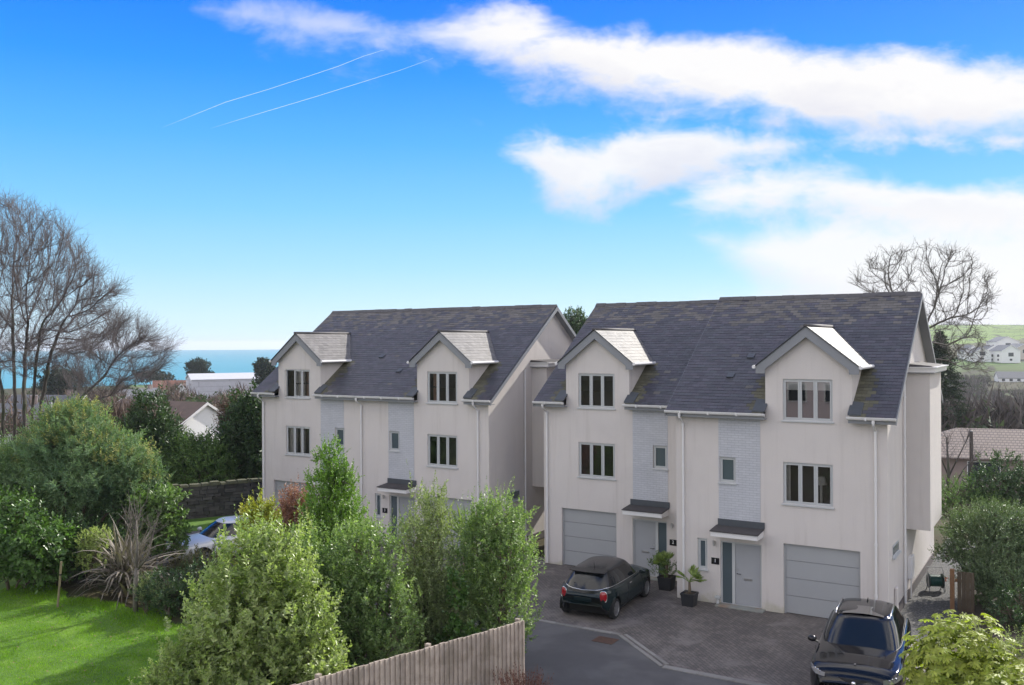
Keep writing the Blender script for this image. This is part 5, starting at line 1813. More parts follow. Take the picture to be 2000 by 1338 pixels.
# dry red-brown shrub at the fence end
dr = thing('dry_shrub', 'dry reddish-brown twiggy shrub at the end of the board fence', 'shrub', (-2.55, -10.9, 0))
tw = MB()
bd = MB()
for _ in range(240):
    a = random.uniform(0, 6.28)
    r = random.uniform(0.0, 0.3)
    s = ORG[dr] + np.array([r * math.cos(a), r * math.sin(a), 0])
    e = s + np.array([math.cos(a) * random.uniform(0.0, 0.5), math.sin(a) * random.uniform(0.0, 0.5), random.uniform(0.5, 1.25)])
    mid = (s + e) / 2 + rng.normal(0, 0.05, 3)
    tw.tube([s, mid, e], [0.007, 0.006, 0.003], 3, cap=False)
    for _2 in range(6):
        c = mid + (e - mid) * random.uniform(0, 1) + rng.normal(0, 0.025, 3)
        bd.lathe([(0.0, -0.02), (0.013, 0), (0.0, 0.02)], 4, 'z', tuple(c))
tw.build('twig', redtwig, dr)
bd.build('seed_head', mat('seed_brown', (0.11, 0.05, 0.038), 0.9, island=0.4), dr)


# ------------------------------------------------------------------ feather-edge board fence
wood_grey = mat('weathered_board', (0.38, 0.32, 0.27), 0.9, island=0.16, var=0.14, vscale=5, bump=0.35, bscale=22, col2=(0.28, 0.235, 0.19), c2scale=2.2)
fn = thing('board_fence', 'weathered feather-edge board fence between the shrubs and the road', 'fence', (-4.1, -12.5, 0))
fa, fbp = np.array([-3.31, -9.65]), np.array([-5.6, -17.4])
FL = np.linalg.norm(fbp - fa)
fu = (fbp - fa) / FL
fnrm = np.array([-fu[1], fu[0]])          # towards the road
if fnrm[0] < 0:
    fnrm = -fnrm
brd = MB()
s = 0.0
while s < FL:
    w = 0.125 + random.uniform(-0.006, 0.006)
    h = 1.8 + random.uniform(-0.012, 0.012)
    o = random.uniform(-0.003, 0.003)
    a = fa + fu * s
    b = fa + fu * (s + w + 0.018)
    # thick edge near, thin edge tucked under the next board
    n0, n1 = fnrm * (0.008 + o), fnrm * (0.05 + o)
    brd.hexa([(*(a + fnrm * 0.0), 0.12), (*(b + fnrm * 0.0), 0.12), (*(b + n1), 0.12), (*(a + n0), 0.12), (*(a + fnrm * 0.0), h), (*(b + fnrm * 0.0), h), (*(b + n1), h), (*(a + n0), h)])
    s += w
brd.build('boards', wood_grey, fn)
for z in (0.35, 1.0, 1.6):
    MB().hexa([(*fa, z), (*fbp, z), (*(fbp - fnrm * 0.045), z), (*(fa - fnrm * 0.045), z), (*fa, z + 0.08), (*fbp, z + 0.08), (*(fbp - fnrm * 0.045), z + 0.08), (*(fa - fnrm * 0.045), z + 0.08)]).build('rail', wood_grey, fn)
for q in (0.05, 2.6, 5.2, 7.8):
    c = fa + fu * q - fnrm * 0.1
    MB().box(c[0] - 0.05, c[0] + 0.05, c[1] - 0.05, c[1] + 0.05, 0, 1.83).build('post', wood_grey, fn, bevel=0.006)
c = fa + fu * 0.02 + fnrm * 0.02
MB().box(c[0] - 0.02, c[0] + 0.03, c[1] + 0.0, c[1] + 0.05, 0.05, 1.8).build('end_batten', wood_grey, fn)

# brown post and panel by the gravel path
wood_brown = mat('brown_timber', (0.20, 0.105, 0.05), 0.8, var=0.18, vscale=6, island=0.15)
fp = thing('fence_panel', 'brown timber fence panel with a square orange-brown post at the gravel path', 'fence', (4.3, 2.8, 0))
MB().box(4.22, 4.34, 2.7, 2.82, 0, 1.28).build('post', wood_brown, fp, bevel=0.008)
pb = MB()
for j in range(4):
    pb.box(4.42 + j * 0.115, 4.42 + j * 0.115 + 0.108, 2.75 + 0.01 * (j % 2), 2.775 + 0.01 * (j % 2), 0.05, 1.22 + random.uniform(-0.01, 0.01))
pb.build('boards', mat('dark_timber', (0.08, 0.06, 0.04), 0.9, var=0.2, island=0.2), fp)  # panel boards in a darker brown than the post
MB().box(4.35, 4.87, 2.79, 2.83, 0.9, 0.98).build('rail', wood_brown, fp)

# ------------------------------------------------------------------ hose reel
hr = thing('hose_reel', 'dark green hose reel standing on the gravel beside the right-hand wall', 'hose reel', (3.55, 5.0, 0), 0.4)
hose_m = mat('hose_green', (0.012, 0.07, 0.06), 0.45, var=0.1)
hd = MB()
for j in range(8):
    x = -0.15 + j * 0.043
    hd.lathe([(0.17, -0.021), (0.19, 0), (0.17, 0.021)], 20, 'x', (x, 0, 0.33))
hd.lathe([(0.0, -0.17), (0.172, -0.17), (0.172, 0.17), (0.0, 0.17)], 20, 'x', (0, 0, 0.33))
hd.build('hose', hose_m, hr, smooth=True, local=True)
for x in (-0.21, 0.21):
    MB().lathe([(0.0, -0.012), (0.23, -0.012), (0.24, 0.0), (0.23, 0.012), (0.0, 0.012)], 22, 'x', (x, 0, 0.33)).build('drum_side', mat('reel_dark', (0.02, 0.045, 0.045), 0.4), hr, local=True)
for x in (-0.22, 0.22):
    MB().tube([(x, 0.2, 0.0), (x, 0.0, 0.33), (x, -0.2, 0.0)], 0.016, 6).build('foot', mat('reel_grey', (0.4, 0.4, 0.4), 0.4), hr, local=True)
MB().tube([(-0.24, -0.22, 0.03), (-0.24, 0, 0.6), (-0.24, 0.12, 0.75), (0.24, 0.12, 0.75), (0.24, 0, 0.6), (0.24, -0.22, 0.03)], 0.014, 6).build('handle', mat('reel_grey', (0.4, 0.4, 0.4), 0.4), hr, local=True)
MB().tube([(0.25, 0, 0.33), (0.33, 0, 0.33), (0.33, 0.12, 0.4), (0.42, 0.12, 0.4)], 0.02, 6).build('crank', mat('reel_orange', (0.5, 0.12, 0.05), 0.5), hr, local=True)

# small rain-water box and stub pipe at the foot of the number 1 wall
gx_ = thing('drain_pipe_stub', 'short grey stub pipe with a box top at the wall foot beside the palm pot', 'pipe', (-2.0, -0.1, 0))
MB().box(-2.08, -1.92, -0.16, -0.03, 0.2, 0.27).build('hopper', frame_grey, gx_, bevel=0.01)
MB().tube([(-2.0, -0.09, 0.0), (-2.0, -0.09, 0.2)], 0.045, 10).build('pipe', frame_grey, gx_)


# ------------------------------------------------------------------ potted plants at the doors
pot_m = mat('black_planter', (0.022, 0.023, 0.027), 0.5, var=0.15, vscale=6)


def square_pot(root, w, h, x=0.0, y=0.0):
    p = MB()
    b, t = w * 0.42, w * 0.5
    p.hexa([(x - b, y - b, 0), (x + b, y - b, 0), (x + b, y + b, 0), (x - b, y + b, 0), (x - t, y - t, h - 0.04), (x + t, y - t, h - 0.04), (x + t, y + t, h - 0.04), (x - t, y + t, h - 0.04)])
    r = t + 0.012
    for (a0, a1, b0_, b1) in ((-r, r, -r, -r + 0.035), (-r, r, r - 0.035, r), (-r, -r + 0.035, -r + 0.035, r - 0.035), (r - 0.035, r, -r + 0.035, r - 0.035)):
        p.box(x + a0, x + a1, y + b0_, y + b1, h - 0.039, h + 0.02)
    o = p.build('pot', pot_m, root, local=True)
    MB().box(x - t + 0.03, x + t - 0.03, y - t + 0.03, y + t - 0.03, h - 0.038, h - 0.01).build('soil', soil_m, o, local=True)


def fan_palm(root, c, n, L, m, spread=1.0):
    """fan leaves of radiating blades on thin stalks"""
    P, D, N_, LL = [], [], [], []
    st = MB()
    for j in range(n):
        a = random.uniform(0, 6.28)
        el = random.uniform(0.1, 1.35)
        d = np.array([math.cos(a) * math.cos(el), math.sin(a) * math.cos(el), math.sin(el)])
        hub_ = np.array(c) + d * L * random.uniform(0.5, 0.8)
        st.tube([np.array(c), hub_], [0.008, 0.005], 4, cap=False)
        up_ = unit(np.array([0, 0, 1.0]) + rng.normal(0, 0.25, 3))
        sx_ = unit(np.cross(d, up_))
        nn_ = np.cross(sx_, d)
        for q in range(13):
            b = (-1.25 + 2.5 * q / 12) * spread
            dd = math.cos(b) * d + math.sin(b) * sx_ - nn_ * 0.12
            P.append(hub_); D.append(dd); N_.append(nn_); LL.append(L * random.uniform(0.55, 0.75) * (1 - 0.2 * abs(b)))
    LL = np.array(LL)
    leaves_mesh('frond', np.array(P), np.array(D), np.array(N_), LL, np.full(len(LL), 0.024), m, root, 0.2, local=True)
    st.build('stalk', palm_m, root, local=True)


pp = thing('potted_palm', 'small fan palm in a square black pot at the foot of the number 1 wall', 'potted palm', (-2.72, -0.62, 0))
square_pot(pp, 0.42, 0.38)
tk = MB().tube([(0, 0, 0.34), (0.01, 0, 0.5), (0.0, 0.01, 0.72)], [0.06, 0.05, 0.035], 8)
tk.build('trunk', bark_m, pp, smooth=True, local=True)
fan_palm(pp, (0, 0, 0.72), 15, 0.42, palm_m)
pp2 = thing('potted_palm', 'fan palm with a leafy bush in a black planter by the number 2 door', 'potted palm', (-4.02, 0.75, 0))
square_pot(pp2, 0.46, 0.42)
MB().tube([(0, 0, 0.38), (0, 0, 0.8)], [0.07, 0.05], 8).build('trunk', bark_m, pp2, smooth=True, local=True)
fan_palm(pp2, (0, 0, 0.8), 20, 0.38, palm_m)
q, dq, _ = lobe_points([(-0.30, 0.05, 0.68, 0.26, 0.24, 0.36), (0.05, 0, 0.58, 0.3, 0.28, 0.26)], 130, 0.3)
P = shoots_leaves(q, unit(dq * 0.5 + np.array([0, 0, 0.6])), np.full(len(q), 0.2), 12, 0.055, 0.03)
leaves_mesh('foliage', *P, leafmat('planter_leaf', (0.052, 0.106, 0.027), (0.133, 0.195, 0.052), 0.4, 0.25), pp2, local=True)


# ------------------------------------------------------------------ cars
def car_paint(name, col, coat=0.0, rough=0.25, metal=0.3):
    return mat(name, col, rough, metal=metal, coat=coat, spec=0.5)


car_glass = mat('car_glass', (0.006, 0.008, 0.010), 0.03, spec=0.6)
tyre_m = mat('tyre', (0.012, 0.012, 0.012), 0.85)
well_m = mat('wheel_well', (0.006, 0.006, 0.006), 0.9)
alloy = mat('alloy_rim', (0.42, 0.42, 0.43), 0.35, metal=0.9)
alloy_dark = mat('dark_rim', (0.05, 0.05, 0.055), 0.35, metal=0.6)
chrome = mat('chrome', (0.75, 0.75, 0.77), 0.12, metal=1.0)
black_trim = mat('black_trim', (0.014, 0.014, 0.016), 0.5)
red_lamp = mat('red_lamp', (0.32, 0.008, 0.014), 0.12, coat=1.0)
lamp_clear = mat('headlamp', (0.38, 0.40, 0.43), 0.08, metal=0.5, coat=1.0)


def lerp_tab(x, tab):
    t = np.array(tab, float)
    return np.interp(x, t[:, 0], t[:, 1])


def car(name, label, loc, rz, S):
    root = thing(name, label, 'car', loc, rz)
    L, W, Rw = S['L'], S['W'], S['Rw']
    axles = S['axles']
    N = 84
    body_m, roof_m = S['paint'], S['roof']
    ys = np.concatenate([[-L / 2, -L / 2 + 0.006], np.linspace(-L / 2 + 0.03, L / 2 - 0.03, N), [L / 2 - 0.006, L / 2]])
    fr = np.array([(0.0, 0.0), (0.05, 0.5), (0.14, 0.8), (0.3, 0.96), (0.5, 1.0), (1.0, 1.0)])

    def halfw(y):
        e = L / 2 - abs(y)
        return W / 2 * (1 - S['corner'] * max(0, 1 - e / S['cl']) ** 2.4)

    def endscale(y):
        e = L / 2 - abs(y)
        return min(1.0, 0.55 + 0.45 * math.sqrt(max(0, min(1, e / 0.16))))
    zs = S['sill']
    rows = []
    K = 15
    for y in ys:
        w = halfw(y)
        zb = lerp_tab(y, S['belt'])
        zc = lerp_tab(y, S['top'])
        es = endscale(y)
        z0 = lerp_tab(y, S['under'])
        zm = (z0 + zb) / 2
        sec = []
        hgt = zb - z0
        side = [(0.90, z0), (0.955, z0 + 0.10 * hgt), (0.985, z0 + 0.25 * hgt), (1.0, z0 + 0.42 * hgt), (1.003, z0 + 0.58 * hgt), (0.995, z0 + 0.72 * hgt), (0.985, z0 + 0.84 * hgt), (0.965, z0 + 0.93 * hgt), (0.93, zb - 0.004)]
        for f, z in side:
            sec.append((w * f, zm + (z - zm) * es))
        for f in (0.87, 0.78, 0.6, 0.4, 0.2, 0.0):
            g = 1 - (f / 0.93) ** 2.2
            sec.append((w * f, zm + (zb + (zc - zb) * g - zm) * es))
        rows.append(sec)
    nS = len(ys)
    V = np.zeros((nS, 2 * K - 1, 3))
    for i, sec in enumerate(rows):
        for k, (x, z) in enumerate(sec):
            V[i, k] = (x, ys[i], z)
            V[i, 2 * K - 2 - k] = (-x, ys[i], z)
    M = 2 * K - 1
    Ra = Rw + 0.055
    wz = Rw
    v = V.reshape(-1, 3)
    drop = np.zeros(len(v), bool)
    for ya in axles:
        dyy, dzz = v[:, 1] - ya, v[:, 2] - wz
        rr_ = np.hypot(dyy, dzz)
        kk_ = np.arange(len(v)) % M
        sidev = (np.minimum(kk_, M - 1 - kk_) <= 7)
        drop |= (rr_ < Ra) & sidev
    faces = []
    used = set()
    for i in range(nS - 1):
        for k in range(M - 1):
            q = (i * M + k, i * M + k + 1, (i + 1) * M + k + 1, (i + 1) * M + k)
            if all(drop[a] for a in q):
                continue
            faces.append(q)
            used.update(q)
    for a in used:
        if drop[a]:
            for ya in axles:
                dyy, dzz = v[a, 1] - ya, v[a, 2] - wz
                r_ = math.hypot(dyy, dzz)
                if r_ < Ra:
                    v[a, 1] = ya + dyy / (r_ + 1e-6) * Ra
                    v[a, 2] = max(wz + dzz / (r_ + 1e-6) * Ra, v[a, 2]) if dzz > 0 else v[a, 2]
    faces.append(tuple(range(M)))
    faces.append(tuple((nS - 1) * M + k for k in reversed(range(M))))
    bo = raw_mesh('body', v, faces, [body_m], root, smooth=True, local=True)
    # dark lower sill / bumper cladding follows the lowest rows
    cl = MB()
    for s in (-1, 1):
        for i in range(nS - 1):
            ym = (ys[i] + ys[i + 1]) / 2
            if any(abs(ym - ya) < Ra + 0.0 for ya in axles):
                continue
            a, b = V[i, 0], V[i + 1, 0]
            a2, b2 = V[i, 1], V[i + 1, 1]
            f = lambda p, o: (s * (abs(p[0]) + o), p[1], p[2])
            cl.poly([f(a, 0.006), f(b, 0.006), f(b2, 0.006), f(a2, 0.006)])
    cl.build('lower_cladding', black_trim, bo, local=True)
    # wheel wells
    for ya in axles:
        for s in (-1, 1):
            m_ = MB()
            n_ = 16
            x0, x1 = s * (W / 2 - 0.27), s * (W / 2 - 0.035)
            for j in range(n_):
                a0, a1 = math.pi * (j / n_ * 1.2 - 0.1), math.pi * ((j + 1) / n_ * 1.2 - 0.1)
                p0, p1 = (ya + Ra * math.cos(a0), wz + Ra * math.sin(a0)), (ya + Ra * math.cos(a1), wz + Ra * math.sin(a1))
                m_.poly([(x0, *p0), (x1, *p0), (x1, *p1), (x0, *p1)])
            m_.poly([(x0, ya + Ra * math.cos(math.pi * (j / n_ * 1.2 - 0.1)), wz + Ra * math.sin(math.pi * (j / n_ * 1.2 - 0.1))) for j in range(n_ + 1)])
            m_.build('wheel_arch', well_m, bo, local=True)
    # underbody block so nothing shows through
    MB().box(-W / 2 + 0.3, W / 2 - 0.3, -L / 2 + 0.3, L / 2 - 0.3, S['sill'] - 0.03, S['sill'] + 0.3).build('underbody', well_m, bo, local=True)
    # wheels
    for ya in axles:
        for s in (-1, 1):
            xo = s * (W / 2 - 0.02)
            wt_ = 0.2
            ty = MB().lathe([(Rw * 0.68, -wt_ / 2), (Rw * 0.9, -wt_ / 2), (Rw * 0.985, -wt_ / 2 + 0.03), (Rw, -wt_ / 2 + 0.06), (Rw, wt_ / 2 - 0.06), (Rw * 0.985, wt_ / 2 - 0.03), (Rw * 0.9, wt_ / 2), (Rw * 0.68, wt_ / 2)], 32, 'x', (xo - s * wt_ / 2, ya, Rw))
            to = ty.build('wheel', tyre_m, root, smooth=True, local=True)
            rim = MB().lathe([(Rw * 0.7, 0.0), (Rw * 0.66, -0.005 * s), (Rw * 0.62, -0.05 * s)], 32, 'x', (xo + s * 0.002, ya, Rw))
            ns = S['spokes']
            for j in range(ns):
                a = 2 * math.pi * j / ns + 0.2
                for da in ((-0.09, 0.09) if S.get('twin') else (0.0,)):
                    ca, sa = math.cos(a + da), math.sin(a + da)
                    r0, r1 = Rw * 0.1, Rw * 0.67
                    hw = Rw * (0.05 if S.get('twin') else 0.085)
                    pts = []
                    for dx_, sc in ((-0.03 * s, 1), (-0.006 * s, 1)):
                        for r_, wd in ((r0, hw * 0.8), (r1, hw * 1.15)):
                            for sg in ((-1, 1) if r_ == r0 else (1, -1)):
                                pts.append((xo + dx_, ya + ca * r_ - sa * wd * sg, Rw + sa * r_ + ca * wd * sg))
                    rim.hexa(pts)
            rim.lathe([(0.0, 0.0), (Rw * 0.14, 0.0), (Rw * 0.16, -0.03 * s)], 16, 'x', (xo, ya, Rw))
            rim.build('rim', S['rim'], to, local=True)
            MB().lathe([(0.0, 0), (Rw * 0.66, 0)], 24, 'x', (xo - s * 0.06, ya, Rw)).build('brake_disc', well_m, to, local=True)
    # greenhouse: superellipse rings from belt to roof
    G = S['green']
    NR = 72
    angs = np.linspace(0, 2 * math.pi, NR, endpoint=False)
    tt = [-0.06, 0.05, 0.35, 0.65, 0.88, 0.95, 1.0]
    rings = []

    def ring(t, inset=0.0, z=None):
        yf = G['yf0'] + (G['yf1'] - G['yf0']) * t
        yr = G['yr0'] + (G['yr1'] - G['yr0']) * t
        hw = G['w0'] + (G['w1'] - G['w0']) * t
        bow = math.sin(math.pi * min(max(t, 0), 1)) * 0.03
        if t > 0.9:
            q = (t - 0.9) / 0.1
            hw -= 0.035 * q * q
            yf -= 0.05 * q * q
            yr += 0.04 * q * q
        cyy = (yf + yr) / 2
        b = (yf - yr) / 2 - inset * 0.9
        a_ = hw + bow - inset
        e = G.get('exp', 0.34)
        x = a_ * np.sign(np.cos(angs)) * np.abs(np.cos(angs)) ** e
        y = cyy + b * np.sign(np.sin(angs)) * np.abs(np.sin(angs)) ** e
        # windscreen and rear screen bow outward in plan
        y = y + np.sign(np.sin(angs)) * np.abs(np.sin(angs)) ** 4 * (G.get('bow', 0.1) * (1 - (x / max(a_, 0.01)) ** 2))
        if z is None:
            # the belt follows the shoulder line
            zb = np.array([lerp_tab(q_, S['belt']) for q_ in y])
            ztop = G['zr'] - G.get('fall', 0.0) * ((y - G['yf1']) / (G['yr1'] - G['yf1'])) ** 2
            zz = zb + (ztop - zb) * t
        else:
            zz = G['zr'] - G.get('fall', 0.0) * ((y - G['yf1']) / (G['yr1'] - G['yf1'])) ** 2 + z
        return np.stack([x, y, zz], 1)
    rings = [ring(t) for t in tt]
    # pillars where the plan angle falls on them
    deg = np.degrees(angs)

    def kind(j):
        a = (deg[j] + 180 / NR) % 360
        b = abs((a + 180) % 360 - 180)            # 0 right .. 180 left
        c = min(b, 180 - b)
        front = a < 180
        if front and c > G['aF']:
            return 'windscreen'
        if (not front) and c > G['aR']:
            return 'rear_window'
        # side: position along the car decides pillars
        ym = rings[2][j][1]
        for p0, p1 in G['pillars']:
            if p0 < ym < p1:
                return 'pillar'
        return 'side_window'
    parts = {}
    for i in range(len(tt) - 1):
        for j in range(NR):
            j2 = (j + 1) % NR
            kd = kind(j)
            nm = kd if 1 <= i <= 3 else ('pillar' if i == 0 else 'roof')
            if nm in ('windscreen', 'rear_window') and i == 3 and False:
                nm = 'roof'
            if nm == 'side_window':
                nm = 'side_window_l' if rings[2][j][0] < 0 else 'side_window_r'
            parts.setdefault(nm, MB()).poly([rings[i][j], rings[i][j2], rings[i + 1][j2], rings[i + 1][j]])
    caps = [ring(1.0)] + [ring(1.0, q * G['w1'], z) for q, z in ((0.08, 0.012), (0.25, 0.026), (0.5, 0.038), (0.8, 0.042))]
    for a_, b_ in zip(caps[:-1], caps[1:]):
        for j in range(NR):
            j2 = (j + 1) % NR
            parts['roof'].poly([a_[j], a_[j2], b_[j2], b_[j]])
    parts['roof'].poly(list(caps[-1]))
    for nm, mb_ in parts.items():
        mm = {'roof': roof_m, 'pillar': S['pillar']}.get(nm, car_glass)
        o = mb_.build(nm.replace('_l', '').replace('_r', '') if nm.startswith('side') else nm, mm, root, smooth=True, local=True)
        w_ = o.modifiers.new('weld', 'WELD')
        w_.merge_threshold = 0.0005
    # waist trim, mirrors, handles
    if S.get('waist'):
        r0 = ring(0.045)
        pts = [tuple(p + np.array([np.sign(p[0]) * 0.012, np.sign(p[1]) * 0.006, 0.0])) for p in r0]
        keep = [j for j in range(NR) if not (kind(j) == 'windscreen')]
        seq = [pts[j] for j in sorted(keep, key=lambda j: (deg[j] - 60) % 360)]
        MB().tube(seq, 0.011, 5).build('waist_trim', S['waist'], root, smooth=True, local=True)
    for s in (-1, 1):
        my, mz = S['mirror']
        hw = halfw(my)
        mm = MB()
        for sc, dy_ in ((0.75, 0.09), (1.0, 0.05), (1.0, -0.03)):
            pass
        mm.lathe([(0.0, 0.10), (0.045, 0.09), (0.07, 0.05), (0.078, 0.0), (0.074, -0.04), (0.0, -0.042)], 14, 'y', (0, 0, 0))
        mv = np.array(mm.v) * np.array([1.35, 1.0, 0.95]) + np.array([s * (hw + 0.09), my, mz])
        mo = raw_mesh('mirror', mv, mm.f, [S['mirror_m']], root, smooth=True, local=True)
        MB().tube([(s * (hw - 0.06), my + 0.02, mz - 0.07), (s * (hw + 0.04), my + 0.02, mz - 0.04)], 0.022, 6).build('mirror_arm', black_trim, mo, local=True)
        for hy, hz in S['handles']:
            hwx = halfw(hy)
            MB().box(s * (hwx * 0.985) - 0.012 + s * 0.008, s * (hwx * 0.985) + 0.012 + s * 0.008, hy - 0.09, hy + 0.09, hz - 0.014, hz + 0.014).build('door_handle', S['handle_m'], root, local=True, bevel=0.005)
        for gy, z0, z1 in S['gaps']:
            gx0 = halfw(gy)
            MB().box(s * gx0 * 1.004 - 0.004, s * gx0 * 1.004 + 0.004, gy - 0.004, gy + 0.004, z0, z1).build('door_gap', black_trim, bo, local=True)
    return root, halfw, bo


def ellipsoid(c, r, n=18, squash=1.0, half=None):
    m = MB()
    prof = []
    k = 9
    for i in range(k + 1):
        a = -math.pi / 2 + math.pi * i / k
        prof.append((math.cos(a), math.sin(a)))
    m.lathe(prof, n, 'y', (0, 0, 0))
    v = np.array(m.v)
    v = np.sign(v) * np.abs(v) ** squash
    v = v * np.array(r) + np.array(c)
    m.v = [tuple(p) for p in v]
    return m


# dark green hatchback
hb_paint = car_paint('hatch_paint', (0.004, 0.014, 0.016), rough=0.15, metal=0.0)
hb_roof = car_paint('hatch_roof', (0.008, 0.008, 0.010), rough=0.2, metal=0.0)
S = dict(L=3.84, W=1.73, Rw=0.305, axles=(-1.37, 1.24), sill=0.2, corner=0.26, cl=0.62, paint=hb_paint, roof=hb_roof, pillar=hb_roof,
         under=[(-1.92, 0.36), (-1.75, 0.24), (-1.5, 0.2), (1.5, 0.2), (1.75, 0.24), (1.92, 0.34)],
         belt=[(-1.92, 0.80), (-1.86, 0.87), (-1.7, 0.93), (-1.4, 0.945), (0.6, 0.915), (1.2, 0.87), (1.65, 0.80), (1.85, 0.70), (1.92, 0.62)],
         top=[(-1.92, 0.81), (-1.86, 0.88), (-1.7, 0.94), (-1.4, 0.96), (0.6, 0.985), (1.2, 0.97), (1.65, 0.90), (1.85, 0.80), (1.92, 0.68)],
         green=dict(yf0=0.88, yf1=0.22, yr0=-1.76, yr1=-1.42, w0=0.765, w1=0.575, zr=1.40, fall=0.05, bow=0.13, exp=0.36, aF=48, aR=50, pillars=[(-0.42, -0.3), (0.72, 1.4), (-3, -1.42)]),
         waist=chrome, mirror=(0.55, 1.0), mirror_m=hb_paint, handles=[(-0.25, 0.83)], handle_m=chrome, gaps=[(-0.42, 0.32, 0.9), (0.78, 0.32, 0.88)], spokes=10, rim=alloy)
car1, hw1, b1 = car('hatchback', 'dark green small hatchback parked nose-in before the number 2 house', (-4.98, -1.72, 0), 0.06, S)
for s in (-1, 1):
    c = (s * 0.63, -1.875, 0.735)
    e = ellipsoid(c, (0.105, 0.06, 0.16), squash=0.8)
    for k, p in enumerate(e.v):
        e.v[k] = (p[0], p[1] + 0.55 * max(0, abs(p[0]) - 0.6), p[2])
    lo = e.build('tail_light', red_lamp, car1, smooth=True, local=True)
    r = MB()
    pts = []
    for j in range(25):
        a = 2 * math.pi * j / 24
        ex, ez = abs(math.cos(a)) ** 0.8 * np.sign(math.cos(a)), abs(math.sin(a)) ** 0.8 * np.sign(math.sin(a))
        x = c[0] + 0.105 * ex
        pts.append((x, c[1] - 0.02 + 0.55 * max(0, abs(x) - 0.6), c[2] + 0.163 * ez))
    MB().tube(pts, 0.013, 6, cap=False).build('chrome_ring', chrome, lo, smooth=True, local=True)
MB().tube([(0.05, -1.1, 1.38), (0.05, -1.2, 1.56)], [0.012, 0.004], 6).build('aerial', black_trim, car1, local=True)
sp_ = MB()
for a, b in zip(np.linspace(-0.56, 0.56, 15)[:-1], np.linspace(-0.56, 0.56, 15)[1:]):
    fa_ = lambda x: -1.60 - 0.06 * (1 - (x / 0.6) ** 2)
    sp_.hexa([(a, fa_(a), 1.335), (b, fa_(b), 1.335), (b, -1.38, 1.36), (a, -1.38, 1.36), (a, fa_(a), 1.352), (b, fa_(b), 1.352), (b, -1.38, 1.392), (a, -1.38, 1.392)])
sp_.build('spoiler', hb_roof, car1, local=True)
MB().box(-0.28, 0.28, -1.935, -1.9, 0.56, 0.68).build('number_plate_recess', hb_paint, b1, local=True, bevel=0.01)
MB().tube([(0.0, -1.735, 1.0), (-0.35, -1.76, 1.03)], 0.012, 5).build('wiper', black_trim, car1, local=True)

# black sport utility
su_paint = car_paint('suv_paint', (0.004, 0.004, 0.006), rough=0.08, metal=0.0)
su_roof = mat('suv_roof_glass', (0.006, 0.006, 0.007), 0.06, coat=1.0)
S = dict(L=4.75, W=1.96, Rw=0.37, axles=(-1.43, 1.44), sill=0.26, corner=0.27, cl=0.75, paint=su_paint, roof=su_paint, pillar=su_paint,
         under=[(-2.38, 0.45), (-2.1, 0.32), (-1.8, 0.27), (1.8, 0.27), (2.15, 0.26), (2.38, 0.36)],
         belt=[(-2.38, 0.86), (-2.25, 1.02), (-1.9, 1.12), (-1.2, 1.12), (0.8, 1.05), (1.5, 1.02), (2.0, 0.98), (2.25, 0.92), (2.38, 0.78)],
         top=[(-2.38, 0.88), (-2.25, 1.04), (-1.9, 1.13), (-1.2, 1.14), (0.8, 1.13), (1.5, 1.11), (2.0, 1.06), (2.25, 0.98), (2.38, 0.83)],
         green=dict(yf0=0.92, yf1=0.12, yr0=-2.16, yr1=-1.62, w0=0.86, w1=0.635, zr=1.615, fall=0.07, bow=0.14, exp=0.36, aF=48, aR=50, pillars=[(-0.42, -0.28), (0.9, 1.6), (-3, -1.6)]),
         waist=black_trim, mirror=(0.78, 1.13), mirror_m=su_paint, handles=[(-0.15, 0.93), (-1.15, 0.96)], handle_m=su_paint, gaps=[(-0.36, 0.42, 1.02), (0.85, 0.42, 1.0), (-1.3, 0.6, 1.05)], spokes=5, twin=True, rim=alloy_dark)
car2, hw2, b2 = car('suv', 'glossy black sport utility car parked nose-out at the number 1 garage', (3.12, -4.55, 0), math.pi + 0.1, S)
# panoramic glass roof, rails, aerial
gp = MB()
for a, b in ((-0.62, 0.14),):
    n_ = 8
    for j in range(n_):
        x0, x1 = -0.46 + 0.92 * j / n_, -0.46 + 0.92 * (j + 1) / n_
        zz = lambda x, y: 1.664 - 0.06 * (x / 0.6) ** 2 - 0.07 * ((y - 0.22) / 1.84) ** 2
        gp.poly([(x0, a, zz(x0, a)), (x1, a, zz(x1, a)), (x1, b, zz(x1, b)), (x0, b, zz(x0, b))])
gp.build('sunroof', su_roof, car2, local=True, smooth=True)
for s in (-1, 1):
    MB().tube([(s * 0.6, 0.15, 1.615), (s * 0.605, 0.05, 1.66), (s * 0.605, -1.2, 1.62), (s * 0.6, -1.32, 1.57)], 0.014, 6).build('roof_rail', chrome, car2, local=True, smooth=True)
MB().hexa([(-0.03, -1.28, 1.6), (0.03, -1.28, 1.6), (0.03, -1.1, 1.61), (-0.03, -1.1, 1.61), (-0.006, -1.28, 1.69), (0.006, -1.28, 1.69), (0.015, -1.12, 1.63), (-0.015, -1.12, 1.63)]).build('aerial_fin', su_paint, car2, local=True)
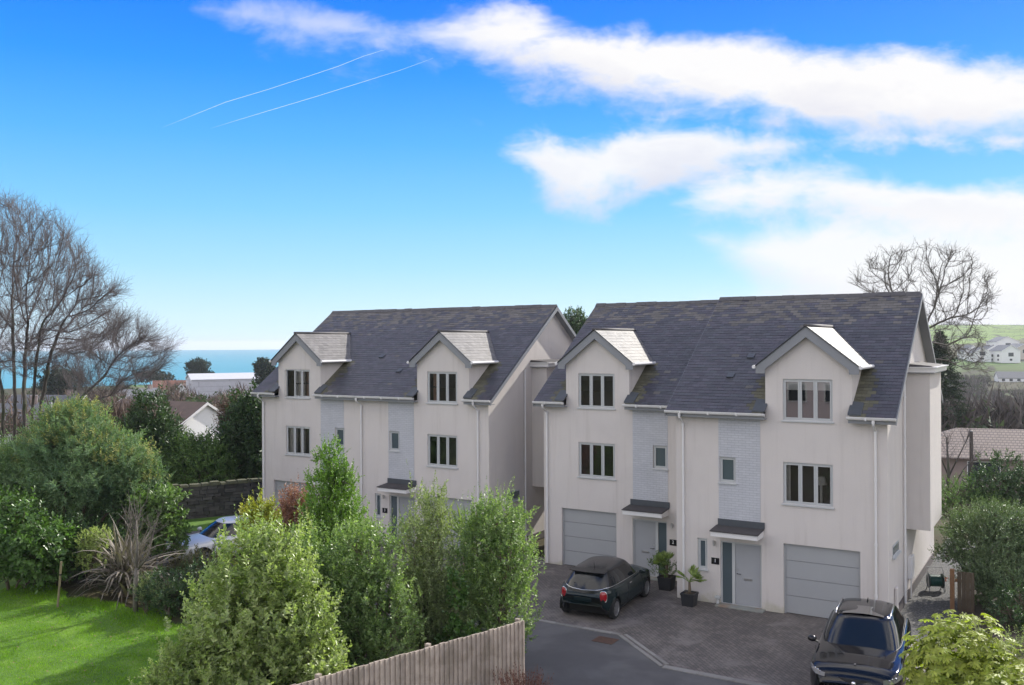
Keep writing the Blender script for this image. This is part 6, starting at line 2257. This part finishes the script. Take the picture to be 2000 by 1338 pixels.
for s in (-1, 1):
    # slim swept headlights wrapped round the corners
    pl_ = [(hw2(y) * 0.985 + 0.016, y) for y in (1.90, 1.98, 2.06, 2.14, 2.21, 2.27)] + [(0.70, 2.335), (0.60, 2.375)]
    m_ = MB()
    for q_ in range(len(pl_) - 1):
        (xa, ya_), (xb, yb_) = pl_[q_], pl_[q_ + 1]
        f0, f1 = q_ / 7, (q_ + 1) / 7
        zc0, zc1 = 0.935 - 0.075 * f0, 0.935 - 0.075 * f1
        h0, h1 = 0.022 + 0.035 * math.sin(math.pi * (0.2 + 0.6 * f0)), 0.022 + 0.035 * math.sin(math.pi * (0.2 + 0.6 * f1))
        m_.poly([(s * xa, ya_, zc0 - h0), (s * xb, yb_, zc1 - h1), (s * (xb - 0.012), yb_ - 0.012, zc1 + h1), (s * (xa - 0.012), ya_ - 0.012, zc0 + h0)])
    ho = m_.build('headlight', lamp_clear, car2, local=True, smooth=True)
    for j in range(3):
        f = 0.2 + 0.28 * j
        MB().lathe([(0.0, 0.0), (0.032, 0.0), (0.036, -0.02)], 12, 'y', (s * (0.66 + 0.22 * f), 2.365 - 0.2 * f, 0.875 + 0.05 * f)).build('lamp_lens', chrome, ho, local=True)
gr = MB()
ng = 14
for j in range(ng):
    x0, x1 = -0.56 + 1.12 * j / ng, -0.56 + 1.12 * (j + 1) / ng
    yf_ = lambda x: 2.365 - 0.16 * (x / 0.62) ** 2
    gr.poly([(x0, yf_(x0) + 0.035, 0.42), (x1, yf_(x1) + 0.035, 0.42), (x1, yf_(x1), 0.84), (x0, yf_(x0), 0.84)])
go = gr.build('grille', black_trim, car2, local=True)
MB().lathe([(0.0, 0.012), (0.04, 0.010), (0.052, 0.0), (0.052, -0.02)], 20, 'y', (0, 2.40, 0.75)).build('emblem', chrome, go, local=True, smooth=True)
MB().box(-0.02, 0.02, 2.0, 2.06, 1.06, 1.072).build('bonnet_badge', chrome, b2, local=True)
for s in (-1, 1):
    MB().tube([(s * 0.34, 2.1, 1.01), (s * 0.45, 1.5, 1.075), (s * 0.56, 1.0, 1.085)], 0.012, 5).build('bonnet_crease', su_paint, b2, local=True, smooth=True)

# white saloon behind the bushes
S = dict(L=4.5, W=1.8, Rw=0.32, axles=(-1.3, 1.38), sill=0.2, corner=0.26, cl=0.7, paint=car_paint('pale_paint', (0.66, 0.66, 0.65), rough=0.3, metal=0.2), roof=None, pillar=None,
         under=[(-2.25, 0.4), (-2.0, 0.26), (-1.6, 0.2), (1.6, 0.2), (2.0, 0.24), (2.25, 0.34)],
         belt=[(-2.25, 0.8), (-2.1, 0.93), (-1.6, 0.96), (0.7, 0.90), (1.4, 0.84), (2.0, 0.74), (2.25, 0.6)],
         top=[(-2.25, 0.82), (-2.1, 0.95), (-1.6, 0.99), (0.7, 0.97), (1.4, 0.92), (2.0, 0.81), (2.25, 0.64)],
         green=dict(yf0=1.0, yf1=0.2, yr0=-1.75, yr1=-1.15, w0=0.78, w1=0.58, zr=1.42, fall=0.05, bow=0.13, exp=0.36, aF=48, aR=50, pillars=[(-0.4, -0.28), (0.8, 1.5), (-3, -1.4)]),
         waist=None, mirror=(0.72, 1.0), mirror_m=None, handles=[(-0.2, 0.8)], handle_m=chrome, gaps=[(-0.36, 0.35, 0.88)], spokes=8, rim=alloy)
S['roof'] = S['pillar'] = S['mirror_m'] = S['paint']
car3, hw3, b3 = car('saloon_car', 'pale silver-white car half hidden by shrubs at the far drive', (-20.25, -3.3, 0), math.pi - 0.3, S)
for s in (-1, 1):
    ellipsoid((s * 0.66, 2.08, 0.66), (0.16, 0.12, 0.08)).build('headlight', lamp_clear, car3, smooth=True, local=True)


# ------------------------------------------------------------------ houses beyond
roof_brown = mat('brown_tiles', (0.105, 0.07, 0.055), 0.8, var=0.2, vscale=1.5)
roof_red = mat('red_tiles', (0.19, 0.085, 0.06), 0.85, var=0.15, vscale=1)
roof_slate = mat('far_slate', (0.10, 0.105, 0.12), 0.7, var=0.15, vscale=1)
roof_pink = brickmat('pink_tiles', (0.215, 0.165, 0.145), (0.195, 0.15, 0.132), (0.09, 0.07, 0.065), 0.3, 0.17, 0.03, 0.8, 'XZ', 0.6)
white_wall = mat('white_wall', (0.74, 0.74, 0.74), 0.85, var=0.03)
cream_wall = mat('cream_wall', (0.5, 0.45, 0.38), 0.85, var=0.05)
pink_wall = mat('pinkish_brick_wall', (0.27, 0.21, 0.19), 0.85, var=0.1, vscale=2)
far_glass = mat('far_window', (0.03, 0.035, 0.045), 0.1)


def far_house(name, label, px, d, w, dep, h, rise, rz, wall, roof, group=None, wins=(), chim=(), cat='house', base=None, hip=False, ov=0.3, gable_win=False):
    """w along the ridge (local x), gables at both ends; rz turns it; windows (x, z, w, h) on the local -y face"""
    p = at(px, 669, d)
    z = float(ground_z(p[0], p[1])) if base is None else base
    root = thing(name, label, cat, (p[0], p[1], z), rz, group)
    a, b = w / 2, dep / 2
    m = MB()
    m.poly([(-a, -b, -3), (a, -b, -3), (a, -b, h), (-a, -b, h)]).poly([(-a, b, -3), (a, b, -3), (a, b, h), (-a, b, h)])
    for s in (-1, 1):
        if hip:
            m.poly([(s * a, -b, -3), (s * a, b, -3), (s * a, b, h), (s * a, -b, h)])
        else:
            m.poly([(s * a, -b, -3), (s * a, b, -3), (s * a, b, h), (s * a, 0, h + rise), (s * a, -b, h)])
    m.build('wall', wall, root, local=True)
    sl = rise / b
    r = MB()
    A = a + ov
    hx = (b if hip else 0)
    for s in (-1, 1):
        e = [(-A, s * (b + ov), h - ov * sl + 0.06), (A, s * (b + ov), h - ov * sl + 0.06), (A - hx, 0, h + rise + 0.06), (-A + hx, 0, h + rise + 0.06)]
        r.prism(e, (0, 0, 0.1))
    if hip:
        for s in (-1, 1):
            r.prism([(s * A, -b - ov, h - ov * sl + 0.06), (s * A, b + ov, h - ov * sl + 0.06), (s * (A - hx), 0, h + rise + 0.06)], (0, 0, 0.1))
    ro = r.build('roof', roof, root, local=True)
    if not hip:
        for s in (-1, 1):
            vb_ = MB()
            for q in (-1, 1):
                vb_.prism([(s * (A + 0.01), q * (b + ov), h - ov * sl - 0.1), (s * (A + 0.01), 0, h + rise - 0.1), (s * (A + 0.01), 0, h + rise + 0.17), (s * (A + 0.01), q * (b + ov), h - ov * sl + 0.17)], (s * 0.04, 0, 0))
            vb_.build('verge_board', white_pvc, ro, local=True)
    for x in chim:
        MB().box(x - 0.35, x + 0.35, -0.3, 0.3, h + rise - 0.6, h + rise + 0.9).box(x - 0.4, x + 0.4, -0.35, 0.35, h + rise + 0.9, h + rise + 1.0).build('chimney', pink_wall, ro, local=True)
    for x, zc, ww, wh in wins:
        f = MB().box(x - ww / 2, x + ww / 2, -b - 0.05, -b - 0.01, zc - wh / 2, zc + wh / 2).build('window', white_pvc, root, local=True)
        MB().box(x - ww / 2 + 0.07, x + ww / 2 - 0.07, -b - 0.065, -b - 0.051, zc - wh / 2 + 0.07, zc + wh / 2 - 0.07).build('pane', far_glass, f, local=True)
    if gable_win:
        for zc, ww, wh in gable_win:
            f = MB().box(a + 0.01, a + 0.05, -ww / 2, ww / 2, zc - wh / 2, zc + wh / 2).build('window', white_pvc, root, local=True)
            MB().box(a + 0.051, a + 0.07, -ww / 2 + 0.08, ww / 2 - 0.08, zc - wh / 2 + 0.08, zc + wh / 2 - 0.08).build('pane', far_glass, f, local=True)
    return root


# bungalow with a white gable end, left
far_house('bungalow', 'brown-roofed bungalow with a plain white gable end, beyond the stone wall', 318, 92, 12.5, 8.2, 2.6, 2.45, YAW - 0.55, white_wall, roof_brown, base=-2.7)
# warehouse
wh_m = brickmat('white_cladding', (0.5, 0.5, 0.55), (0.45, 0.45, 0.5), (0.33, 0.33, 0.38), 8, 1.3, 0.06, 0.6, 'XZ', 0.3)
far_house('warehouse', 'long white clad warehouse below the sea horizon', 455, 240, 22, 13, 4.0, 1.3, YAW + 0.45, wh_m, mat('grey_sheet_roof', (0.5, 0.5, 0.53), 0.6, var=0.06), base=-4.9, cat='warehouse', ov=0.2)
FT = 'houses of the distant town'
for (lab, px, d, w, dep, h, rise, rz, wl, rf, bs, wins) in (
        ('small white house with a grey roof seen through the low bare branches', 270, 215, 11, 8, 3.2, 2.6, YAW + 1.1, white_wall, roof_slate, -8.2, ((-2.5, 1.9, 1.4, 1.2), (2.5, 1.9, 1.4, 1.2))),
        ('low cream house with two windows right of the small white one', 312, 200, 12, 7, 2.6, 1.6, YAW + 0.1, cream_wall, roof_slate, -7.2, ((-3.4, 1.5, 1.6, 1.3), (0.2, 1.5, 1.6, 1.3), (3.4, 1.5, 1.8, 1.4))),
        ('red-roofed house standing left of the warehouse', 352, 275, 15, 9, 3.4, 3.2, YAW + 0.35, cream_wall, roof_red, -9.4, ((-4, 2, 1.4, 1.2), (0, 2, 1.4, 1.2), (4, 2, 1.4, 1.2))),
        ('house with a steep brown roof and white gable beside the warehouse', 378, 245, 9, 8, 3.0, 3.4, YAW + 1.2, white_wall, roof_brown, -8.8, ((-2, 1.9, 1.3, 1.1), (2, 1.9, 1.3, 1.1))),
        ('grey-roofed house at the far left behind the tree trunks', 95, 150, 13, 8, 3.2, 2.6, YAW - 0.2, white_wall, roof_slate, -6.0, ((-3, 1.8, 1.4, 1.2), (2, 1.8, 1.4, 1.2))),
        ('pale house glimpsed low between the bare trunks', 22, 110, 8, 7, 3.0, 2.2, YAW + 0.4, white_wall, roof_slate, -4.2, ((-1.5, 1.8, 1.3, 1.1), (1.5, 1.8, 1.3, 1.1)))):
    far_house('house', lab, px, d, w, dep, h, rise, rz, wl, rf, FT, wins, chim=(w * 0.3,), base=bs)
# pinkish bungalow on the right
far_house('bungalow', 'pinkish bungalow with a pale tiled hipped roof, right of the houses', 1972, 76, 15.5, 8.5, 2.1, 1.75, YAW - 0.95 + 0.62, pink_wall, roof_pink, wins=((-2.6, 1.0, 2.4, 1.5), (2.0, 1.0, 1.8, 1.3)), base=-3.25, hip=True, ov=0.55)
# white estate houses on the far side of the valley
FW = 'white houses across the valley'
for lab, px, d, w, h, bs in (('small white gabled house, leftmost across the valley behind the oak branches', 1893, 520, 11, 4.5, None), ('white gabled house second from the left across the valley', 1912, 505, 11, 4.5, None),
                             ('white gabled house partly hidden by oak twigs, middle of the valley row', 1933, 515, 12, 5, None), ('tall white house standing behind the others across the valley', 1958, 560, 16, 6.0, None),
                             ('white twin-gabled house in front of the tall one across the valley', 1962, 500, 13, 6.2, None), ('pale stone house at the right end of the valley row', 1990, 525, 15, 5.5, None)):
    far_house('house', lab, px, d, w * 0.8, w * 0.85, h, 3.0, -1.02 + random.uniform(-0.15, 0.15), white_wall if 'stone' not in lab else cream_wall, roof_slate, FW, ((-2.5, 3.6, 2.0, 1.5), (2.5, 3.6, 2.0, 1.5), (-2.5, 1.4, 1.5, 1.2), (2.5, 1.4, 1.5, 1.2)), base=bs, gable_win=((4.2, 3.2, 2.2), (1.4, 1.6, 1.2)))
far_house('terrace', 'long pale terrace lower in the valley at the right edge', 2000, 400, 22, 9, 4.2, 2.6, YAW - 0.3, white_wall, roof_slate, wins=tuple((-9 + 3 * k, zc, 1.4, 1.2) for k in range(7) for zc in (3.4, 1.3)), base=-12.6)
# telegraph pole by the bungalow
tp = thing('telegraph_pole', 'dark wooden pole standing in front of the pinkish bungalow', 'pole', zg(1896, 64))
a = ORG[tp]
MB().tube([a, (a[0], a[1], at(1896, 842, 64)[2])], [0.14, 0.11], 8).build('pole', mat('creosote', (0.05, 0.04, 0.035), 0.9), tp)
MB().lathe([(0.0, 0.03), (0.13, 0.0), (0.13, -0.05)], 8, 'z', (a[0], a[1], at(1896, 842, 64)[2])).build('cap', dark_lead, tp)
# house across the road, seen only as a reflection in the upper window panes
rh = thing('house', 'pinkish white house mirrored in the upper windows of the number 1 house', 'house', (-11, -44, 0))
pk = mat('pinkish_render', (0.62, 0.52, 0.54), 0.85, var=0.03)
MB().box(-20, -3.5, -50, -40, 0, 6.4).build('wall', pk, rh)
MB().prism([(-20.6, -39.4, 6.3), (-20.6, -50.6, 6.3), (-20.6, -45, 9.6)], (17.7, 0, 0)).build('roof', roof_slate, rh)
for x in (-17.5, -13.5, -9.8, -7.2, -5.0):
    for z in (1.6, 4.4):
        f = MB().box(x - 0.7, x + 0.7, -39.99, -39.93, z - 0.7, z + 0.7).build('window', white_pvc, rh)
        MB().box(x - 0.6, x + 0.6, -39.925, -39.91, z - 0.6, z + 0.6).build('pane', far_glass, f)

# distant single trees on the sea skyline
pine = leafmat('pine_needles', (0.018, 0.035, 0.022), (0.04, 0.06, 0.035), 0.6, 0.15, 0.2)


def far_tree(label, px, d, ztop, lobes, n, m=pine, L=0.9, name='pine_tree', group='dark trees on the sea skyline'):
    b = zg(px, d)
    return shrub(name, label, 'tree', b, [(x, y, ztop - b[2] + z, r, s, t) for x, y, z, r, s, t in lobes], n, 9, L, 0.5, 0.26, m, 0.5, 0.3, group=group, stem_r=0.25, stems=5)


far_tree('broad dark pine clump rising above the warehouse against the sea', 386, 300, at(386, 700, 300)[2], [(0, 0, -2.2, 3.4, 3, 2.2), (-2.6, 0, -3.0, 2.6, 2.4, 2.2), (2.4, 0, -2.6, 2.6, 2.4, 2.0), (0, 0, -5, 4.2, 3, 2.5), (5.0, 0, -5.2, 2.0, 2, 1.3)], 520)
far_tree('dark rounded clump at the left end of the far roof, before the sea', 516, 210, at(516, 702, 210)[2], [(0, 0, -1.4, 2.4, 2, 1.5), (-1.2, 0, -2.4, 1.8, 1.6, 1.6), (1.2, 0, -2.2, 1.8, 1.6, 1.6), (0, 0, -4, 2.4, 2, 2)], 380, L=0.7)
far_tree('dark tree mass behind the small white house on the left skyline', 300, 330, at(300, 722, 330)[2], [(0, 0, -2, 5, 3, 2.2), (-6, 0, -2.6, 4.5, 3, 2.2), (6, 0, -3, 4, 3, 2)], 420)
far_tree('dark tree far left behind the bare trunks', 110, 190, at(110, 716, 190)[2], [(0, 0, -2, 4, 3, 2.2), (4.5, 0, -2.6, 3.5, 3, 2.2), (0, 0, -5, 4.5, 3, 2.5)], 420)
for lab, px, yt, d in (('small round tree on the crest of the green hill, left of the notch', 1858, 627, 900), ('tree pair on the hill crest behind the oak twigs', 1885, 630, 880), ('bushy tree at the hill crest where the field ends', 1930, 634, 870)):
    far_tree(lab, px, d, at(px, yt, d)[2], [(0, 0, -3.5, 5, 4, 3.5), (6, 0, -4.5, 4, 4, 3), (-6, 0, -5, 4.5, 4, 3)], 200, L=1.8, name='hill_tree', group='trees on the hill crest')


# ------------------------------------------------------------------ woodland masses (uncountable)
def woodland(name, n, pxr, dr, hr_, seed_cols, label, ev=0.2, dens=46, lim=None):
    px = rng.uniform(*pxr, n)
    d = np.exp(rng.uniform(math.log(dr[0]), math.log(dr[1]), n))
    P0 = CAM[None] + (FWD[None] + RGT[None] * ((px - 1000) / FPX)[:, None]) * d[:, None]
    z = ground_z(P0[:, 0], P0[:, 1])
    H = rng.uniform(*hr_, n)
    if lim is not None:
        H = np.minimum(H, np.maximum(1.0, lim(px, d) - z))
    P0[:, 2] = z
    isev = rng.random(n) < ev
    V, MI, F = [], [], []
    # twiggy crowns: slender upright slivers
    tw_ = np.where(~isev)[0]
    k = dens
    c = np.repeat(P0[tw_], k, 0)
    Hh = np.repeat(H[tw_], k)
    r = Hh * 0.34
    dirs = rnd_dir(len(c), -0.55, 1.0)
    rf = rng.uniform(0.25, 1.0, len(c))
    cen_ = c + np.stack([dirs[:, 0] * r * rf, dirs[:, 1] * r * rf, Hh * 0.62 + dirs[:, 2] * Hh * 0.36 * rf], 1)
    dv = unit(dirs * 0.8 + np.array([0, 0, 0.7]) + rng.normal(0, 0.4, dirs.shape)) * (Hh * rng.uniform(0.10, 0.24, len(c)))[:, None]
    sv_ = unit(np.cross(dv, rnd_dir(len(c)))) * (0.014 * Hh * rng.uniform(0.5, 1.6, len(c)))[:, None]
    tri = np.stack([cen_ - dv * 0.5 - sv_, cen_ - dv * 0.5 + sv_, cen_ + dv], 1).reshape(-1, 3)
    stemd = np.stack([P0[tw_] - np.array([0.12, 0, 0.4]), P0[tw_] + np.array([0.12, 0, -0.4]), P0[tw_] + np.stack([np.zeros(len(tw_)), np.zeros(len(tw_)), H[tw_] * 0.8], 1)], 1).reshape(-1, 3)
    ev_ = np.where(isev)[0]
    c = np.repeat(P0[ev_], k * 2, 0)
    Hh = np.repeat(H[ev_] * 0.9, k * 2)
    dirs = rnd_dir(len(c), -0.6, 1.0)
    rf = rng.uniform(0.5, 1.05, len(c)) * (1 + 0.2 * np.sin(dirs[:, 0] * 6) * np.sin(dirs[:, 2] * 7))
    cen_ = c + np.stack([dirs[:, 0] * Hh * 0.36 * rf, dirs[:, 1] * Hh * 0.36 * rf, Hh * 0.56 + dirs[:, 2] * Hh * 0.45 * rf], 1)
    u = rnd_dir(len(c)) * (Hh * rng.uniform(0.05, 0.11, len(c)))[:, None]
    w = unit(np.cross(u, rnd_dir(len(c)))) * (Hh * rng.uniform(0.03, 0.07, len(c)))[:, None]
    tri2 = np.stack([cen_ - u, cen_ + w, cen_ + u], 1).reshape(-1, 3)
    allv = np.concatenate([tri, stemd, tri2])
    f = np.arange(len(allv)).reshape(-1, 3)
    mi = np.concatenate([np.zeros(len(tri) // 3 + len(stemd) // 3), np.ones(len(tri2) // 3)]).astype(int)
    o = raw_mesh(name, allv, f, seed_cols, None, mi)
    tag(o, label, 'woodland', kind='stuff')


wood_twig = mat('wood_twigs', (0.105, 0.09, 0.082), 0.95, island=0.4, hue=0.02)
wood_ever = leafmat('wood_evergreen', (0.037, 0.061, 0.030), (0.085, 0.104, 0.055), 0.7, 0.15, 0.2, 0.05)
woodland('valley_woodland', 1500, (1790, 2030), (85, 430), (5.0, 9.5), [wood_twig, wood_ever], 'grey-brown leafless woodland filling the valley behind the bungalow', 0.25, 46, lambda px, d: 8.1 - (np.where(px > 1930, 764, 735) - 669) * d / FPX)
woodland('hedgerows', 260, (1790, 2030), (560, 900), (4.0, 7.0), [wood_twig, wood_ever], 'hedgerows and scrub on the slope of the far hill', 0.5, 30, lambda px, d: -99 + 0 * px)
woodland('town_scrub', 620, (-60, 530), (95, 420), (3.5, 6.5), [mat('brown_twigs', (0.12, 0.085, 0.065), 0.95, island=0.4), wood_ever], 'brown leafless scrub and gardens of the town below', 0.3, 46, lambda px, d: 8.1 - (748 + 22 * np.sin(px * 0.05) - 669) * d / FPX)
woodland('garden_thicket', 60, (175, 320), (54, 74), (4.0, 6.0), [mat('brown_twigs2', (0.12, 0.085, 0.065), 0.95, island=0.4), wood_ever], 'brown bare thicket behind the feathery tree', 0.1, 120, lambda px, d: 8.1 - (782 - 669) * d / FPX)

# rough grass verge in front of the stone wall
tag(MB().poly([(-29.6, -3.4, 0.012), (-27.6, -4.2, 0.012), (-24.9, -0.5, 0.012), (-24.0, 2.6, 0.012), (-24.6, 6.6, 0.012), (-28.2, 0.2, 0.012)]).build('verge_grass', lawn_m), kind='structure')


# ------------------------------------------------------------------ vapour trails high in the sky
trail_m = mat('vapour', (0.6, 0.72, 0.8), 1.0, spec=0.0)
for lab, pts in (('upper of two thin white vapour trails in the blue sky', [(318, 249), (380, 224), (440, 200), (520, 176), (600, 150), (660, 130), (710, 110), (752, 97)]),
                 ('lower of two thin white vapour trails in the blue sky', [(412, 251), (470, 233), (540, 212), (620, 188), (700, 163), (780, 138), (846, 114)])):
    P = [at(x, y, 22000 + 700 * i) for i, (x, y) in enumerate(pts)]
    t = thing('vapour_trail', lab, 'vapour trail', P[0], 0, 'vapour trails')
    n_ = len(P)
    rd = [1] + [5] + [7] * (n_ - 4) + [5, 1]
    MB().tube(P, rd[:n_], 6).build('trail', trail_m, t, smooth=True)


# ------------------------------------------------------------------ hazy air
HAZE_DENSITY = 0.00017
hz = bpy.data.materials.new('haze_air')
hz.use_nodes = True
t = NT(hz.node_tree)
o_ = t.n('ShaderNodeOutputMaterial')
pv_ = t.n('ShaderNodeVolumePrincipled')
pv_.inputs['Color'].default_value = (0.86, 0.92, 1.0, 1)
pv_.inputs['Density'].default_value = HAZE_DENSITY
pv_.inputs['Anisotropy'].default_value = 0.3
t.l(pv_.outputs[0], o_.inputs['Volume'])
hb_ = MB().box(-9800, 9800, -9800, 9800, -66, 32)
tag(hb_.build('haze', hz), kind='stuff')
